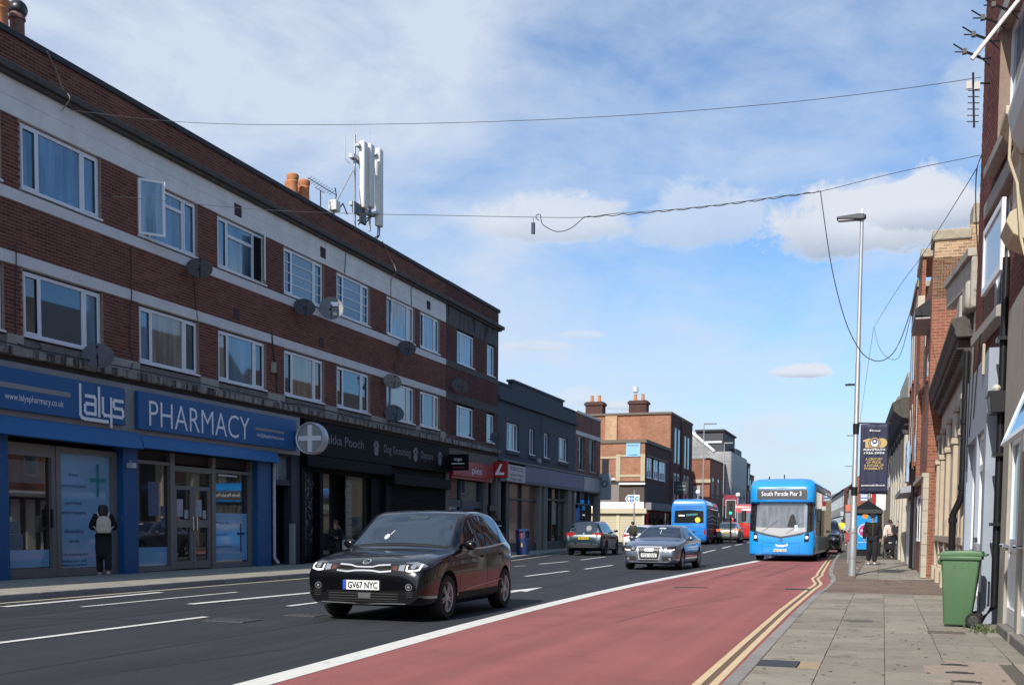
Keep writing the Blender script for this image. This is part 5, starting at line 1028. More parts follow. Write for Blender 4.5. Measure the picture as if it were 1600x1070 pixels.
MB(TT).box(0, 22, -8, 0, -.2, 6.2).done('wall', TAN, nb_); MB(TT).box(0, 22, 0, .3, 5.9, 6.3).done('cornice', CONC, nb_); MB(TT).prism([(-.6, 6.2), (-8, 6.2), (-4.3, 11.4)], 1, 22, axis='a').done('tiled_roof', mat('brown_tile_roof', (.14, .09, .07), .9, ns=2, na=.25), nb_)
for k in range(5): o = MB(TT).box(2 + k * 4, 3.2 + k * 4, 0, .02, 3.8, 5.3).done('window', WHITE, nb_); MB(TT).box(2.1 + k * 4, 3.1 + k * 4, .01, .028, 3.9, 5.2).done('pane', SKYGL2, o)
bb = thing('billboard', 'plain white billboard standing behind the black shelter roof', 'billboard', (-.2, 75, 0)); MB(facing(75)).box(-.5, .3, -.1, .0, 2.7, 4.0).done('board', mat('billboard_white', (.75, .75, .74), .6), bb); MB(facing(75.05)).box(-.2, -.1, -.06, -.01, .1, 2.7).done('post', IRON, bb)
MB(facing(70)).box(-.9, -.62, -.15, .1, 2.9, 4.4).done('x', REDS) if False else None
rs = MB(facing(72)).box(-.75, -.52, -.06, .06, 2.9, 4.2).done('red_projecting_sign', REDS); tag(rs, 'narrow red projecting sign above the black shelter roof', 'sign')
bs2 = MB(facing(68)).box(-1.35, -.95, -.08, .08, 3.1, 3.8).done('white_blue_sign', mat('white_blue_sign', (.55, .62, .75), .5), bevel=.03); tag(bs2, 'small white and blue shop sign beside the lamp post', 'sign')
strokes([[(-1.3, 3.3), (-1.0, 3.3)], [(-1.28, 3.55), (-1.02, 3.55)]], .07, mat('sign_blue_print2', (.05, .16, .45), .5), bs2, 'sign_print', facing(68), d=.085)
# fittings on the brick house: aerials and cable ends
ya = thing('television_aerial', 'large dark television aerial on a white pole reaching over the street top right', 'aerial', (1.3, 15, 7.9))
MB().tube([(.895, 15, 7.28), (1.45, 15, 7.98)], .027, 8).done('pole', mat('white_pole', (.8, .8, .78), .4), ya, smooth=True)
for (dx, dz) in ((0, 0), (.1, .2), (.2, .39), (.32, .53)):
    b = MB(); b.tube([(.67 + dx, 15, 7.50 + dz), (.80 + dx, 15, 7.40 + dz), (1.0 + dx, 15.05, 7.32 + dz)], .010, 5); b.tube([(.69 + dx, 15, 7.40 + dz), (.80 + dx, 15, 7.385 + dz)], .009, 5); b.box(.78 + dx, .83 + dx, 14.97, 15.03, 7.36 + dz, 7.42 + dz)
    b.tube([(.80 + dx, 15, 7.39 + dz), (1.02 + dx, 15.05, 7.29 + dz), (1.12 + dx, 15.05, 7.29 + dz)], .014, 5); b.tube([(1.02 + dx, 15.05, 7.29 + dz), (1.11 + dx, 15.05, 7.19 + dz)], .009, 5)
    b.done('aerial_rod', IRON, ya)
ya2 = thing('small_aerial', 'small vertical television aerial on the brick wall below the upper wire', 'aerial', (1.2, 17.4, 7.7))
b = MB(); b.tube([(1.1, 17.4, 7.25), (1.06, 17.4, 8.05)], .016, 6)
for k in range(7): b.tube([(1.0, 17.4, 7.35 + k * .09), (1.16, 17.4, 7.33 + k * .09)], .007, 4)
b.tube([(1.06, 17.4, 7.9), (1.3, 17.5, 7.9)], .014, 5); b.done('aerial_rods', IRON, ya2)
b = MB(); b.box(.97, 1.05, 17.38, 17.42, 7.82, 7.93); b.box(1.08, 1.16, 17.38, 17.42, 7.8, 7.91); b.done('reflector_grid', mat('pale_grid', (.5, .5, .48), .6), ya2)
# wires across the street
WR = mat('wire_grey', (.05, .052, .056), .6)
wire([(-16.85, 18.93, 10.21), (-14.17, 18.87, 9.64), (-11.54, 18.82, 9.25), (-7.92, 18.74, 8.84), (-4.81, 18.68, 8.57), (-2.03, 18.62, 8.42), (-.01, 18.58, 8.39), (1.25, 18.55, 8.41)], .0055, 'overhead_wire', WR, 'upper wire spanning the street high across the sky', 'wire')
wire([(-16.95, 19.8, 8.67), (-16.01, 19.72, 8.51), (-12.54, 19.42, 7.86), (-10.04, 19.21, 7.49), (-8.03, 19.04, 7.23), (-6.26, 18.88, 7.0), (-5.27, 18.8, 6.89), (-4.69, 18.75, 6.89), (-3.64, 18.66, 6.84), (-2.63, 18.57, 6.83), (-1.67, 18.49, 6.85), (-1.14, 18.45, 6.85), (.03, 18.34, 7.0), (1.25, 18.24, 7.11)], .0055, 'overhead_wire', WR, 'lower wire spanning the street below the phone mast', 'wire')
pts = [(-6.14, 18.87, 6.93), (-6.2, 18.88, 6.97), (-6.2, 18.88, 7.03), (-6.12, 18.87, 7.03), (-6.1, 18.87, 6.92), (-6.05, 18.87, 6.83), (-5.79, 18.84, 6.69), (-5.52, 18.82, 6.72), (-5.27, 18.8, 6.89)]
for k in range(40):
    u = k / 39; x = -5.27 + u * 4.13; z = 6.89 + (-.05 * math.sin(PI * u)) - .04 * u + .012 * math.sin(k * 2.1); pts.append((x, 18.8 - .35 * u + .012 * math.cos(k * 2.1), z))
pts += [(-1.11, 18.44, 6.68), (-.92, 18.43, 5.58), (-.69, 18.41, 4.73), (-.46, 18.39, 4.25), (-.28, 18.37, 4.07), (-.08, 18.35, 4.04), (.11, 18.34, 4.21), (.29, 18.32, 4.71), (.42, 18.31, 5.35), (.47, 18.31, 5.66)]
wire(pts, .0075, 'wound_cable', DKC, 'thick cable wound along the lower wire and drooping beside the lamp post', 'cable', smooth_n=4)
b = MB(); b.tube([(-6.26, 18.88, 7.0), (-6.26, 18.88, 6.9)], .006, 5); b.box(-6.29, -6.23, 18.85, 18.91, 6.7, 6.9); tag(b.done('cable_weight', mat('navy_connector', (.02, .03, .07), .5), bevel=.008), 'small dark blue box hanging from the lower wire over the road', 'connector')
wire([(1.2, 17.95, 6.84), (1.08, 19.95, 7.02), (.68, 26.37, 7.62), (.16, 34.71, 8.57), (-.62, 47.3, 9.77)], .007, 'overhead_wire', WR, 'wire running along the right pavement from the brick house past the lamp post', 'wire')
wire([(-.59, 46.79, 9.68), (-.31, 42.23, 8.07), (.13, 35.2, 6.59), (.38, 31.11, 6.34), (.68, 26.36, 7.57)], .008, 'overhead_wire', WR, 'slack loop of wire hanging in front of the red brick building', 'wire')
wire([(-.62, 47.3, 9.77), (-.91, 51.88, 8.63), (-1.25, 57.45, 7.16), (-1.4, 60, 6.6)], .008, 'overhead_wire', WR, 'wire dropping steeply behind the lamp post', 'wire')
wire([(1.27, 18.2, 7.1), (1.2, 18.1, 6.8), (1.22, 18.2, 6.2), (1.28, 18.3, 5.6)], .009, 'cable', DKC, 'dark cable tail hanging on the brick corner below the wire anchor', 'cable')
# ================================================================== across the side street: corner brick building
ORA = BRKO
FC = facing(78.4)
cb = thing('corner_brick_building', 'two storey corner building with cream shutters and a pale blue painted sign', 'building', (-17.5, 83, .2))
b = MB(); b.box(-29, -17.12, 78.46, 88.2, 0, 7.74); b.done('core_wall', BRKD, cb)
b = MB(FC); X0 = -29
holed(b, X0, -17.0, 4.9, 7.75, [(-20.3, -19.75, 5.2, 6.55)], -.05, .03); b.done('wall', ORA, cb)
o = MB(FC).box(-20.3, -19.75, -.04, -.0, 5.2, 6.55).done('window', mat('dark_frame', (.02, .022, .028), .5), cb); MB(FC).box(-20.24, -19.81, -.02, .005, 5.27, 6.48).done('pane', SKYGL2, o)
SND = mat('sandstone_trim', (.46, .38, .26), .9, ns=5, na=.14)
MB(FC).box(X0, -16.95, 0, .14, 7.75, 8.0).done('parapet_coping', mat('brown_coping', (.16, .13, .10), .9), cb)
MB(FC).box(-19.2, -18.85, .03, .1, 4.9, 6.9).box(-17.3, -16.97, .03, .1, 4.9, 6.9).box(X0, -19.2, .03, .08, 6.6, 6.75).box(-18.85, -17.3, .03, .08, 6.72, 6.86).box(-18.85, -17.3, .03, .09, 5.2, 5.38).box(X0, -19.2, .03, .08, 4.95, 5.1).done('stone_trim', SND, cb)
MB(FC).box(X0, -16.95, .03, .12, 4.7, 4.85).done('dark_string', mat('dark_string', (.05, .045, .04), .9), cb); MB(FC).box(-18.9, -16.9, .03, .3, 4.62, 4.76).done('white_hood', mat('bright_white_paint', (.78, .78, .78), .5), cb)
WOOD = mat('weathered_brown_board', (.10, .075, .06), .85, ns=3, na=.4, stretch=(1, 1, 14)); WOODG = mat('weathered_grey_board', (.24, .21, .19), .85, ns=3, na=.35, stretch=(1, 1, 14))
for k in range(8):
    z = 3.35 + k * .165; MB(FC).box(-18.9, -17.0, .0, .05 + .012 * (k % 2), z, z + .155).done('board', WOOD, cb); MB(FC).box(X0, -18.92, .0, .045 + .012 * (k % 2), z, z + .155).done('board', WOODG, cb)
WPA = MATS['bright_white_paint']; CRM = mat('cream_shutter', (.55, .48, .33), .6, ns=2, na=.07)
MB(FC).box(X0, -17.0, .0, .08, 2.85, 3.33).done('fascia', WPA, cb); MB(FC).box(X0, -16.75, .0, .32, 2.45, 2.84).done('shutter_box', CRM, cb, bevel=.02)
for l, r_ in ((X0, -19.1), (-18.85, -17.05)):
    for k in range(18): MB(FC).box(l, r_, .0, .035, .2 + k * .124, .2 + k * .124 + .114).done('shutter_slat', CRM, cb)
MB(FC).box(-19.1, -18.85, .0, .1, .1, 2.45).box(-17.1, -16.96, .0, .1, .1, 2.45).done('shutter_rail', mat('cream_rail', (.6, .53, .37), .6), cb)
ss = thing('painted_wall_sign', 'pale blue square sign with dark lettering on the orange corner brickwork', 'sign', (-18.2, 78.3, 7)); MB(FC).box(-18.42, -17.35, .05, .1, 6.72, 7.72).done('sign_board', mat('pale_blue_board', (.26, .52, .66), .5), ss)
text('Release', DKB, ss, (-17.885, 78.29, 7.5), width=.8, height=.12, align='CENTER'); text('London', DKB, ss, (-17.885, 78.29, 6.8), width=.7, height=.13, align='CENTER', font_shear=.3)
strokes([[(-18.2, 7.25), (-18.05, 7.38), (-17.9, 7.3), (-17.75, 7.4), (-17.6, 7.28)], [(-18.1, 7.1), (-17.9, 7.2), (-17.7, 7.05)]], .03, mat('grey_print', (.3, .38, .5), .5), ss, 'sign_print', FC, d=.102)
st_ = MB(FC).box(-19.85, -19.25, .09, .12, 4.98, 5.12).done('street_name_plate', WPA); tag(st_, 'small white street name plate on the corner brickwork', 'sign')
TF = facade(-17.0, 1)
b = MB(TF); b.box(78.4, 88.2, -.1, 0, .1, 3.3); b.box(78.4, 88.2, -.1, .0, 4.7, 5.15); b.box(78.4, 88.2, -.1, .02, 6.75, 7.75); b.box(78.4, 79.0, -.1, 0, 5.15, 6.75); b.box(86.6, 88.2, -.1, 0, 5.15, 6.75); b.done('street_wall', BRKD, cb)
MB(TF).box(78.3, 88.2, -.1, .14, 7.75, 8.0).box(79, 87, .0, .1, 6.76, 6.9).done('coping', MATS['brown_coping'], cb)
for k, (l, r_) in enumerate(((79.2, 80.9), (81.8, 83.3), (84, 86.4))):
    window(cb, TF, l, r_, 5.2, 6.7, splits=(.5,), casement=False, glass=SKYGL3, rec=.02)
for k in range(9): z = 3.35 + k * .15; MB(TF).box(78.4, 88.2, 0, .03 + .012 * (k % 2), z, z + .14).done('board', mat('black_board', (.02, .019, .018), .7, ns=4, na=.4), cb)
MB(TF).box(78.6, 88.2, .0, .5, 2.75, 3.3).done('tattered_awning', mat('grey_canvas', (.22, .21, .21), .9, ns=3, na=.4, bump=.5), cb)
for k in range(4): o = MB(TF).box(79.2 + k * 2.3, 81 + k * 2.3, .0, .03, .4, 2.7).done('shop_window', MATS['dark_frame'], cb); MB(TF).box(79.3 + k * 2.3, 80.9 + k * 2.3, .02, .038, .5, 2.6).done('pane', SHOPGL, o)
# tall brick building behind it
tb = thing('tall_brick_building', 'tall brick building with two chimneys behind the cream shuttered corner', 'building', (-17, 93, .2))
MB().box(-30, -17.0, 88.25, 98.6, 0, 10.9).done('wall', ORA, tb)
MB().box(-22.55, -21.55, 88.05, 88.25, 7.6, 10.85).done('chimney_breast', brickmat('pale_orange_brick', [(.45, .24, .13), (.52, .32, .18), (.38, .19, .1)], mortar=(.5, .4, .28)), tb)
MB().box(-30, -16.9, 88.1, 98.7, 10.9, 11.08).done('coping', MATS['brown_coping'], tb)
b = MB(TF); b.box(88.26, 98.6, .0, .06, .1, 10.88); b.done('street_wall', BRKD, tb)
for (a0, z0, z1) in ((89.6, 6.9, 9.9), (91.2, 6.9, 9.9), (94.3, 6.7, 9.6), (95.9, 6.7, 9.6), (89.6, 3.6, 6.1), (91.2, 3.6, 6.1), (94.3, 3.4, 6.1), (95.9, 3.4, 6.1)):
    o = MB(TF).box(a0, a0 + .85, .05, .1, z0, z1).done('window', mat('cream_sash', (.4, .39, .37), .6), tb); MB(TF).box(a0 + .12, a0 + .73, .08, .108, z0 + .1, z1 - .1).done('pane', SKYGL2, o)
MB(TF).box(92.6, 92.9, .06, .2, 2.5, 10.9).done('pilaster', BRKD, tb)
MB(TF).box(88.3, 98.5, .06, .4, 2.7, 3.25).done('shop_fascia', mat('slate_fascia', (.14, .17, .17), .6), tb); MB(TF).box(88.3, 98.5, .06, .12, .3, 2.7).done('shop_window', SHOPGL, tb)
for cx in (-23.7, -19.9):
    ch = thing('chimney_stack', 'brick chimney with ' + ('a pale metal cowl on the tall' if cx > -22 else 'two small pots on the left of the tall') + ' brick building', 'chimney', (cx, 89, 11))
    MB().box(cx - .75, cx + .75, 88.5, 89.6, 10.9, 12.15).box(cx - .85, cx + .85, 88.4, 89.7, 11.85, 12.05).done('stack', BRKD, ch)
    for dx in (-.3, .35): MB().lathe([(.17, 12.15), (.13, 12.65), (.16, 12.7)], (cx + dx, 89, 0), 10).done('chimney_pot', TERRA, ch)
    if cx > -22: MB().lathe([(.1, 12.7), (.1, 12.85), (.26, 12.9), (.26, 13.3), (.12, 13.4)], (cx - .3, 89, 0), 12).done('chimney_cowl', mat('pale_metal', (.7, .7, .68), .35, .4), ch)
ps = MB(facing(90.5)).box(-16.9, -15.9, -.05, .05, 4.3, 5.4).done('pub_sign', mat('dark_sign_board', (.03, .04, .04), .5)); tag(ps, 'dark projecting sign in a frame on the tall brick building', 'sign'); strokes([[(-16.7, 4.7), (-16.1, 4.7)], [(-16.7, 5.0), (-16.1, 5.0)]], .12, mat('sign_grey_print', (.2, .24, .22), .6), ps, 'sign_print', facing(90.5), d=.055)
# further row, bending left with the street
def far_house(name, label, x, y0, y1, h, side, front, wins, depth=10, coping=None, fascia=(.12, .12, .13), winz=((3.9, 5.6),), sidewin=False, xb=None):
    t_ = thing(name, label, 'building', (x, (y0 + y1) / 2, zr(y0))); z = zr(y0)
    b = MB(); b.box(x - depth, x - .05, y0, y1, -.2, h + z); b.done('wall', side, t_)
    tf = facade(x - .05, 1); b = MB(tf); b.box(y0, y1, 0, .06, -.2, h + z - .02); b.done('street_wall', front, t_)
    MB(tf).box(y0 - .05, y1, -.4, .12, h + z, h + z + .16).box(y0 - .05, y0 + .3, -depth, .1, h + z, h + z + .14).done('coping', coping or MATS['brown_coping'], t_)
    for (z0, z1) in winz:
        for k in range(wins):
            a = y0 + (y1 - y0) * (k + .5) / wins; w2 = min(.55, (y1 - y0) / wins * .3)
            o = MB(tf).box(a - w2, a + w2, .05, .1, z0 + z, z1 + z).done('window', mat('pale_sash', (.38, .38, .37), .6), t_); MB(tf).box(a - w2 + .1, a + w2 - .1, .08, .11, z0 + z + .1, z1 + z - .1).done('pane', SKYGL2, o)
    MB(tf).box(y0 + .1, y1 - .1, .06, .35, 2.7 + z, 3.3 + z).done('shop_fascia', mat('fascia_%d' % int(y0), fascia, .6), t_); MB(tf).box(y0 + .2, y1 - .2, .06, .1, .3 + z, 2.7 + z).done('shop_window', SHOPGL, t_)
    return t_
h1 = far_house('low_brick_house', 'low brick building with pale gabled roof edge just past the tall brick building', -18.2, 98.7, 107, 6.6, BRKD, BRKD, 3, fascia=(.2, .2, .22))
b = MB(); b.prism([(-27, 6.7), (-18.4, 6.7), (-22.5, 9.6)], 99, 108, axis='y') if False else b.box(-27, -20, 100, 108, 6.6, 7.2); b.done('roof_block', mat('slate_roof', (.07, .072, .08), .8), h1)
h2 = far_house('corner_brick_shop', 'brick corner shop with a pale stone band beyond the blue bus', -16.6, 107.2, 118, 7.9, BRKR, BRKR, 3, winz=((4.1, 6.2),), fascia=(.08, .05, .05))
MB(facing(107.1)).box(-27, -16.5, 0, .12, 6.0, 6.35).done('stone_band', SND, h2); MB(facing(107.1)).box(-18.4, -17.5, 0, .08, 3.2, 5.7).done('window', MATS['pale_sash'], h2)
gb = thing('grey_gable_building', 'grey panelled building with white sloping verge and dark dormer block', 'building', (-17, 122, .5))
PAN_ = brickmat('grey_concrete_panels', [(.30, .305, .31), (.33, .332, .335), (.27, .274, .28)], mortar=(.17, .17, .17), scale=(2.4, .8), mort=.02)
b = MB(facing(118.1)); b.prism([(-30, 0), (-16.0, 0), (-16.0, 9.9), (-18.0, 9.9), (-20.6, 12.1), (-30, 12.1)], -14, 0, axis='d'); b.done('wall', PAN_, gb)
b = MB(facing(118.05)); b.prism([(-17.9, 9.86), (-17.75, 10.05), (-20.5, 12.4), (-20.65, 12.15)], -.3, .15, axis='d'); b.done('verge_board', WPA, gb)
b = MB(); b.box(-20.2, -17.2, 120, 130, 9.9, 12.3); b.done('dormer', mat('dark_cladding', (.055, .056, .062), .7), gb); MB().box(-20.3, -17.0, 119.7, 130, 12.3, 12.5).done('dormer_roof', mat('dark_roof_edge', (.03, .032, .04), .7), gb); MB(facing(119.95)).box(-19.4, -17.3, 0, .12, 11.0, 11.2).done('dormer_trim', WPA, gb); MB().box(-17.2, -16.5, 126, 131, 9.9, 10.8).done('roof_rail', mat('navy_rail', (.03, .04, .06), .6), gb)
MB(facade(-15.98, 1)).box(118.3, 132, 0, .03, .4, 9.8).done('street_wall', mat('grey_cladding', (.42, .43, .42), .7, ns=.8, na=.1), gb)
for k in range(4): o = MB(facade(-15.95, 1)).box(119 + k * 3.2, 121 + k * 3.2, 0, .05, 4.2, 6.2).done('window', MATS['pale_sash'], gb); MB(facade(-15.95, 1)).box(119.2 + k * 3.2, 120.8 + k * 3.2, .03, .06, 4.4, 6.0).done('pane', SKYGL2, o)
bw = MB(facing(117.9)).box(-18.3, -17.3, 0, .1, 6.5, 7.7).done('cream_wall_panel', mat('cream_panel', (.62, .50, .28), .7)); tag(bw, 'cream painted patch on the grey panelled gable', 'panel')
h3 = far_house('brick_terrace_house', 'brown brick house with tall windows beyond the grey building', -17.2, 132.2, 146, 9.4, BRKO, BRKD, 4, winz=((6.6, 9.0), (3.8, 5.8)), fascia=(.1, .1, .1))
h4 = far_house('brick_terrace_house', 'narrow red brick house at the far left of the street', -17.8, 146.2, 156, 8.2, BRKR, BRKR, 3, winz=((5.6, 7.6),), fascia=(.3, .3, .3))
h5 = far_house('cream_far_house', 'cream far house beside the top of the front blue bus', -19, 156.2, 172, 7.4, mat('cream_far_render', (.55, .45, .26), .8), BRKD, 4, winz=((4.4, 6.2),), fascia=(.1, .14, .2))
h6 = far_house('far_house', 'far terraced house behind the front blue bus', -21, 172.2, 200, 6.6, BRKR, BRKR, 5, fascia=(.1, .1, .1)); h7 = far_house('far_house', 'farthest terraced house closing the street behind the bus', -25, 200.2, 260, 6.4, BRKR, BRKD, 6, fascia=(.1, .1, .1))
# right hand far houses
def far_right(name, label, x0, y0, x1, y1, h, front, gable, roof, ridge):
    t_ = thing(name, label, 'building', (x0, y0, zr(y0))); z = zr(y0); T = slant((x0, y0), (x1, y1)); L = math.hypot(x1 - x0, y1 - y0)
    MB(T).box(0, L, -9, 0, -.2, h + z).done('wall', front, t_)
    b = MB(T); b.prism([(.25, h + z), (-9.2, h + z), (-4.5, h + z + ridge)], 0, L, axis='a'); b.done('roof', roof, t_)
    b = MB(T); b.prism([(0, -.2), (-9, -.2), (-9, h + z), (-4.5, h + z + ridge), (0, h + z)], -.06, -.002, axis='a'); b.done('gable_wall', gable, t_)
    n = max(2, int(L / 4))
    for k in range(n): a = L * (k + .5) / n; o = MB(T).box(a - .5, a + .5, 0, .05, 3.9 + z, 5.4 + z).done('window', WHITE, t_); MB(T).box(a - .4, a + .4, .03, .06, 4 + z, 5.3 + z).done('pane', SKYGL2, o)
    MB(T).box(0, L, 0, .4, 2.6 + z, 3.2 + z).done('shop_fascia', mat('fr_%d' % int(y0), random.choice([(.5, .5, .5), (.35, .1, .08), (.1, .2, .4)]), .6), t_); MB(T).box(.2, L - .2, 0, .05, .3 + z, 2.6 + z).done('shop_window', SHOPGL, t_)
    return t_
ROOF = mat('brown_tile_roof', (.14, .09, .07), .9, ns=2, na=.25); ROOFS = mat('grey_slate_roof', (.10, .10, .11), .8, ns=2, na=.2)
far_right('far_right_house', 'grey rendered house past the shelter on the right', -.3, 82, -1.6, 106, 5.8, TAN, TAN, ROOFS, 2.2)
far_right('far_right_house', 'brick house with a chimney far down the right side', -2.6, 110, -4.6, 150, 6.0, mat('pale_grey_render', (.36, .37, .35), .9, ns=1.5, na=.2), BRKR, ROOF, 3.0)
far_right('far_right_house', 'dark gabled house where the street bends right of the bus', -5.2, 152, -9.5, 205, 6.2, mat('pale_stucco', (.42, .44, .44), .9, ns=1.5, na=.2), BRKD, ROOFS, 3.0)
far_right('far_right_house', 'last small house on the far right', -9.8, 206, -16, 260, 5.8, BRKR, BRKR, ROOFS, 2.8)
ch = MB().box(-2.4, -1.4, 112, 113, 6.4, 10.9).done('chimney_stack', BRKR); tag(ch, 'tall brick chimney on the far right gabled house', 'chimney')
# ------------------------------------------------------------------ far lamp columns
def lamp_column(x, y, h, label, arm, name='street_lamp', r=.06, zb=None):
    zb = zr(y) + .11 if zb is None else zb
    t_ = thing(name, label, 'street lamp', (x, y, zb), group='street lamps down the road')
    MB().tube([(x, y, zb), (x, y, zb + 1.4)], r * 1.6, 10).tube([(x, y, zb + 1.4), (x, y, zb + h)], r, 10, r1=r * .7).done('column', GALV, t_, smooth=True)
    MB().box(min(x, x + arm), max(x, x + arm), y - .12, y + .12, zb + h - .02, zb + h + .1).done('lantern', mat('lantern_grey', (.3, .31, .33), .5), t_, bevel=.03)
    return t_
lamp_column(-15.3, 95, 10.2, 'tall street lamp rising in front of the grey gable on the left', 1.1)
lamp_column(-15.9, 112, 9.7, 'farther street lamp before the dark dormer block', .9)
lamp_column(-2.3, 96, 9.0, 'thin street lamp right of the front blue bus', -.9)
lamp_column(-3.9, 140, 8.6, 'distant street lamp by the brick gable at the bend', -.9)
def traffic_light(x, y, h, label):
    z = zr(y); t_ = thing('traffic_light', label, 'traffic light', (x, y, z))
    MB().tube([(x, y, z), (x, y, z + h)], .06, 8).done('pole', IRON, t_); MB(facing(y - .08)).box(x - .2, x + .2, 0, .2, z + h - .3, z + h + .75).done('head', IRON, t_, bevel=.03)
    MB(facing(y - .281)).box(x - .34, x + .34, -.03, .0, z + h - .42, z + h + .87).done('backing_board', mat('backing_board', (.02, .02, .02), .6), t_); MB(facing(y - .275)).box(x - .37, x + .37, -.06, -.035, z + h - .45, z + h + .9).done('board_border', LETW, t_)
    for k, c in enumerate(((.02, .012, .012), (.02, .018, .012), (.01, .55, .28))): MB(facing(y - .29)).lathe([(.11, 0), (.1, .04)], (x, 0, z + h - .08 + (2 - k) * .31), 12, axis='y').done('lens', mat('lens_%d' % k, c, .3, emit=1.6 if k == 2 else 0), t_)
traffic_light(-10.75, 80, 2.4, 'traffic light showing green beyond the grey car')
for (x, y, h, lb) in ((-13.9, 84, 4.1, 'globe lamp on a pole above the blue bus roof'), (-11.3, 88, 4.0, 'globe lamp above the traffic light')):
    t_ = thing('globe_lamp', lb, 'lamp', (x, y, zr(y))); MB().tube([(x, y, 0), (x, y, h)], .05, 7).done('pole', GALV, t_); MB().ball((x, y, h + .15), .2, 10).done('globe', mat('opal_globe', (.8, .8, .8), .3), t_, smooth=True)
rdb = MB(facing(108)).box(-15.2, -13.9, -.1, .1, 3.7, 4.8).done('red_hanging_sign', mat('dark_red_sign', (.25, .02, .05), .5)); tag(rdb, 'dark red projecting sign far down the left side above the buses', 'sign')
# direction sign
ds = thing('direction_sign', 'white arrow shaped direction sign with blue panels on a grey pole', 'road sign', (-15.0, 66, .11)); DSY = 66.0
MB().tube([(-14.95, DSY, .1), (-14.95, DSY, 3.75)], .045, 8).done('pole', GALV, ds)
DT = lambda a, d, z: (-15.05 + (a + 15.05) * .72, DSY - .05 - d, 3.2 + (z - 3.17) * .72)
MB(DT).prism([(-15.72, 3.17), (-15.5, 3.52), (-14.42, 3.52), (-14.42, 2.82), (-15.5, 2.82)], 0, .03, axis='d').done('sign_board', LETW, ds)
MB(DT).box(-15.3, -15.12, .031, .035, 3.22, 3.44).box(-15.08, -14.9, .031, .035, 3.22, 3.44).box(-15.3, -15.12, .031, .035, 2.92, 3.14).box(-15.08, -14.9, .031, .035, 2.92, 3.14).done('sign_print', mat('sign_blue', (.05, .2, .5), .5), ds)
MB(DT).lathe([(.2, .031), (.2, .035)], (-14.64, 0, 3.17), 18, axis='y').done('sign_roundel', mat('sign_green', (.03, .3, .3), .5), ds); MB(DT).lathe([(.11, .036), (.11, .039)], (-14.6, 0, 3.17), 14, axis='y').done('sign_roundel_centre', LETW, ds)
strokes([[(-15.38, 3.42), (-15.58, 3.17), (-15.38, 2.92)]], .07, mat('sign_black', (.02, .02, .02), .5), ds, 'arrow', DT, d=.032)
# ================================================================== near lamp post with banner
lp = thing('street_lamp', 'tall grey lamp post with a navy centenary banner on the right pavement', 'street lamp', (-.74, 29, .11), group='street lamps down the road')
X, Y = -.74, 29.0
MB().lathe([(.1, .1), (.1, 1.35), (.095, 1.38), (.08, 1.42), (.08, 1.95), (.064, 2.0), (.062, 5.6), (.054, 5.64), (.045, 9.25)], (X, Y, 0), 16).done('column', GALV, lp, smooth=True)
MB().lathe([(.103, .55), (.103, .58)], (X, Y, 0), 16).lathe([(.102, 1.2), (.106, 1.26)], (X, Y, 0), 16).done('joint_ring', mat('dull_zinc', (.3, .31, .32), .6, .3), lp)
MB().box(X - .12, X + .1, Y - .1, Y + .1, 9.25, 9.34).done('lantern_bracket', IRON, lp, bevel=.02)
b = MB(); b.prism([(X + .05, 9.22), (X + .06, 9.36), (X - .12, 9.37), (X - .62, 9.33), (X - .62, 9.28), (X - .14, 9.24)], Y - .13, Y + .13, axis='d'); b.done('lantern', mat('lantern_dark', (.06, .065, .075), .5), lp, bevel=.015); MB().box(X - .58, X - .2, Y - .1, Y + .1, 9.235, 9.27).done('lantern_lens', mat('lens_grey', (.45, .47, .5), .3), lp)
MB().lathe([(.035, 9.34), (.035, 9.5)], (X, Y, 0), 8).done('photocell', LETW, lp)
MB().tube([(X - .06, Y, 5.05), (X - .22, Y, 5.07)], .025, 6).box(X - .3, X - .05, Y - .03, Y + .03, 5.03, 5.08).done('cross_arm', IRON, lp)
MB().lathe([(.075, 3.78), (.08, 4.05)], (X, Y, 0), 14).done('bracket_band', IRON, lp); MB().lathe([(.075, 2.2), (.08, 2.42)], (X, Y, 0), 14).done('bracket_band', IRON, lp)
MB().tube([(X, Y, 4.07), (.12, Y, 4.03)], .02, 6).tube([(X, Y, 2.27), (.1, Y, 2.24)], .02, 6).done('banner_arm', IRON, lp)
bn_ = thing('banner', 'navy fabric banner with gold hundred emblem hanging from the lamp post', 'banner', (-.28, 29, 2.2))
NAV = mat('navy_fabric', (.018, .021, .058), .6, ns=3, na=.12)
BL, BR, BT, BBm = -.625, .07, 4.03, 2.26
def banner_y(x, z): return 28.97 + .012 * math.sin((x - BL) * 22 + z) + .01 * math.sin(z * 4) * (x - BL)
b = MB(); G = [[b.v((BL + (BR - BL) * i / 16, banner_y(BL + (BR - BL) * i / 16, BBm + (BT - BBm) * j / 24), BBm + (BT - BBm) * j / 24)) for i in range(17)] for j in range(25)]
for j in range(24):
    for i in range(16): b.bm.faces.new((G[j][i], G[j][i + 1], G[j + 1][i + 1], G[j + 1][i]))
o = b.done('fabric', NAV, bn_, smooth=True); sm = o.modifiers.new('thickness', 'SOLIDIFY'); sm.thickness = .008; sm.offset = -1
GOLD = mat('gold_print', (.50, .36, .15), .5); WP = LETW
FB = facing(28.94)
cx = (BL + BR) / 2
b = MB(FB); b.prism([(-.555, 3.62), (-.42, 3.66), (-.42, 3.42), (-.50, 3.42), (-.50, 3.58), (-.555, 3.57)], 0, .003, axis='d'); b.box(-.42, -.32, .0, .003, 3.42, 3.66); b.lathe([(.12, 0), (.12, .003)], (-.09, 0, 3.54), 24, axis='y'); b.box(-.22, -.09, 0, .0035, 3.42, 3.66); b.done('emblem_numerals', GOLD, bn_)
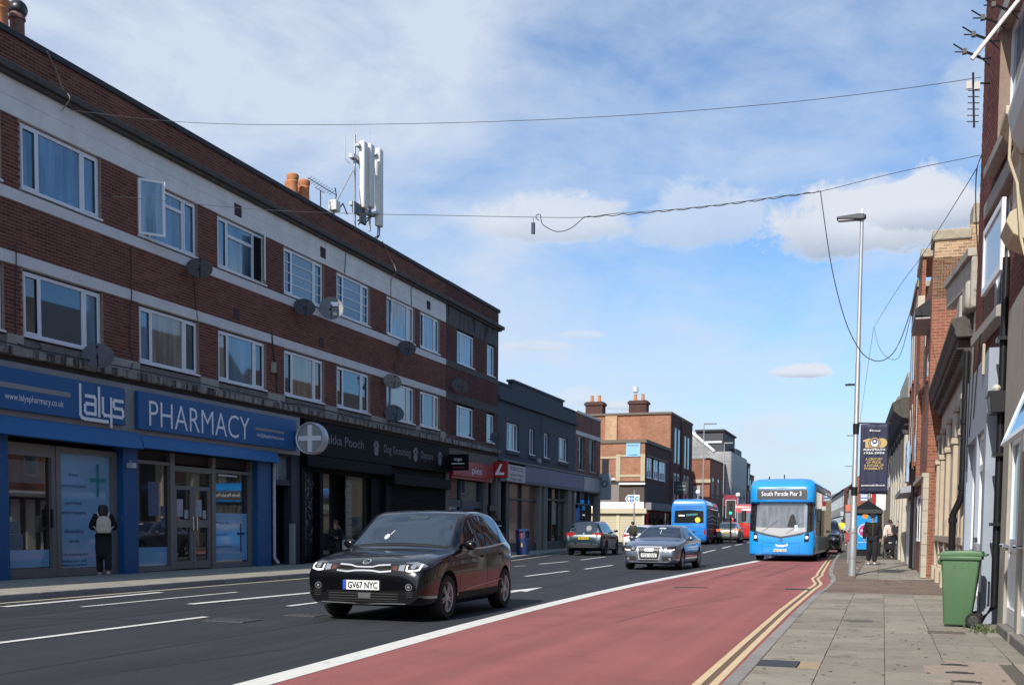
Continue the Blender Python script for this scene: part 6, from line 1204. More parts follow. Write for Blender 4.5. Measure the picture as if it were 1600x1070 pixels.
MB(FB).lathe([(.15, .004), (.15, .006)], (-.275, 0, 3.54), 28, axis='y').done('emblem_ring', NAV, bn_); MB(FB).lathe([(.135, .007), (.135, .008)], (-.275, 0, 3.54), 28, axis='y').done('emblem_ring', GOLD, bn_); MB(FB).lathe([(.115, .009), (.115, .010)], (-.275, 0, 3.54), 28, axis='y').done('emblem_ring', NAV, bn_); MB(FB).lathe([(.092, .011), (.092, .012)], (-.275, 0, 3.54), 28, axis='y').done('emblem_moon', WP, bn_); MB(FB).lathe([(.062, .013), (.062, .014)], (-.275, 0, 3.575), 24, axis='y').done('emblem_moon_dark', NAV, bn_); MB(FB).lathe([(.03, .015), (.03, .016)], (-.275, 0, 3.585), 14, axis='y').done('emblem_star', WP, bn_)
def bt(s, z, w_, h, m, x=cx): text(s, m, bn_, (x, 28.935, z), width=w_, height=h, align='CENTER', bold=.02)
bt('PORTSMOUTH', 3.345, .52, .055, WP); bt('1926-2026', 3.265, .50, .045, WP)
for s, z, w_ in (('A CENTURY', 3.10, .42), ('OF PRIDE,', 3.02, .36), ('A FUTURE OF', 2.94, .48), ('POSSIBILITY', 2.86, .46)): bt(s, z, w_, .058, GOLD)
bt('portsmouth100.co.uk', 2.44, .58, .04, WP); bt('Pompey', 3.84, .2, .035, WP, cx + .04); MB(FB).ball((cx - .1, .0, 3.86), .03, 8).done('crest', WP, bn_)
# slim post behind
sp = thing('sign_post', 'slim grey post with an orange topped timetable near the lamp post', 'post', (-1.16, 39.9, .11)); MB().tube([(-1.16, 39.9, .1), (-1.16, 39.9, 2.75)], .04, 8).done('pole', GALV, sp)
MB(facing(39.85)).box(-1.3, -1.04, 0, .05, 1.98, 2.22).done('flag', mat('orange_flag', (.55, .16, .08), .5), sp); MB(facing(39.85)).box(-1.29, -1.05, 0, .05, 1.3, 1.92).done('timetable', mat('timetable_grey', (.3, .33, .36), .5, ns=20, na=.3), sp); MB(facing(39.85)).box(-1.28, -1.06, .0, .05, .95, 1.2).done('timetable_panel', mat('timetable_red', (.35, .05, .06), .5), sp)
# ================================================================== advert kiosk under a black pyramid roof
ks = thing('bus_shelter', 'black pyramid roofed shelter with a bright blue advert panel', 'bus shelter', (-.7, 52.8, .11))
b = MB(); b.box(-1.32, -.1, 52.62, 53.7, .1, 2.1); b.done('body', BLACKP, ks, bevel=.02)
b = MB(); P = [b.v(p) for p in ((-1.42, 52.5, 2.12), (-.02, 52.5, 2.12), (-.02, 53.85, 2.12), (-1.42, 53.85, 2.12))]; P2 = [b.v(p) for p in ((-1.38, 52.54, 2.3), (-.06, 52.54, 2.3), (-.06, 53.8, 2.3), (-1.38, 53.8, 2.3))]; tp = b.v((-.72, 53.17, 2.75))
for k in range(4): b.bm.faces.new((P[k], P[(k + 1) % 4], P2[(k + 1) % 4], P2[k])); b.bm.faces.new((P2[k], P2[(k + 1) % 4], tp))
b.bm.faces.new(P); b.done('roof', BLACKP, ks)
FK = facing(52.61); BLA = mat('advert_blue', (.015, .30, .72), .3, ns=.8, na=.06)
MB(FK).box(-1.27, -.28, 0, .03, .42, 2.02).done('advert', BLA, ks)
PINK = mat('advert_pink', (.55, .05, .22), .4); PALEB = mat('advert_pale', (.5, .7, .85), .4)
MB(FK).lathe([(.34, .032), (.34, .034)], (-.8, 0, 1.3), 26, axis='y').done('advert_bubble', PALEB, ks); MB(FK).lathe([(.29, .036), (.29, .038)], (-.8, 0, 1.3), 26, axis='y').done('advert_bubble', PINK, ks); MB(FK).box(-1.0, -.6, .04, .042, 1.26, 1.36).done('advert_print', LETW, ks); MB(FK).box(-1.1, -.5, .034, .036, .74, .77).done('advert_print', PALEB, ks); MB(FK).lathe([(.13, .032), (.13, .034)], (-.82, 0, 1.99), 18, axis='y').done('advert_logo', mat('advert_orange', (.7, .25, .03), .4), ks)
# ================================================================== green wheelie bin
wb = thing('wheelie_bin', 'green wheelie bin standing on the flags by the blue grey house', 'wheelie bin', (.92, 14.12, .11), RAD(-8)); wb.scale = (.86, .88, .885)
GRN = mat('green_plastic', (.072, .152, .070), .5, ns=7, na=.08, ns2=40, na2=.04); GRN2 = mat('green_lid', (.078, .165, .076), .45, ns=7, na=.08)
b = MB(); V = [b.v(p) for p in ((-.2, -.19, .02), (.155, -.19, .02), (.155, .19, .10), (-.2, .19, .10), (-.25, -.24, .97), (.26, -.24, .97), (.26, .24, .97), (-.25, .24, .97))]
for q in ((0, 1, 2, 3), (4, 5, 6, 7), (0, 1, 5, 4), (1, 2, 6, 5), (2, 3, 7, 6), (3, 0, 4, 7)): b.bm.faces.new([V[i] for i in q])
b.done('body', GRN, wb, local=True, bevel=.03, seg=3, smooth=True)
b = MB(); b.box(-.27, .28, -.27, .27, .93, .985); b.done('rim', GRN2, wb, local=True, bevel=.015, seg=2, smooth=True)
b = MB(); b.prism([(-.31, .985), (-.31, 1.0), (-.22, 1.045), (.1, 1.06), (.27, 1.05), (.30, 1.0), (.30, .985)], -.275, .275, axis='d'); b.done('lid', GRN2, wb, local=True, bevel=.015, seg=2, smooth=True)
MB().box(-.3, -.22, -.2, .2, .86, .94).done('grab_bar', GRN2, wb, local=True, bevel=.02)
for y in (-.1, .02, .1): MB().box(.02 + y * .9, .03 + y * .9, -.244, -.228, .82, .92).done('rib', GRN, wb, local=True)
MB().tube([(.31, -.22, 1.0), (.33, -.22, 1.0), (.33, .22, 1.0), (.31, .22, 1.0)], .016, 8).done('handle', GRN, wb, local=True)
for y in (-.25, .25):
    o = MB().lathe([(.05, -.03), (.098, -.03), (.105, -.02), (.105, .02), (.098, .03), (.05, .03)], (.2, y, .105), 24, axis='y').done('wheel', RUB, wb, local=True, smooth=True)
    b = MB(); b.lathe([(.068, -.034), (.06, -.036)], (.2, y, .105), 18, axis='y'); b.lathe([(.02, -.042), (.02, -.03)], (.2, y, .105), 8, axis='y')
    for k in range(5): b.box(.19, .21, y - .04, y - .03, .105, .165) if k == 0 else b.tube([(.2, y - .037, .105), (.2 + .06 * math.cos(k * 1.256), y - .037, .105 + .06 * math.sin(k * 1.256))], .006, 4)
    b.done('hub', mat('hub_grey', (.045, .045, .045), .5), o, local=True)
MB().tube([(.2, -.24, .105), (.2, .24, .105)], .012, 6).done('axle', IRON, wb, local=True)
# weeds against the wall
wd = MB(); random.seed(3)
for k in range(70):
    x, y = 1.15 + random.gauss(0, .09), 13.55 + random.gauss(0, .22); h = random.uniform(.02, .075); a = random.random() * 6.3; dx, dy = math.cos(a) * h * .7, math.sin(a) * h * .7
    wd.face([(x - .008, y, .11), (x + .008, y, .11), (x + dx + .005, y + dy, .11 + h), (x + dx - .005, y + dy, .11 + h)])
tag(wd.done('weeds', mat('weed_green', (.06, .085, .03), .8)), kind='stuff')
# ================================================================== litter bin across the road
lb_ = thing('litter_bin', 'round blue litter bin with gold emblem on the far kerb', 'litter bin', (-15.0, 44.2, .11)); NVB = mat('bin_navy', (.02, .04, .13), .45, ns=4, na=.1)
C0 = (-15.0, 44.2, 0)
MB().lathe([(.27, .1), (.28, .16), (.27, .2), (.29, .3), (.29, .72), (.31, .74), (.31, .78), (.29, .8)], C0, 24).done('body', NVB, lb_, smooth=True); MB().lathe([(.285, .8), (.285, .84)], C0, 24).lathe([(.3, 1.12), (.32, 1.14), (.32, 1.2), (.2, 1.25)], C0, 24).done('hood', NVB, lb_, smooth=True)
for k in range(4): a = k * PI / 2 + .6; MB().box(-15 + .27 * math.cos(a) - .05, -15 + .27 * math.cos(a) + .05, 44.2 + .27 * math.sin(a) - .05, 44.2 + .27 * math.sin(a) + .05, .82, 1.13).done('hood_post', NVB, lb_)
MB().lathe([(.24, .8), (.24, 1.1)], C0, 18).done('liner', mat('liner_red', (.14, .05, .06), .6, ns=9, na=.5), lb_)
MB(facing(44.2 - .295)).box(-14.98, -14.9, .0, .012, .45, .62).done('emblem', mat('bin_gold', (.5, .38, .12), .4), lb_)
# ================================================================== vehicles
def pchip(xs, ys):
    xs, ys = np.array(xs, float), np.array(ys, float); h = np.diff(xs); d = np.diff(ys) / h; m = np.zeros(len(xs)); m[0], m[-1] = d[0], d[-1]
    for i in range(1, len(xs) - 1):
        if d[i - 1] * d[i] > 0: w1, w2 = 2 * h[i] + h[i - 1], h[i] + 2 * h[i - 1]; m[i] = (w1 + w2) / (w1 / d[i - 1] + w2 / d[i])
    def f(x):
        x = min(max(x, xs[0]), xs[-1]); i = min(max(int(np.searchsorted(xs, x)) - 1, 0), len(h) - 1); t_ = (x - xs[i]) / h[i]
        return float((1 + 2 * t_) * (1 - t_) ** 2 * ys[i] + t_ * (1 - t_) ** 2 * h[i] * m[i] + t_ * t_ * (3 - 2 * t_) * ys[i + 1] + t_ * t_ * (t_ - 1) * h[i] * m[i + 1])
    return f
def P_(pairs): return pchip([p[0] for p in pairs], [p[1] for p in pairs])
def resample(pts, n):
    out = []
    P = [np.array(p, float) for p in pts]; seg = [np.linalg.norm(b_ - a_) for a_, b_ in zip(P, P[1:])]; tot = sum(seg); 
    for k in range(n):
        s_ = tot * k / (n - 1); i = 0
        while i < len(seg) - 1 and s_ > seg[i]: s_ -= seg[i]; i += 1
        out.append(tuple(P[i] + (P[i + 1] - P[i]) * (s_ / max(seg[i], 1e-9))))
    return out
class Shell:
    def __init__(s, root, bm): s.root = root; s.bvh = BVHTree.FromBMesh(bm)
    def hit(s, view, u, z):
        o, d = {'front': ((u, -9, z), (0, 1, 0)), 'rear': ((u, 30, z), (0, -1, 0)), 'left': ((9, u, z), (-1, 0, 0)), 'right': ((-9, u, z), (1, 0, 0)), 'top': ((u, z, 9), (0, 0, -1))}[view]
        p, n, _, _ = s.bvh.ray_cast(Vector(o), Vector(d))
        if p is None: return None
        if n.dot(Vector(d)) > 0: n = -n
        return p, n
    def patch(s, name, m, view, top, bot, off=.004, nu=12, nv=4, parent=None, label=None):
        T, B = resample(top, nu + 1), resample(bot, nu + 1); bm = bmesh.new(); G = []
        for j in range(nv + 1):
            row = []
            for i in range(nu + 1):
                q = [T[i][k] + (B[i][k] - T[i][k]) * j / nv for k in (0, 1)]; h = s.hit(view, *q)
                row.append(bm.verts.new(h[0] + h[1] * off) if h else None)
            G.append(row)
        for j in range(nv):
            for i in range(nu):
                q = (G[j][i], G[j][i + 1], G[j + 1][i + 1], G[j + 1][i])
                if all(q): bm.faces.new(q)
        bmesh.ops.recalc_face_normals(bm, faces=bm.faces)
        if len(bm.faces):
            # make sure it faces outwards
            f = max(bm.faces, key=lambda f: f.calc_area()); h = s.hit(view, *(resample([T[nu // 2], B[nu // 2]], 3)[1]))
            if h and f.normal.dot(h[1]) < 0: bmesh.ops.reverse_faces(bm, faces=bm.faces)
        me = bpy.data.meshes.new(name); bm.to_mesh(me); bm.free(); me.materials.append(m); me.polygons.foreach_set('use_smooth', [True] * len(me.polygons))
        return tag(link(name, me, parent or s.root), label)
    def both(s, name, m, view, top, bot, **k):
        r = [s.patch(name, m, view, top, bot, **k)]
        if view == 'left': r.append(s.patch(name, m, 'right', top, bot, **k))
        else: r.append(s.patch(name, m, view, [(-p[0], p[1]) for p in top], [(-p[0], p[1]) for p in bot], **k))
        return r
    def disc(s, name, m, view, c, r, off=.006, n=16, parent=None, sx=1.0):
        top = [(c[0] + sx * r * math.cos(PI - PI * k / n), c[1] + r * math.sin(PI * k / n)) for k in range(n + 1)]; bot = [(p[0], 2 * c[1] - p[1]) for p in top]
        bm = bmesh.new(); vs = []
        for p in top + bot[::-1][1:-1]:
            h = s.hit(view, *p)
            if h: vs.append(bm.verts.new(h[0] + h[1] * off))
        if len(vs) > 2:
            f = bm.faces.new(vs); f.normal_update(); h = s.hit(view, *c)
            if h and f.normal.dot(h[1]) < 0: f.normal_flip()
        me = bpy.data.meshes.new(name); bm.to_mesh(me); bm.free(); me.materials.append(m); return link(name, me, parent or s.root)
    def text(s, st, m, view, c, width, height, off=.012, parent=None):
        h = s.hit(view, *c); y = (h[0].y - off) if view == 'front' else (h[0].y + off)
        return text(st, m, parent or s.root, (c[0], y, c[1]), width=width, height=height, xd=(1, 0, 0) if view == 'front' else (-1, 0, 0), align='CENTER', local=True)
LAMPC = mat('headlamp_glass', (.40, .42, .45), .08, .6); LAMPD = mat('headlamp_dark', (.03, .032, .036), .08, .2); AMBER = mat('amber_lens', (.13, .04, .02), .2); DRL = mat('lit_running_light', (.8, .79, .76), .3, emit=.5); DRLW = mat('warm_lit_lamp', (1, .78, .62), .3, emit=.9)
REDL = mat('red_tail_lens', (.32, .012, .015), .12); BRAKE = mat('lit_brake_lamp', (1, .16, .06), .3, emit=1.2)
BLKPL = mat('black_plastic', (.014, .014, .015), .5); PLW = mat('number_plate_white', (.75, .76, .74), .4); PLY = mat('number_plate_yellow', (.72, .50, .02), .4); PLT = mat('plate_black', (.01, .01, .012), .4); PLB = mat('plate_blue_band', (.02, .08, .45), .4)
TRIM = mat('bright_trim', (.72, .73, .75), .18, .55)
SEAM = mat('panel_gap', (.004, .004, .004), .8); TAN_DISC = mat('white_disc', (.6, .6, .62), .5)
def wheel(parent, x, y, R_, w_, rim, spokes=10, side=1, style='multi'):
    o = MB().lathe([(R_ * .66, -w_ / 2), (R_ * .93, -w_ / 2), (R_, -w_ * .36), (R_, w_ * .36), (R_ * .93, w_ / 2), (R_ * .66, w_ / 2), (R_ * .64, w_ * .3), (R_ * .64, -w_ * .3)], (x, y, R_), 32, axis='x', cap=False).done('wheel', RUB, parent, local=True, smooth=True)
    xo = x + side * w_ * .34; b = MB()
    b.lathe([(R_ * .66, 0), (R_ * .70, side * w_ * .1), (R_ * .66, side * w_ * .13), (R_ * .62, side * w_ * .08), (R_ * .62, -side * w_ * .2)], (xo, y, R_), 32, axis='x', cap=False)
    for k in range(spokes):
        a = 2 * PI * k / spokes; da = .085 if spokes > 6 else .17; tw = .16 * (1 if k % 2 else -1) if style == 'multi' else 0
        pts = [(R_ * .1, a - da * 2.2), (R_ * .1, a + da * 2.2), (R_ * .63, a + tw + da * .75), (R_ * .63, a + tw - da * .75)]
        V = [(xo + side * w_ * (.10 if r_ < R_ * .2 else .06), y + r_ * math.cos(t_), R_ + r_ * math.sin(t_)) for r_, t_ in pts]; V2 = [(v[0] - side * .02, v[1], v[2]) for v in V]
        A = [b.v(v) for v in V]; B = [b.v(v) for v in V2]; b.bm.faces.new(A)
        for i in range(4): b.bm.faces.new((A[i], A[(i + 1) % 4], B[(i + 1) % 4], B[i]))
    b.lathe([(R_ * .17, side * w_ * .02), (R_ * .16, side * w_ * .12), (R_ * .05, side * w_ * .14)], (xo, y, R_), 14, axis='x')
    b.done('rim', rim, o, local=True, smooth=True, angle=35)
    MB().lathe([(R_ * .6, 0), (R_ * .6, -side * .01)], (xo - side * w_ * .25, y, R_), 20, axis='x').done('brake_disc', mat('brake_dark', (.02, .02, .02), .7), o, local=True)
    return o
def car_body(root, sp, paint):
    L, Wm = sp['L'], sp['W']; plan, zf, zc, zb, ze, we = (P_(sp[k]) for k in ('plan', 'zf', 'zc', 'zb', 'ze', 'we'))
    st = sorted(set([round(v, 4) for v in list(np.linspace(0, .3, 10)) + list(np.linspace(.3, L - .35, 44)) + list(np.linspace(L - .35, L, 12))]))
    bm = bmesh.new(); rings = []
    for y in st:
        W = Wm * plan(y); f, b_, c, e, wx = zf(y), zb(y), zc(y), ze(y), Wm * we(y) * min(1, plan(y) * 1.05)
        b_ = max(b_, f + .1); e = max(e, b_ + .005); c = max(c, e + .005); mid = f + (b_ - f) * .55
        ctl = [(0, f), (W * .82, f), (W * .94, f + .05), (W * .985, f + min(.16, (b_ - f) * .3)), (W, mid), (W * .995, b_ - (b_ - f) * .17), (W * .965, b_ - .008), ((W * .965 * .5 + wx * .5) + .012, b_ * .5 + e * .5 + .004), (wx, e), (wx * .82, e + (c - e) * .62), (wx * .45, c - (c - e) * .1), (0, c)]
        C_ = [np.array(p) for p in ctl]; pts = []
        for i in range(len(C_) - 1):
            p0, p1, p2, p3 = C_[max(i - 1, 0)], C_[i], C_[i + 1], C_[min(i + 2, len(C_) - 1)]
            for k in range(3):
                u = k / 3; q = .5 * ((2 * p1) + (p2 - p0) * u + (2 * p0 - 5 * p1 + 4 * p2 - p3) * u * u + (3 * p1 - p0 - 3 * p2 + p3) * u ** 3); q = q * .55 + (p1 + (p2 - p1) * u) * .45; pts.append(q)
        pts.append(C_[-1]); pts[0] = C_[0]
        half = [(float(max(p[0], 0)), float(p[1])) for p in pts]; half[0] = (0, half[0][1]); half[-1] = (0, half[-1][1])
        rings.append([bm.verts.new((p[0], y, p[1])) for p in half] + [bm.verts.new((-p[0], y, p[1])) for p in half[-2:0:-1]])
    n = len(rings[0])
    for A, B in zip(rings, rings[1:]):
        for k in range(n): bm.faces.new((A[k], A[(k + 1) % n], B[(k + 1) % n], B[k]))
    bm.faces.new(rings[0]); bm.faces.new(rings[-1][::-1]); bmesh.ops.recalc_face_normals(bm, faces=bm.faces)
    sh = Shell(root, bm); sh.zb, sh.ze, sh.zc = zb, ze, zc
    me = bpy.data.meshes.new('body'); bm.to_mesh(me); bm.free(); me.materials.append(paint); me.materials.append(BLKPL)
    body = link('body', me, root)
    # cut the wheel arches
    cb_ = bmesh.new(); dummy = MB()
    for y in sp['axles']:
        for s_ in (-1, 1): dummy.lathe([(sp['R'] + .05, s_ * (Wm - .30)), (sp['R'] + .055, s_ * (Wm + .2))], (0, y, sp['R'] + .005), 36, axis='x', mi=1)
    cb_.free(); cut = dummy.done('cutter', [paint, BLKPL], None)
    md = body.modifiers.new('arches', 'BOOLEAN'); md.operation = 'DIFFERENCE'; md.object = cut; md.solver = 'EXACT'
    bpy.context.view_layer.update(); body.parent = None; body.matrix_world = Matrix(); bpy.context.view_layer.update()
    m2 = bpy.data.meshes.new_from_object(body.evaluated_get(bpy.context.evaluated_depsgraph_get())); body.modifiers.clear(); body.data = m2; body.parent = root
    m2.name = 'body'; m2.polygons.foreach_set('use_smooth', [True] * len(m2.polygons)); m2.set_sharp_from_angle(angle=RAD(32))
    bpy.data.objects.remove(cut)
    return sh, body
def side_windows(sh, ranges, gl=CARGL, trim=None, lo=.03, hi=.035):
    for (y0, y1) in ranges:
        ysx = np.linspace(y0, y1, 14); top, bot = [], []
        for y in ysx:
            b_, t_ = sh.zb(y) + lo, sh.ze(y) - hi
            top.append((y, max(t_, b_ + .012))); bot.append((y, b_))
        sh.both('side_window', gl, 'left', top, bot, nu=5, nv=2, off=.006)
    if trim:
        y0, y1 = ranges[0][0], ranges[-1][1]; ysx = np.linspace(y0, y1, 14); sh.both('window_trim', trim, 'left', [(y, sh.zb(y) + lo) for y in ysx], [(y, sh.zb(y) + lo - .024) for y in ysx], nu=24, nv=1, off=.009)
def seams(sh, ysx, z0=.30):
    for y in ysx: sh.both('panel_seam', SEAM, 'left', [(y - .004, sh.zb(y)), (y + .004, sh.zb(y))], [(y - .004, z0), (y + .004, z0)], nu=1, nv=10, off=.0015)
def mirrors(root, x, y, z, paint, sc=1):
    for s_ in (-1, 1):
        o = MB().ball((s_ * (x + .1), y, z), .1 * sc, 14, (1.05, .62, .72)).done('mirror', paint, root, local=True, smooth=True); MB().box(min(s_ * (x - .06), s_ * (x + .08)), max(s_ * (x - .06), s_ * (x + .08)), y - .03, y + .03, z - .06, z - .02).done('mirror_arm', BLKPL, o, local=True)
def plate(sh, view, c, w_, h_, m, st, band=False, tilt=0):
    h = sh.hit(view, *c); s_ = -1 if view == 'front' else 1; y = h[0].y
    o = MB().box(c[0] - w_ / 2, c[0] + w_ / 2, min(y + s_ * .03, y - s_ * .05), max(y + s_ * .03, y - s_ * .05), c[1] - h_ / 2, c[1] + h_ / 2).done('number_plate', m, sh.root, local=True)
    yy = y + s_ * .033; text(st, PLT, o, (c[0] + (.025 if band else 0), yy, c[1] - h_ * .33), width=w_ * (.82 if band else .86), height=h_ * .66, xd=(-s_, 0, 0), align='CENTER', local=True, bold=.022)
    if band: MB().box(c[0] - w_ / 2, c[0] - w_ / 2 + .05, yy - .001, yy, c[1] - h_ / 2, c[1] + h_ / 2).done('plate_band', PLB, o, local=True)
    return o
def wheels(root, sp, rim, spokes, style='multi'):
    for y in sp['axles']:
        for s_ in (-1, 1): wheel(root, s_ * (sp['W'] - .115), y, sp['R'], .21, rim, spokes, s_, style)
PAINT_K = mat('black_car_paint', (.0035, .0035, .005), .16, 0.0, spec=.25, coat=.65); PAINT_A = mat('grey_blue_metallic', (.13, .155, .195), .3, .55, coat=1.0); PAINT_T = mat('dark_teal_metallic', (.008, .026, .036), .28, .4, coat=1.0); PAINT_W = mat('white_car_paint', (.74, .74, .74), .3, coat=1.0); PAINT_G = mat('silver_grey_paint', (.16, .165, .17), .3, .5, coat=1.0); PAINT_B = mat('black_van_paint', (.008, .008, .010), .25, coat=1.0)
ALLOY = mat('alloy_rim', (.46, .47, .48), .4, .25); ALLOYD = mat('dark_alloy', (.10, .10, .105), .35, .8)
# ---- the black hatchback
HATCH = dict(L=4.0, W=.905, R=.315, axles=(.82, 3.28),
    plan=[(0, .86), (.05, .93), (.2, .978), (.5, .995), (1.0, 1), (3.0, 1), (3.5, .97), (3.85, .89), (4.0, .80)],
    zf=[(0, .25), (.3, .2), (.8, .18), (3.2, .18), (3.7, .26), (4, .36)],
    zc=[(0, .60), (.04, .73), (.12, .80), (.35, .875), (.7, .935), (1.08, .975), (1.32, 1.11), (1.70, 1.375), (1.98, 1.505), (2.2, 1.532), (2.55, 1.54), (2.95, 1.515), (3.3, 1.45), (3.55, 1.335), (3.8, 1.09), (3.95, .88), (4.0, .7)],
    zb=[(0, .50), (.04, .64), (.12, .72), (.35, .80), (.8, .88), (1.2, .925), (2.5, .965), (3.3, 1.01), (3.7, 1.01), (3.9, .93), (4.0, .62)],
    ze=[(0, .58), (.04, .70), (.12, .765), (.35, .84), (.8, .91), (1.12, .95), (1.36, 1.08), (1.74, 1.335), (2.0, 1.46), (2.25, 1.492), (2.55, 1.497), (2.95, 1.472), (3.3, 1.40), (3.55, 1.285), (3.8, 1.05), (3.92, .93), (4, .66)],
    we=[(0, .76), (.3, .83), (1.1, .88), (1.4, .865), (2.1, .80), (2.6, .785), (3.3, .75), (3.7, .72), (4, .7)])
def black_hatch():
    r = thing('parked_car' if 0 else 'hatchback_car', 'shiny black hatchback driving towards the camera with a white front plate', 'car', (-6.53, 12.63, 0), RAD(1.0))
    sh, body = car_body(r, HATCH, PAINT_K); K = sh
    K.patch('windscreen', CARGL, 'front', [(-.645, 1.42), (-.3, 1.468), (0, 1.48), (.3, 1.468), (.645, 1.42)], [(-.755, 1.005), (-.35, 1.035), (0, 1.045), (.35, 1.035), (.755, 1.005)], nu=12, nv=4)
    K.patch('wiper_cowl', BLKPL, 'front', [(-.74, 1.0), (0, 1.04), (.74, 1.0)], [(-.74, .985), (0, 1.015), (.74, .985)], nu=20, nv=2)
    side_windows(K, [(1.42, 2.36), (2.44, 3.12), (3.15, 3.42)], trim=TRIM); seams(K, (1.28, 2.4, 3.2))
    K.both('headlight', LAMPD, 'front', [(.37, .755), (.55, .785), (.70, .808), (.88, .825)], [(.40, .70), (.52, .675), (.70, .668), (.875, .73)], nu=16, nv=6)
    K.both('headlight', LAMPD, 'left', [(.10, .80), (.26, .825), (.46, .845)], [(.10, .725), (.26, .75), (.46, .835)], nu=8, nv=3); K.both('headlight_reflector', LAMPC, 'left', [(.10, .79), (.2, .805)], [(.10, .735), (.2, .75)], nu=3, nv=2, off=.008)
    K.both('headlight_reflector', AMBER, 'front', [(.41, .745), (.47, .758)], [(.42, .708), (.48, .698)], nu=3, nv=3, off=.008)
    K.both('headlight_reflector', LAMPC, 'front', [(.50, .76), (.58, .772)], [(.50, .70), (.58, .69)], nu=4, nv=3, off=.008)
    K.both('running_light', DRL, 'front', [(.62, .705), (.70, .70), (.79, .72)], [(.62, .684), (.70, .678), (.79, .70)], nu=6, nv=2, off=.009); K.both('running_light', DRL, 'front', [(.775, .775), (.80, .778)], [(.77, .71), (.795, .715)], nu=2, nv=3, off=.009); K.both('running_light', DRL, 'front', [(.60, .76), (.62, .765)], [(.605, .69), (.625, .69)], nu=2, nv=3, off=.009)
    for s_ in (-1, 1): K.disc('projector_lens', LAMPC, 'front', (s_ * .695, .745), .034, .011)
    TOPC = [(-.37, .775), (-.2, .765), (-.12, .745), (0, .743), (.12, .745), (.2, .765), (.37, .775)]; BOTC = [(-.40, .70), (-.24, .685), (-.13, .70), (0, .703), (.13, .70), (.24, .685), (.40, .70)]
    K.patch('grille', mat('grille_black', (.003, .003, .003), .6, spec=.2), 'front', TOPC, BOTC, nu=24, nv=3, off=.005)
    K.patch('grille_trim', TRIM, 'front', TOPC, [(p[0], p[1] - .018) for p in TOPC], nu=28, nv=1, off=.012); K.patch('grille_trim', TRIM, 'front', BOTC, [(p[0], p[1] - .022) for p in BOTC], nu=28, nv=1, off=.012)
    K.disc('emblem', TRIM, 'front', (0, .80), .03, .008, sx=1.9); K.disc('emblem_field', BLKPL, 'front', (0, .80), .024, .011, sx=1.9); K.text('KIA', TRIM, 'front', (0, .79), .075, .022, .016)
    plate(K, 'front', (-.02, .50), .53, .125, PLW, 'GV67 NYC', band=True)
    K.patch('lower_grille', MATS['grille_black'], 'front', [(-.55, .42), (0, .43), (.55, .42)], [(-.5, .285), (0, .275), (.5, .285)], nu=16, nv=3, off=.004)
    SAT = mat('satin_grey_bar', (.07, .07, .075), .3, .4)
    for z in (.395, .36, .325, .295): K.patch('grille_bar', SAT if z > .3 else BLKPL, 'front', [(-.51, z), (0, z), (.51, z)], [(-.51, z - .011), (0, z - .011), (.51, z - .011)], nu=14, nv=1, off=.012)
    K.patch('radar_panel', mat('radar_grey', (.10, .10, .105), .4), 'front', [(-.07, .40), (.12, .40)], [(-.06, .325), (.11, .325)], nu=3, nv=2, off=.017)
    K.patch('lip_trim', mat('lip_chrome', (.4, .4, .42), .2, .7), 'front', [(-.62, .268), (0, .258), (.62, .268)], [(-.62, .258), (0, .246), (.62, .258)], nu=20, nv=1, off=.008)
    for s_ in (-1, 1):
        K.patch('air_curtain', MATS['grille_black'], 'front', [(s_ * .60, .50), (s_ * .73, .50)], [(s_ * .62, .34), (s_ * .73, .36)], nu=4, nv=4, off=.004)
        K.disc('fog_lamp', CHROME, 'front', (s_ * .665, .485), .047, .012); K.disc('fog_lamp_glass', LAMPD, 'front', (s_ * .665, .485), .034, .016); K.disc('fog_lamp_bulb', LAMPC, 'front', (s_ * .665, .485), .017, .019)
        for q in range(3): K.patch('fin', SAT, 'front', [(s_ * .63, .42 - q * .03), (s_ * .72, .42 - q * .03)], [(s_ * .63, .412 - q * .03), (s_ * .72, .412 - q * .03)], nu=3, nv=1, off=.012)
    K.both('door_strip', mat('satin_trim2', (.45, .46, .48), .25, .8), 'left', [(1.5, .40), (2.0, .43), (2.6, .46), (3.05, .485)], [(1.5, .388), (2.0, .418), (2.6, .448), (3.05, .473)], nu=14, nv=1, off=.008)
    K.both('door_handle', PAINT_K, 'left', [(2.16, .86), (2.34, .87)], [(2.16, .83), (2.34, .84)], nu=4, nv=2, off=.02); K.both('door_handle', PAINT_K, 'left', [(2.98, .88), (3.16, .89)], [(2.98, .85), (3.16, .86)], nu=4, nv=2, off=.02)
    K.both('sill_strip', RUB, 'left', [(1.22, .36), (2.95, .37)], [(1.22, .19), (2.95, .19)], nu=10, nv=2, off=.005)
    # interior seen through the windscreen: a paper disc, a dangling rear view mirror
    K.disc('hanging_disc', TAN_DISC, 'front', (-.28, 1.13), .038, .007); K.patch('mirror_shade', mat('tinted_band', (.03, .045, .06), .2), 'front', [(-.1, 1.44), (.2, 1.44)], [(-.09, 1.385), (.19, 1.385)], nu=4, nv=2, off=.006)
    K.patch('tax_sticker', TAN_DISC, 'front', [(-.22, 1.22), (-.205, 1.22)], [(-.25, 1.16), (-.235, 1.16)], nu=1, nv=3, off=.007)
    K.both('tail_light', REDL, 'rear', [(.5, .98), (.80, 1.0)], [(.52, .85), (.80, .84)], nu=8, nv=4); K.patch('rear_window', CARGL, 'rear', [(-.5, 1.38), (.5, 1.38)], [(-.58, 1.06), (.58, 1.06)], nu=14, nv=6)
    K.both('tail_light', REDL, 'left', [(3.78, .98), (3.93, .96)], [(3.80, .86), (3.93, .85)], nu=4, nv=4)
    plate(K, 'rear', (0, .62), .52, .12, PLY, 'GV67 NYC')
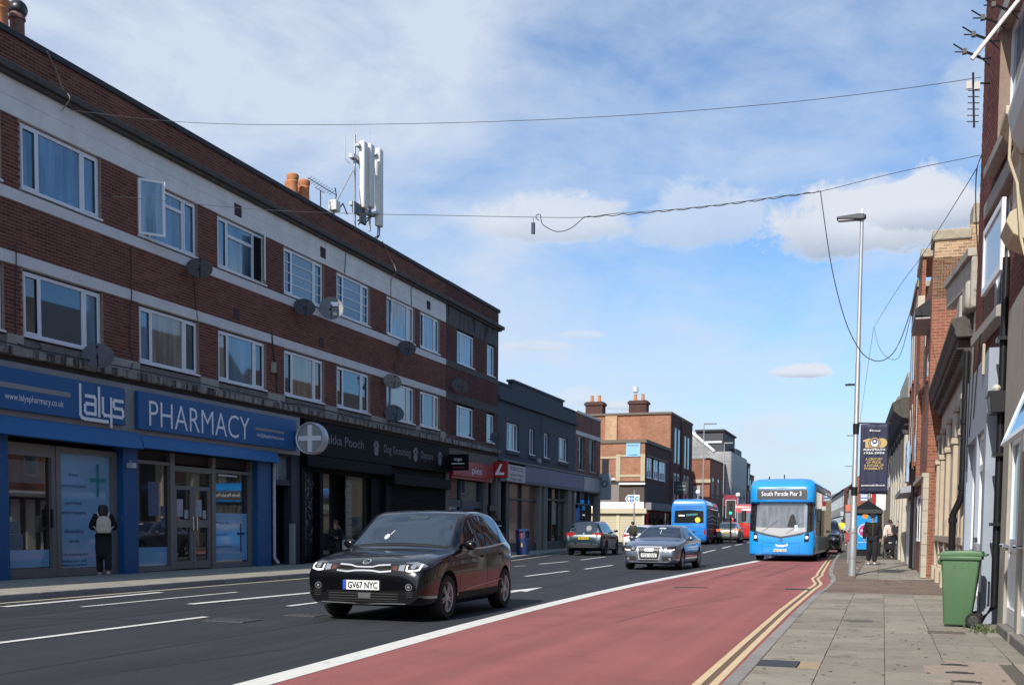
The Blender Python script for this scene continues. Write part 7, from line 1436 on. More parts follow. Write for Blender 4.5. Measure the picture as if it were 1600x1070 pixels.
    mirrors(r, .86, 1.50, 1.02, PAINT_K); K.patch('bonnet_seam', SEAM, 'top', [(-.60, .36), (-.67, .9)], [(-.605, .36), (-.675, .9)], nu=8, nv=1, off=.002); K.patch('bonnet_seam', SEAM, 'top', [(.60, .36), (.67, .9)], [(.605, .36), (.675, .9)], nu=8, nv=1, off=.002)
    wheels(r, HATCH, ALLOY, 10)
    return r
black_hatch()
# ---- grey saloon with the four rings
SALOON = dict(L=4.65, W=.915, R=.325, axles=(.86, 3.66),
    plan=[(0, .78), (.06, .87), (.25, .95), (.6, .985), (1.2, 1), (3.4, 1), (4.0, .97), (4.45, .9), (4.65, .8)], zf=[(0, .24), (.3, .18), (.8, .17), (3.6, .17), (4.2, .26), (4.65, .34)],
    zc=[(0, .60), (.05, .72), (.14, .78), (.4, .85), (.9, .93), (1.3, .965), (1.6, 1.09), (2.0, 1.30), (2.3, 1.40), (2.7, 1.43), (3.2, 1.40), (3.7, 1.22), (4.1, 1.04), (4.5, 1.01), (4.6, .9), (4.65, .7)],
    zb=[(0, .5), (.05, .64), (.14, .71), (.4, .78), (.9, .86), (1.4, .91), (2.7, .94), (3.6, .96), (4.2, .95), (4.55, .92), (4.65, .62)],
    ze=[(0, .57), (.05, .69), (.14, .75), (.4, .82), (.9, .895), (1.35, .94), (1.65, 1.06), (2.05, 1.27), (2.35, 1.355), (2.7, 1.385), (3.2, 1.35), (3.7, 1.17), (4.1, 1.005), (4.5, .975), (4.6, .88), (4.65, .66)],
    we=[(0, .74), (.3, .80), (1.3, .82), (1.6, .77), (2.3, .64), (2.8, .63), (3.3, .63), (3.8, .68), (4.2, .75), (4.65, .72)])
def grey_saloon():
    r = thing('saloon_car', 'grey blue saloon with a big chrome framed grille driving towards the camera', 'car', (-6.88, 32.55, 0), RAD(-1)); sh, body = car_body(r, SALOON, PAINT_A); K = sh
    K.patch('windscreen', CARGL, 'front', [(-.53, 1.32), (0, 1.375), (.53, 1.32)], [(-.71, 1.0), (-.35, 1.03), (0, 1.04), (.35, 1.03), (.71, 1.0)], nu=20, nv=8)
    K.patch('dash_sticker', TAN_DISC, 'front', [(-.12, 1.33), (.1, 1.33)], [(-.12, 1.29), (.1, 1.29)], nu=3, nv=1, off=.006); K.patch('mirror_stem', TAN_DISC, 'front', [(-.03, 1.25), (-.01, 1.25)], [(-.03, 1.13), (-.01, 1.13)], nu=1, nv=3, off=.006)
    side_windows(K, [(1.62, 2.62), (2.68, 3.62)], trim=CHROME); seams(K, (1.45, 2.65, 3.5))
    for z0, z1, w0, w1, m, off in ((.735, .33, .40, .33, TRIM, .012), (.705, .35, .355, .29, BLKPL, .017)): K.patch('grille_frame' if m is TRIM else 'grille', m, 'front', [(-w0, z0), (0, z0 + .005), (w0, z0)], [(-w1, z1), (0, z1), (w1, z1)], nu=12, nv=6, off=off)
    for z in (.655, .62, .585): K.patch('grille_bar', mat('satin_grey_bar', (.11, .11, .115), .35, .5), 'front', [(-.3, z), (.3, z)], [(-.3, z - .008), (.3, z - .008)], nu=8, nv=1, off=.022)
    for k in range(4): K.disc('ring_emblem', TRIM, 'front', (-.105 + k * .07, .63), .042, .027 + k * .0006, n=12); K.disc('ring_emblem_hole', BLKPL, 'front', (-.105 + k * .07, .63), .03, .0274 + k * .0006, n=12)
    plate(K, 'front', (0, .47), .5, .115, PLW, 'YC11 OUV')
    K.both('headlight', LAMPD, 'front', [(.42, .70), (.60, .735), (.82, .765)], [(.42, .61), (.60, .585), (.80, .62)], nu=12, nv=5); K.both('running_light', DRLW, 'front', [(.60, .645), (.72, .645), (.79, .665)], [(.60, .61), (.70, .605), (.78, .635)], nu=8, nv=2, off=.01); K.both('headlight_reflector', LAMPC, 'front', [(.47, .70), (.56, .715)], [(.47, .64), (.56, .64)], nu=3, nv=2, off=.009)
    K.both('air_intake', BLKPL, 'front', [(.42, .43), (.75, .43)], [(.40, .29), (.72, .31)], nu=8, nv=3, off=.006)
    for s_ in (-1, 1): K.disc('fog_lamp', LAMPC, 'front', (s_ * .66, .36), .04, .012)
    K.patch('lower_grille', BLKPL, 'front', [(-.28, .335), (.28, .335)], [(-.3, .27), (.3, .27)], nu=8, nv=2, off=.006); K.patch('lip_trim', CHROME, 'front', [(-.6, .262), (0, .255), (.6, .262)], [(-.6, .25), (0, .24), (.6, .25)], nu=12, nv=1, off=.008)
    K.both('door_handle', CHROME, 'left', [(2.38, .83), (2.56, .835)], [(2.38, .81), (2.56, .815)], nu=3, nv=1, off=.02); K.both('door_handle', CHROME, 'left', [(3.3, .84), (3.46, .845)], [(3.3, .82), (3.46, .825)], nu=3, nv=1, off=.02)
    K.both('tail_light', REDL, 'rear', [(.45, .93), (.82, .92)], [(.45, .8), (.82, .8)], nu=6, nv=3); K.patch('rear_window', CARGL, 'rear', [(-.5, 1.33), (.5, 1.33)], [(-.62, 1.08), (.62, 1.08)], nu=10, nv=4); plate(K, 'rear', (0, .74), .5, .11, PLY, 'YC11 OUV')
    mirrors(r, .88, 1.72, .99, PAINT_A); wheels(r, SALOON, ALLOY, 5, 'five'); return r
grey_saloon()
SUV = dict(L=4.45, W=.93, R=.355, axles=(.88, 3.52),
    plan=[(0, .8), (.06, .88), (.25, .95), (.6, .985), (1.2, 1), (3.5, 1), (4.1, .985), (4.35, .95), (4.45, .88)], zf=[(0, .3), (.3, .24), (.8, .22), (3.6, .22), (4.1, .3), (4.45, .38)],
    zc=[(0, .70), (.05, .84), (.14, .93), (.4, 1.0), (.9, 1.06), (1.15, 1.08), (1.45, 1.22), (1.85, 1.48), (2.15, 1.6), (2.6, 1.66), (3.5, 1.64), (4.0, 1.59), (4.15, 1.45), (4.3, 1.12), (4.4, .98), (4.45, .7)],
    zb=[(0, .6), (.05, .76), (.14, .84), (.4, .92), (.9, .98), (1.3, 1.02), (2.6, 1.06), (3.6, 1.10), (4.1, 1.10), (4.35, 1.02), (4.45, .64)],
    ze=[(0, .66), (.05, .81), (.14, .89), (.4, .96), (.9, 1.02), (1.2, 1.06), (1.5, 1.18), (1.9, 1.44), (2.2, 1.54), (2.6, 1.6), (3.5, 1.57), (4.0, 1.51), (4.18, 1.36), (4.32, 1.06), (4.45, .68)],
    we=[(0, .76), (.3, .8), (1.2, .82), (1.5, .79), (2.2, .70), (2.8, .69), (3.6, .68), (4.1, .68), (4.3, .76), (4.45, .78)])
def away_car(name, label, sp, loc, rz, paint, pl, rim=ALLOYD, brake=False, extra=None):
    r = thing(name, label, 'car', loc, rz); sh, body = car_body(r, sp, paint); K = sh; L = sp['L']; zt, zw = sp['zc'][9][1], sp['zb'][7][1]
    K.patch('rear_window', CARGL, 'rear', [(-.56, zt - .14), (0, zt - .11), (.56, zt - .14)], [(-.66, zw + .05), (0, zw + .04), (.66, zw + .05)], nu=14, nv=6); K.patch('windscreen', CARGL, 'front', [(-.55, zt - .14), (.55, zt - .14)], [(-.68, zw + .06), (.68, zw + .06)], nu=12, nv=5)
    a1 = sp['zc'][6][0]; side_windows(K, [(a1 + .15, a1 + 1.0), (a1 + 1.06, a1 + 1.85), (a1 + 1.92, a1 + 2.35)], trim=mat('satin_trim', (.35, .36, .38), .25, .8)); seams(K, (a1 - .02, a1 + 1.03, a1 + 1.88))
    K.both('tail_light', BRAKE if brake else REDL, 'rear', [(.42, zw - .04), (.6, zw - .02), (.86, zw + .0)], [(.42, zw - .12), (.6, zw - .17), (.86, zw - .18)], nu=10, nv=4); K.both('tail_light', REDL, 'left', [(L - .3, zw - .04), (L - .1, zw - .04)], [(L - .2, zw - .16), (L - .08, zw - .17)], nu=4, nv=3)
    plate(K, 'rear', (0, zw - .26), .5, .12, PLY, pl); K.disc('emblem', CHROME, 'rear', (0, zw - .06), .05, .008)
    K.patch('rear_bumper', BLKPL, 'rear', [(-.8, .52), (0, .54), (.8, .52)], [(-.78, .40), (0, .38), (.78, .40)], nu=12, nv=2, off=.006); K.both('reflector', CHROME, 'rear', [(.35, .60), (.42, .60)], [(.35, .55), (.42, .55)], nu=2, nv=1, off=.01); K.patch('bumper_trim', mat('satin_trim2', (.45, .46, .48), .25, .8), 'rear', [(-.7, .575), (0, .585), (.7, .575)], [(-.7, .555), (0, .565), (.7, .555)], nu=12, nv=1, off=.009)
    K.both('sill_strip', BLKPL, 'left', [(1.3, sp['zf'][2][1] + .1), (3.1, sp['zf'][2][1] + .1)], [(1.3, sp['zf'][2][1] + .02), (3.1, sp['zf'][2][1] + .02)], nu=10, nv=2, off=.005)
    K.both('headlight', LAMPC, 'front', [(.45, zw - .14), (.8, zw - .1)], [(.45, zw - .24), (.8, zw - .22)], nu=6, nv=3)
    mirrors(r, sp['W'] - .02, a1 + .22, zw + .08, paint); wheels(r, sp, rim, 5, 'five')
    if extra: extra(K)
    return r
def tig_extra(K): K.disc('rear_sticker', mat('faded_sticker', (.15, .16, .17), .5), 'rear', (-.22, 1.3), .13, .007); K.both('roof_rail', CHROME, 'top', [(.60, 2.2), (.62, 3.9)], [(.57, 2.2), (.59, 3.9)], nu=10, nv=1, off=.03)
away_car('parked_car', 'dark teal sport utility car parked at the far kerb with a yellow rear plate', SUV, (-13.55, 52.7, 0), PI + RAD(2.5), PAINT_T, 'HN19 KXE', extra=tig_extra)
HATCH2 = dict(HATCH)
away_car('white_car', 'white hatchback half hidden behind the grey saloon', HATCH2, (-13.25, 62.0, 0), PI + RAD(4), PAINT_W, 'HY18 VTA', brake=False)
away_car('grey_car', 'grey sport utility car with a lit brake light following the far blue bus', SUV, (-11.6, 87.6, zr(84)), PI + RAD(2), PAINT_G, 'GX15 LUD', brake=True)
# ---- dark van behind the front bus
VAN = dict(SUV, L=4.6, W=.95)
VAN['zc'] = [(p[0], p[1] * 1.12) for p in SUV['zc']]; VAN['zb'] = SUV['zb']; VAN['ze'] = [(p[0], p[1] * 1.1) for p in SUV['ze']]
VAN['L'] = 4.45
def dark_van():
    r = thing('dark_van', 'black van waiting by the kerb directly behind the front blue bus', 'van', (-2.95, 57.2, zr(57)), RAD(2)); sh, body = car_body(r, VAN, PAINT_B); K = sh
    K.patch('windscreen', CARGL, 'front', [(-.55, 1.66), (.55, 1.66)], [(-.68, 1.24), (.68, 1.24)], nu=10, nv=5); side_windows(K, [(1.7, 2.6), (2.7, 3.9)]); K.both('headlight', LAMPC, 'front', [(.5, .86), (.8, .88)], [(.5, .76), (.8, .76)], nu=5, nv=3); K.patch('grille', BLKPL, 'front', [(-.45, .8), (.45, .8)], [(-.45, .66), (.45, .66)], nu=6, nv=2); plate(K, 'front', (0, .5), .5, .11, PLW, 'KV20 HJE'); mirrors(r, .93, 1.75, 1.2, PAINT_B); wheels(r, VAN, ALLOYD, 5, 'five'); K.both('tail_light', REDL, 'rear', [(.6, 1.0), (.85, 1.0)], [(.6, .8), (.85, .8)], nu=4, nv=3)
dark_van()
# ---- buses
BUSB = mat('bus_blue', (.010, .20, .62), .28, coat=1.0, ns=1, na=.03); BUSB2 = mat('bus_bright_blue', (.015, .30, .78), .25, coat=1.0); BUSD = mat('bus_black_side', (.03, .032, .03), .25, coat=1.0)
def bus_shell(root, secs, L, paint):
    bm = bmesh.new(); rings = []
    for (z, yf, yr, hw, rc) in secs:
        pts = []
        for (cx, cy, a0) in ((hw - rc, yf + rc * .55, -PI / 2), (hw - .12, L - yr - .12, 0), (-hw + .12, L - yr - .12, PI / 2), (-hw + rc, yf + rc * .55, PI)):
            fr = cy < L / 2; rx, ry = (rc, rc * .55) if fr else (.12, .12)
            for k in range(9): a = a0 + PI / 2 * k / 8; pts.append((cx + rx * math.cos(a), cy + ry * math.sin(a)))
        rings.append([bm.verts.new((p[0], p[1], z)) for p in pts])
    n = len(rings[0])
    for A, B in zip(rings, rings[1:]):
        for k in range(n): bm.faces.new((A[k], A[(k + 1) % n], B[(k + 1) % n], B[k]))
    bm.faces.new(rings[0][::-1]); bm.faces.new(rings[-1]); bmesh.ops.recalc_face_normals(bm, faces=bm.faces); sh = Shell(root, bm)
    me = bpy.data.meshes.new('body'); bm.to_mesh(me); bm.free(); me.materials.append(paint); me.polygons.foreach_set('use_smooth', [True] * len(me.polygons)); me.set_sharp_from_angle(angle=RAD(38)); link('body', me, root); return sh
SECS = [(.24, .10, .1, 1.2, .35), (.3, .03, .03, 1.26, .4), (.5, 0, 0, 1.275, .42), (.9, .0, 0, 1.28, .42), (1.15, .05, 0, 1.28, .42), (1.6, .14, 0, 1.28, .42), (2.2, .27, 0, 1.275, .42), (2.28, .26, 0, 1.275, .42), (2.31, .06, 0, 1.275, .40), (2.36, .02, 0, 1.275, .40), (2.8, .04, 0, 1.27, .40), (2.92, .09, 0, 1.262, .40), (3.02, .16, .03, 1.24, .40), (3.14, .34, .06, 1.17, .42), (3.22, .62, .12, 1.05, .45), (3.26, 1.0, .25, .85, .45)]
LED = mat('destination_letters', (.85, .86, .9), .5, emit=.25); DISP = mat('display_grey', (.09, .095, .10), .2)
BSCR = glassmat('bus_windscreen', (.11, .115, .12), .3, .04, folds=7)
BCHR = LETW
def front_bus():
    r = thing('blue_bus', 'bright blue single deck bus facing the camera in the red lane', 'bus', (-3.95, 44.55, .0), RAD(-1.0)); r.scale = (1.02, 1, 1.055); K = bus_shell(r, SECS, 10.6, BUSB2)
    K.patch('windscreen', SHOPGL, 'front', [(-1.23, 2.25), (0, 2.27), (1.23, 2.25)], [(-1.25, 1.20), (-.7, 1.02), (0, .90), (.7, 1.02), (1.25, 1.20)], nu=30, nv=8, off=.006)
    K.patch('windscreen_glass', BSCR, 'front', [(-.98, 2.22), (0, 2.23), (.98, 2.22)], [(-1.0, 1.17), (-.6, 1.06), (0, .96), (.6, 1.06), (1.0, 1.17)], nu=24, nv=8, off=.012)
    K.patch('dashboard_panel', mat('pale_dash', (.36, .37, .39), .5), 'front', [(-1.0, 1.33), (0, 1.3), (.95, 1.33)], [(-.98, 1.19), (-.5, 1.07), (0, .98), (.5, 1.07), (.95, 1.18)], nu=18, nv=3, off=.016)
    K.patch('wiper', BLKPL, 'front', [(-.75, 1.16), (-.1, 1.62)], [(-.75, 1.14), (-.1, 1.60)], nu=10, nv=1, off=.03); K.patch('wiper', BLKPL, 'front', [(.2, 1.1), (.8, 1.5)], [(.2, 1.08), (.8, 1.48)], nu=10, nv=1, off=.03)
    K.patch('driver_silhouette', mat('driver_shape', (.03, .03, .035), .8), 'front', [(.34, 1.78), (.42, 1.86), (.5, 1.78)], [(.22, 1.35), (.42, 1.33), (.62, 1.35)], nu=8, nv=4, off=.014)
    K.patch('windscreen_sticker', PALEB, 'front', [(.52, 1.42), (.64, 1.42)], [(.52, 1.2), (.64, 1.2)], nu=2, nv=2, off=.02)
    K.patch('destination_display', DISP, 'front', [(-.98, 2.83), (0, 2.86), (.98, 2.83)], [(-.98, 2.40), (0, 2.42), (.98, 2.40)], nu=20, nv=4, off=.008); K.text('South Parade Pier 3', LED, 'front', (-.02, 2.55), 1.55, .17, .03)
    K.patch('hood_trim', BUSB2, 'front', [(-1.2, 2.39), (1.2, 2.39)], [(-1.2, 2.33), (1.2, 2.33)], nu=20, nv=1, off=.02)
    K.both('headlight', LAMPD, 'front', [(.93, 1.08), (1.08, 1.12)], [(.90, .78), (1.08, .80)], nu=4, nv=4, off=.008)
    for s_ in (-1, 1): K.disc('headlight_bulb', DRL, 'front', (s_ * 1.0, .95), .06, .014)
    K.both('bumper_seam', SEAM, 'front', [(.02, .70), (.6, .74), (1.1, .80)], [(.02, .692), (.6, .732), (1.1, .792)], nu=14, nv=1, off=.004); K.both('bumper_seam', SEAM, 'front', [(.72, .72), (.727, .72)], [(.72, .3), (.727, .3)], nu=1, nv=4, off=.004)
    K.disc('emblem', CHROME, 'front', (0, .83), .07, .008); K.disc('emblem_centre', BUSB, 'front', (0, .83), .045, .012)
    K.patch('maker_lettering', LETW, 'front', [(-.2, .70), (-.1, .64), (0, .66), (.1, .64), (.28, .70)], [(-.2, .62), (-.1, .57), (0, .58), (.1, .57), (.28, .63)], nu=14, nv=1, off=.01)
    plate(K, 'front', (-.02, .44), .5, .11, PLW, 'BV72 YDS')
    K.both('lower_valance', BUSB, 'front', [(.0, .33), (1.1, .35)], [(.0, .27), (1.1, .29)], nu=10, nv=1, off=.004)
    # near side: door, black glazing, mottled olive panel
    for s_ in ('left', 'right'):
        K.patch('side_glazing', SHOPGL, s_, [(.8, 2.72), (10.2, 2.72)], [(.8, 1.0), (10.2, 1.0)], nu=24, nv=3, off=.006); K.patch('side_panel', BUSD, s_, [(.8, .98), (10.3, .98)], [(.8, .32), (10.3, .32)], nu=16, nv=2, off=.005); K.patch('roof_panel', mat('bus_dark_cove', (.05, .05, .055), .4), s_, [(.7, 3.05), (10.2, 3.05)], [(.6, 2.76), (10.2, 2.76)], nu=16, nv=1, off=.006)
        for k, y in enumerate((.42, 1.05, 1.6, 2.25, 3.9, 5.5, 7.1, 8.7)): K.patch('pillar', BUSB2 if k == 0 else mat('pale_pillar', (.42, .40, .30), .5), s_, [(y, 2.7), (y + .07, 2.7)], [(y, .4), (y + .07, .4)], nu=1, nv=4, off=.016)
        K.patch('side_graphic', mat('bus_olive_mottle', (.16, .15, .09), .4, ns=1.3, na=.5), s_, [(2.5, .95), (9, .95)], [(2.5, .4), (9, .4)], nu=10, nv=1, off=.010)
    for s_ in (-1, 1):
        o = MB().box(min(s_ * 1.38, s_ * 1.56), max(s_ * 1.38, s_ * 1.56), -.16, -.02, 1.55, 1.98).done('mirror', BLKPL, r, local=True, bevel=.04); MB().box(min(s_ * 1.2, s_ * 1.56), max(s_ * 1.2, s_ * 1.56), -.12, -.04, 1.98, 2.05).done('mirror_arm', LETW if s_ < 0 else BLKPL, o, local=True)
    for y in (2.6, 8.0):
        for s_ in (-1, 1): wheel(r, s_ * 1.12, y, .48, .28, ALLOYD, 8, s_, 'five')
    MB().box(-.6, -.55, .6, .65, 3.1, 3.32).box(-.02, .02, .8, .84, 3.2, 3.4).done('roof_aerial', IRON, r, local=True)
front_bus()
RSEC = [(.26, .1, .1, 1.2, .35), (.34, .03, .03, 1.26, .4), (.6, 0, 0, 1.28, .42), (1.5, .05, 0, 1.28, .42), (2.6, .1, .04, 1.27, .42), (2.95, .2, .08, 1.24, .42), (3.12, .4, .12, 1.15, .42), (3.24, .7, .2, 1.0, .45), (3.28, 1.0, .4, .8, .45)]
def rear_bus():
    r = thing('blue_bus', 'blue bus seen from behind with a yellow disc in its rear window', 'bus', (-13.97, 86.8, zr(78)), PI + RAD(4.0)); K = bus_shell(r, RSEC, 10.6, BUSB)
    K.patch('rear_window', mat('bus_black_glass', (.012, .013, .014), .12, spec=.3), 'rear', [(-1.02, 2.42), (0, 2.5), (1.02, 2.42)], [(-1.05, 1.55), (1.05, 1.55)], nu=16, nv=5, off=.008); K.disc('yellow_disc', mat('yellow_sticker', (.8, .62, .05), .5), 'rear', (-.62, 1.78), .19, .014); K.patch('route_number', LED, 'rear', [(.75, 2.14), (.32, 2.14)], [(.75, 2.04), (.32, 2.04)], nu=4, nv=1, off=.014); K.patch('window_print', mat('teal_smear', (.05, .2, .2), .4), 'rear', [(.2, 2.2), (-.6, 2.25)], [(.2, 2.05), (-.6, 2.12)], nu=6, nv=1, off=.014)
    for z in (2.72, 2.60): K.patch('roof_louvre', mat('bus_deep_blue', (.006, .11, .4), .3), 'rear', [(-1.0, z + .07), (1.0, z + .07)], [(-1.0, z), (1.0, z)], nu=12, nv=1, off=.008)
    K.patch('engine_panel', BUSB2, 'rear', [(-1.1, 1.42), (1.1, 1.42)], [(-1.1, 1.36), (1.1, 1.36)], nu=10, nv=1, off=.008); K.patch('bumper_seam', SEAM, 'rear', [(-1.1, .66), (1.1, .66)], [(-1.1, .645), (1.1, .645)], nu=10, nv=1, off=.006); K.patch('grille', BLKPL, 'rear', [(-.45, .98), (-.28, .98)], [(-.45, .84), (-.28, .84)], nu=2, nv=1, off=.008)
    K.both('tail_light', REDL, 'rear', [(1.08, 1.1), (1.2, 1.1)], [(1.08, .7), (1.2, .7)], nu=2, nv=3, off=.008)
    for s_ in ('left', 'right'):
        K.patch('side_glazing', mat('bus_dark_glazing', (.055, .057, .06), .65, spec=.15), s_, [(.4, 2.6), (10.3, 2.6)], [(.5, 1.15), (10.35, 1.15)], nu=20, nv=3, off=.006); K.patch('side_panel', mat('bus_crimson_side', (.16, .02, .04), .6, spec=.15), s_, [(.6, 1.13), (10.4, 1.13)], [(.6, .34), (10.4, .34)], nu=14, nv=2, off=.005); K.patch('roof_cove', mat('bus_lilac_cove', (.30, .31, .40), .6, spec=.15), s_, [(.7, 3.0), (10.2, 3.0)], [(.6, 2.66), (10.2, 2.66)], nu=14, nv=2, off=.006)
        for k in range(3): K.patch('side_stripe', mat('pale_stripe', (.45, .45, .5), .5), s_, [(2 + k * .2, 1.5 + k * .3), (6, 1.6 + k * .32), (10.2, 1.55 + k * .2)], [(2 + k * .2, 1.45 + k * .3), (6, 1.53 + k * .32), (10.2, 1.5 + k * .2)], nu=14, nv=1, off=.012)
        for y in (9.0, 9.6, 8.2, 7.2, 6.1): K.disc('side_graphic', mat('grey_flower', (.22, .23, .26), .5), s_, (y, 2.25), .28, .010)
    for y in (2.6, 7.6):
        for s_ in (-1, 1): wheel(r, s_ * 1.12, y, .48, .28, ALLOYD, 8, s_, 'five')
rear_bus()
def red_bus():
    r = thing('red_bus', 'red bus mostly hidden behind the grey car and the front blue bus', 'bus', (-12.5, 108, zr(97)), PI + RAD(3.5)); K = bus_shell(r, RSEC, 10.6, mat('bus_red', (.55, .025, .02), .3, coat=1.0))
    K.patch('rear_window', SHOPGL, 'rear', [(-1.0, 2.5), (1.0, 2.5)], [(-1.0, 1.6), (1.0, 1.6)], nu=8, nv=3, off=.01)
    for s_ in ('left', 'right'): K.patch('side_glazing', SHOPGL, s_, [(.4, 2.5), (10.2, 2.5)], [(.5, 1.3), (10.2, 1.3)], nu=8, nv=2, off=.01)
    K.both('tail_light', BRAKE, 'rear', [(1.05, 1.3), (1.2, 1.3)], [(1.05, 1.05), (1.2, 1.05)], nu=2, nv=2, off=.01)
    for y in (2.6, 7.6):
        for s_ in (-1, 1): wheel(r, s_ * 1.12, y, .48, .28, ALLOYD, 6, s_, 'five')
red_bus()
# ================================================================== people (one skinned surface each; clothes and hair as children)
def skin_mesh(name, m, parent, nodes, edges, sub=2, root_i=0):
    """nodes: [(x, y, z, radius)] or radius pair"""
    me = bpy.data.meshes.new('sk'); me.from_pydata([n[:3] for n in nodes], edges, []); ob = bpy.data.objects.new('sk', me); COL.objects.link(ob)
    ob.modifiers.new('skin', 'SKIN'); sv = me.skin_vertices[0].data
    for i, n in enumerate(nodes): sv[i].radius = (n[3], n[4] if len(n) > 4 else n[3]); sv[i].use_root = (i == root_i)
    sb2 = ob.modifiers.new('sub', 'SUBSURF'); sb2.levels = sub; sb2.render_levels = sub
    bpy.context.view_layer.update(); m2 = bpy.data.meshes.new_from_object(ob.evaluated_get(bpy.context.evaluated_depsgraph_get())); bpy.data.objects.remove(ob)
    m2.materials.clear(); m2.materials.append(m); m2.polygons.foreach_set('use_smooth', [True] * len(m2.polygons)); m2.name = name
    return link(name, m2, parent)
def person(label, loc, rz, h, J, top, legs, shoe, hair, skin=(.36, .21, .15), hairstyle='short', coat=0.0, group=None, sub=2, skirt=None):
    """J: joint positions for a 1.75 m figure facing -Y"""
    s_ = h / 1.75; r = thing('person', label, 'person', loc, rz, group); SK = mat('skin_%d' % int(skin[0] * 100), skin, .55)
    D = dict(pel=(0, 0, .95), wai=(0, 0, 1.10), che=(0, -.01, 1.30), nek=(0, 0, 1.475), hed=(0, -.015, 1.57), crn=(0, -.005, 1.685),
             hl=(.09, 0, .92), hr=(-.09, 0, .92), kl=(.10, -.03, .50), kr=(-.10, -.03, .50), al=(.10, .02, .09), ar=(-.10, .02, .09), tl=(.11, -.13, .04), tr=(-.11, -.13, .04),
             sl=(.17, 0, 1.42), sr=(-.17, 0, 1.42), el=(.235, .02, 1.15), er=(-.235, .02, 1.15), wl=(.25, -.06, .90), wr=(-.25, -.06, .90)); D.update(J)
    p = {k: tuple(c * s_ for c in v) for k, v in D.items()}; R1 = lambda x: x * s_
    def nd(k, rad, rad2=None): return p[k] + ((R1(rad), R1(rad2)) if rad2 else (R1(rad),))
    # the body itself
    nodes = [nd('pel', .125, .10), nd('wai', .12, .09), nd('che', .145, .10), nd('nek', .052), nd('hed', .072, .082), nd('crn', .066, .078), nd('hl', .085), nd('kl', .055), nd('al', .038), nd('tl', .035, .03), nd('hr', .085), nd('kr', .055), nd('ar', .038), nd('tr', .035, .03), nd('sl', .05), nd('el', .038), nd('wl', .026), nd('sr', .05), nd('er', .038), nd('wr', .026)]
    ed = [(0, 1), (1, 2), (2, 3), (3, 4), (4, 5), (0, 6), (6, 7), (7, 8), (8, 9), (0, 10), (10, 11), (11, 12), (12, 13), (2, 14), (14, 15), (15, 16), (2, 17), (17, 18), (18, 19)]
    skin_mesh('body', SK, r, nodes, ed, 1)
    # hands: palm, four fingers of different length and a thumb, lightly curled
    for e_, w_, sg in (('el', 'wl', 1), ('er', 'wr', -1)):
        a = Vector(p[w_]); d = (a - Vector(p[e_])).normalized(); side = d.cross(Vector((0, 0, 1) if abs(d.z) < .9 else (1, 0, 0))).normalized(); nrm = d.cross(side)
        N0 = [tuple(a) + (R1(.022),), tuple(a + d * R1(.055)) + (R1(.030), R1(.018))]; E0 = [(0, 1)]
        for k, (o_, ln) in enumerate(((-.027, .062), (-.009, .072), (.009, .068), (.027, .052))):
            b0 = a + d * R1(.085) + side * R1(o_); N0 += [tuple(b0) + (R1(.0105),), tuple(b0 + d * R1(ln * .55) + nrm * R1(.010)) + (R1(.0095),), tuple(b0 + d * R1(ln * .85) + nrm * R1(.03)) + (R1(.008),)]; i = len(N0); E0 += [(1, i - 3), (i - 3, i - 2), (i - 2, i - 1)]
        N0 += [tuple(a + d * R1(.03) + side * R1(-.038)) + (R1(.012),), tuple(a + d * R1(.065) + side * R1(-.055) + nrm * R1(.015)) + (R1(.010),)]; i = len(N0); E0 += [(0, i - 2), (i - 2, i - 1)]
        skin_mesh('hand', SK, r, N0, E0, 1)
    # face
    hd = Vector(p['hed']) * .5 + Vector(p['crn']) * .5; fd = Vector(J.get('face', (0, -1, 0))).normalized(); sd = fd.cross(Vector((0, 0, 1)))
    b = MB()
    for q in (-1, 1): b.ball(tuple(hd + fd * R1(.072) + sd * q * R1(.03) + Vector((0, 0, R1(.0)))), R1(.011), 8)
    b.done('eye', mat('eye_dark', (.02, .015, .012), .3), r, local=True)
    b = MB(); b.ball(tuple(hd + fd * R1(.085) + Vector((0, 0, R1(-.03)))), R1(.016), 8, (.8, 1, 1.4)); 
    for q in (-1, 1): b.ball(tuple(hd + sd * q * R1(.075) + Vector((0, 0, R1(-.015)))), R1(.022), 8, (.5, .8, 1.3))
    b.done('nose_and_ears', SK, r, local=True, smooth=True); MB().ball(tuple(hd + fd * R1(.074) + Vector((0, 0, R1(-.062)))), R1(.02), 8, (1.1, .5, .35)).done('mouth', mat('lip', (.25, .10, .09), .5), r, local=True)
    # clothes
    c = .022 + coat
    skin_mesh('top', top, r, [p['pel'] + (R1(.135 + coat), R1(.11 + coat)), nd('wai', .135 + coat, .105 + coat), nd('che', .16 + coat, .115 + coat), tuple((Vector(p['nek']) * .6 + Vector(p['che']) * .4)) + (R1(.085),), nd('sl', .075 + coat * .5), nd('el', .055 + coat * .5), nd('wl', .042 + coat * .4), nd('sr', .075 + coat * .5), nd('er', .055 + coat * .5), nd('wr', .042 + coat * .4)], [(0, 1), (1, 2), (2, 3), (2, 4), (4, 5), (5, 6), (2, 7), (7, 8), (8, 9)], sub, 0)
    if skirt is None:
        skin_mesh('trousers', legs, r, [nd('pel', .13 + coat * .4, .105 + coat * .4), nd('hl', .10 + coat * .4), nd('kl', .074 + coat * .5), nd('al', .062 + coat * .35), nd('hr', .10 + coat * .4), nd('kr', .074 + coat * .5), nd('ar', .062 + coat * .35)], [(0, 1), (1, 2), (2, 3), (0, 4), (4, 5), (5, 6)], sub, 0)
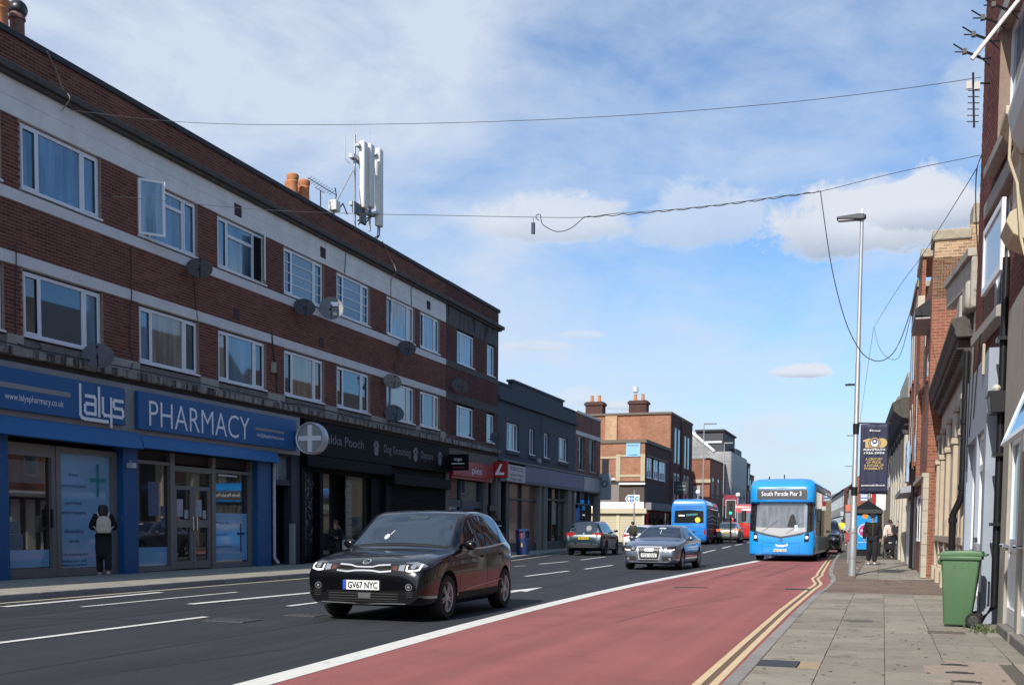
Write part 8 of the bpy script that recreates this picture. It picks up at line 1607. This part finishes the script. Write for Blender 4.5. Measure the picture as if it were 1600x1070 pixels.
    for k in 'lr':
        a, t_ = Vector(p['a' + k]), Vector(p['t' + k]); hl = a + (a - t_).normalized() * R1(.06); d = (t_ - a)
        skin_mesh('shoe', shoe, r, [(hl.x, hl.y, a.z - R1(.04), R1(.04), R1(.045)), (a.x, a.y, a.z - R1(.035), R1(.045)), (t_.x - d.x * .2, t_.y - d.y * .2, t_.z + R1(.002), R1(.042), R1(.034)), (t_.x + d.x * .15, t_.y + d.y * .15, t_.z, R1(.036), R1(.026))], [(0, 1), (1, 2), (2, 3)], 1)
    H = Vector(p['crn']); bk = -fd
    if hairstyle == 'short': b = MB(); b.ball(tuple(hd + bk * R1(.015) + Vector((0, 0, R1(.035)))), R1(.098), 14, (.88, 1, .95)); b.done('hair', hair, r, local=True, smooth=True)
    elif hairstyle == 'long': skin_mesh('hair', hair, r, [tuple(hd + Vector((0, 0, R1(.055))) + bk * R1(.01)) + (R1(.10), R1(.11)), tuple(hd + bk * R1(.035)) + (R1(.125), R1(.115)), tuple(hd + bk * R1(.07) + Vector((0, 0, R1(-.14)))) + (R1(.135), R1(.09)), tuple(hd + bk * R1(.09) + Vector((0, 0, R1(-.27)))) + (R1(.125), R1(.06))], [(0, 1), (1, 2), (2, 3)], 2)
    elif hairstyle == 'hat':
        b = MB(); b.lathe([(R1(.135), R1(-.0)), (R1(.14), R1(.012)), (R1(.098), R1(.04)), (R1(.092), R1(.11)), (R1(.07), R1(.128)), (.001, R1(.13))], tuple(hd + Vector((0, 0, R1(.03)))), 20); b.done('bucket_hat', hair, r, local=True, smooth=True)
    elif hairstyle == 'hood': skin_mesh('hood', hair, r, [tuple(hd + Vector((0, 0, R1(.05))) + bk * R1(.02)) + (R1(.095),), tuple(hd + bk * R1(.03)) + (R1(.11),), tuple(hd + bk * R1(.03) + Vector((0, 0, R1(-.13)))) + (R1(.10),)], [(0, 1), (1, 2)], 2)
    elif hairstyle == 'bald': b = MB(); b.ball(tuple(hd + bk * R1(.03) + Vector((0, 0, R1(.0)))), R1(.088), 12, (.95, 1, .7)); b.done('cropped_hair', hair, r, local=True, smooth=True)
    return r
KBLK = mat('black_cloth', (.008, .008, .009), .9, ns=14, na=.2); KBLK2 = mat('black_denim', (.012, .013, .017), .9, ns=14, na=.2); HAIRD = mat('dark_hair', (.008, .006, .005), .5); WSHOE = mat('white_trainers', (.72, .70, .68), .6); BSHOE = mat('black_shoes', (.012, .012, .012), .6); PSHOE = mat('pale_pink_trainers', (.52, .42, .43), .6)
CREAMT = mat('cream_jumper', (.60, .46, .40), .9, ns=10, na=.1); WHT = mat('white_tshirt', (.66, .66, .67), .8); CHAR = mat('charcoal_cloth', (.03, .03, .033), .9, ns=10, na=.3); HIVIS = mat('yellow_hi_vis', (.75, .70, .03), .7); ORA_ = mat('orange_top', (.6, .17, .10), .8); NAVYT = mat('navy_trousers', (.02, .03, .08), .9); REDT = mat('red_trousers', (.35, .04, .05), .9); OLIVE = mat('olive_cloth', (.05, .045, .03), .9)
WALK = dict(kl=(.09, -.12, .50), al=(.09, -.10, .09), tl=(.10, -.25, .05), kr=(-.09, .04, .50), ar=(-.09, .22, .13), tr=(-.10, .10, .04), el=(.25, .08, 1.16), wl=(.26, .06, .90), er=(-.25, -.04, 1.16), wr=(-.25, -.16, .93))
# woman with a rucksack walking past the pharmacy, seen from behind
wm = person('woman in black with a cream rucksack walking past the pharmacy window', (-16.5, 19.35, .11), RAD(180 + 42), 1.66, dict(WALK, wr=(-.20, -.26, 1.14), er=(-.27, -.05, 1.15), wl=(.18, -.26, 1.14), el=(.27, -.05, 1.15)), KBLK, KBLK, PSHOE, HAIRD, hairstyle='long', coat=.045)
skin_mesh('long_tunic', KBLK, wm, [(0, 0, .98, .19, .15), (0, .0, .78, .19, .155), (.01, .01, .55, .165, .14), (.03, .02, .36, .15, .13)], [(0, 1), (1, 2), (2, 3)], 2)
rk = thing('rucksack', 'cream rucksack with a front pocket on the back of the woman in black', 'rucksack', (-16.5, 19.35, .11), RAD(180 + 42)); RKM = mat('cream_leatherette', (.52, .46, .38), .6, ns=9, na=.08)
b = MB(); b.prism([(-.14, .97), (.14, .97), (.155, 1.05), (.15, 1.24), (.11, 1.33), (.0, 1.36), (-.11, 1.33), (-.15, 1.24), (-.155, 1.05)], .13, .28, axis='d'); b.done('bag', RKM, rk, local=True, bevel=.035, seg=3, smooth=True)
b = MB(); b.prism([(-.11, .99), (.11, .99), (.12, 1.04), (.115, 1.15), (-.115, 1.15), (-.12, 1.04)], .275, .31, axis='d'); b.done('front_pocket', RKM, rk, local=True, bevel=.015, seg=2, smooth=True); MB().box(-.115, .115, .31, .314, 1.135, 1.143).done('zip', mat('zip_tan', (.25, .2, .14), .5), rk, local=True)
for q in (-1, 1): MB().tube([(q * .09, .17, 1.31), (q * .12, .06, 1.43), (q * .12, -.10, 1.40), (q * .12, -.14, 1.2)], .018, 6).tube([(q * .14, .16, 1.05), (q * .21, .06, 1.12)], .015, 6).done('strap', RKM, rk, local=True)
# seated person with a mobility scooter outside the groomer
st2 = person('person in black sitting on a mobility scooter outside the dog groomer', (-16.25, 29.55, .11 + .02), RAD(62), 1.68, dict(pel=(0, .1, .62), wai=(0, .1, .78), che=(0, .05, .98), nek=(0, .03, 1.14), hed=(0, -.01, 1.23), crn=(0, -.01, 1.34), hl=(.09, .06, .60), hr=(-.09, .06, .60), kl=(.13, -.33, .60), kr=(-.13, -.33, .60), al=(.13, -.38, .22), ar=(-.13, -.38, .22), tl=(.13, -.52, .17), tr=(-.13, -.52, .17), sl=(.17, .04, 1.09), sr=(-.17, .04, 1.09), el=(.24, -.12, .86), er=(-.24, -.06, .86), wl=(.08, -.13, 1.13), wr=(-.22, -.32, .84)), KBLK, KBLK2, BSHOE, mat('auburn_hair', (.10, .05, .035), .6), hairstyle='short', coat=.02)
sc = thing('mobility_scooter', 'dark mobility scooter under the seated person by the groomer doorway', 'mobility scooter', (-16.25, 29.55, .11), RAD(62))
MB().box(-.24, .24, -.1, .35, .42, .5).box(-.24, .24, .3, .38, .5, .95).done('seat', KBLK2, sc, local=True, bevel=.03, seg=2, smooth=True); MB().prism([(-.25, .12), (.25, .12), (.25, .2), (-.25, .2)], -.6, .4, axis='d').done('deck', mat('scooter_shell', (.05, .06, .08), .3), sc, local=True, bevel=.02); MB().box(-.05, .05, .1, .2, .2, .42).done('seat_post', IRON, sc, local=True)
MB().tube([(0, -.6, .2), (0, -.42, .88)], .035, 8).tube([(-.26, -.4, .86), (.26, -.4, .86)], .016, 6).done('tiller', IRON, sc, local=True); MB().box(-.1, .1, -.62, -.5, .45, .75).done('front_basket', mat('pale_bag', (.45, .46, .46), .6), sc, local=True, bevel=.02)
for (x, y) in ((-.24, .28), (.24, .28), (-.2, -.55), (.2, -.55)): MB().lathe([(.1, -.04), (.12, -.03), (.12, .03), (.1, .04)], (x, y, .125), 16, axis='x').done('wheel', RUB, sc, local=True)
# man by the slate blue shop
mn = person('man in a dark t-shirt standing at the door left of the supermarket posters', (-15.6, 42.6, .11), RAD(60), 1.76, dict(el=(.22, .0, 1.16), wl=(.2, -.12, .95), er=(-.24, .02, 1.16)), KBLK, KBLK2, BSHOE, HAIRD, skin=(.13, .08, .06), hairstyle='bald')
MB().box(-.1, .08, -.17, -.155, 1.24, 1.28).done('shirt_print', WHT, mn, local=True)
# walking man on the right
wk = person('man in a black bomber jacket and bucket hat walking towards the camera', (-.35, 38.85, .11), RAD(4), 1.76, dict(WALK, kl=(.09, -.10, .50), al=(.08, -.08, .09), tl=(.09, -.22, .05), el=(.255, .03, 1.14), wl=(.255, -.06, .90), er=(-.255, .03, 1.14), wr=(-.26, -.02, .89), sl=(.19, 0, 1.42), sr=(-.19, 0, 1.42)), KBLK, KBLK2, WSHOE, KBLK2, skin=(.40, .24, .18), hairstyle='hat', coat=.06)
MB().tube([(0, -.185, 1.42), (0, -.205, 1.25), (0, -.19, 1.0)], .007, 5).done('zip', mat('brass_zip', (.35, .26, .12), .4, .5), wk, local=True)
# pushchair group
pw = person('woman in a cream jumper pushing a black pushchair along the right pavement', (.32, 50.1, .11), RAD(0), 1.64, dict(el=(.23, -.08, 1.15), wl=(.2, -.33, 1.05), er=(-.23, -.08, 1.15), wr=(-.2, -.33, 1.05), kl=(.09, -.05, .5)), CREAMT, KBLK2, WSHOE, mat('brown_hair', (.03, .018, .012), .5), hairstyle='short')
ps_ = thing('pushchair', 'black pushchair with a round hood in front of the woman in the cream jumper', 'pushchair', (.30, 49.35, .11))
b = MB(); b.ball((0, 0, .72), .27, 16, (.95, 1, 1.0)); b.done('hood', KBLK, ps_, local=True, smooth=True); MB().box(-.22, .22, -.25, .2, .35, .62).done('seat', KBLK2, ps_, local=True, bevel=.06, seg=3, smooth=True); MB().box(-.2, .2, -.1, .25, .18, .27).done('basket', CHAR, ps_, local=True); MB().box(-.07, .09, -.285, -.27, .66, .69).done('logo_patch', LETW, ps_, local=True)
MB().tube([(-.22, .55, 1.03), (-.24, .2, .6), (-.25, -.3, .15)], .016, 6).tube([(.22, .55, 1.03), (.24, .2, .6), (.25, -.3, .15)], .016, 6).tube([(-.22, .55, 1.03), (.22, .55, 1.03)], .018, 6).tube([(-.24, .3, .12), (-.24, 0, .5)], .014, 6).tube([(.24, .3, .12), (.24, 0, .5)], .014, 6).done('frame', IRON, ps_, local=True)
for (x, y, q) in ((-.26, -.32, .09), (.26, -.32, .09), (-.27, .32, .13), (.27, .32, .13)): MB().lathe([(q * .8, -.025), (q, -.018), (q, .018), (q * .8, .025)], (x, y, q), 14, axis='x').done('wheel', RUB, ps_, local=True)
person('woman with dark hair and a white top behind the woman with the pushchair', (.28, 51.6, .11), RAD(8), 1.72, dict(WALK), WHT, KBLK2, BSHOE, HAIRD, skin=(.22, .13, .09), hairstyle='short')
person('man in a dark t-shirt leaning one hand on the stone wall beside the pushchair', (.52, 47.0, .11), RAD(-150 + 180), 1.74, dict(WALK, el=(.34, -.12, 1.22), wl=(.52, -.25, 1.14), er=(-.24, -.10, 1.14), wr=(-.14, -.26, 1.08), face=(.5, -.8, -.2), che=(.02, -.05, 1.3), nek=(.04, -.1, 1.46), hed=(.06, -.14, 1.54), crn=(.07, -.15, 1.65)), CHAR, KBLK2, BSHOE, mat('grey_stubble', (.16, .12, .10), .8), skin=(.42, .23, .18), hairstyle='bald')
person('person in an olive hooded coat standing beside the parked teal car', (-12.5, 55.0, zr(55)), RAD(150), 1.72, dict(), OLIVE, KBLK2, BSHOE, OLIVE, hairstyle='hood', coat=.03, sub=1)
person('distant person in a yellow hi-vis top beyond the front bus', (-2.95, 84, zr(84) + .11), RAD(5), 1.8, dict(WALK), HIVIS, NAVYT, BSHOE, HAIRD, hairstyle='short', sub=1)
person('distant person in an orange top and navy trousers beside the sign post', (-1.9, 70, zr(70) + .11), RAD(5), 1.7, dict(WALK), ORA_, NAVYT, WSHOE, HAIRD, hairstyle='short', sub=1)
person('distant person with red trousers behind the sign post', (-2.3, 76, zr(76) + .11), RAD(185), 1.68, dict(WALK), WHT, REDT, WSHOE, HAIRD, hairstyle='short', sub=1)
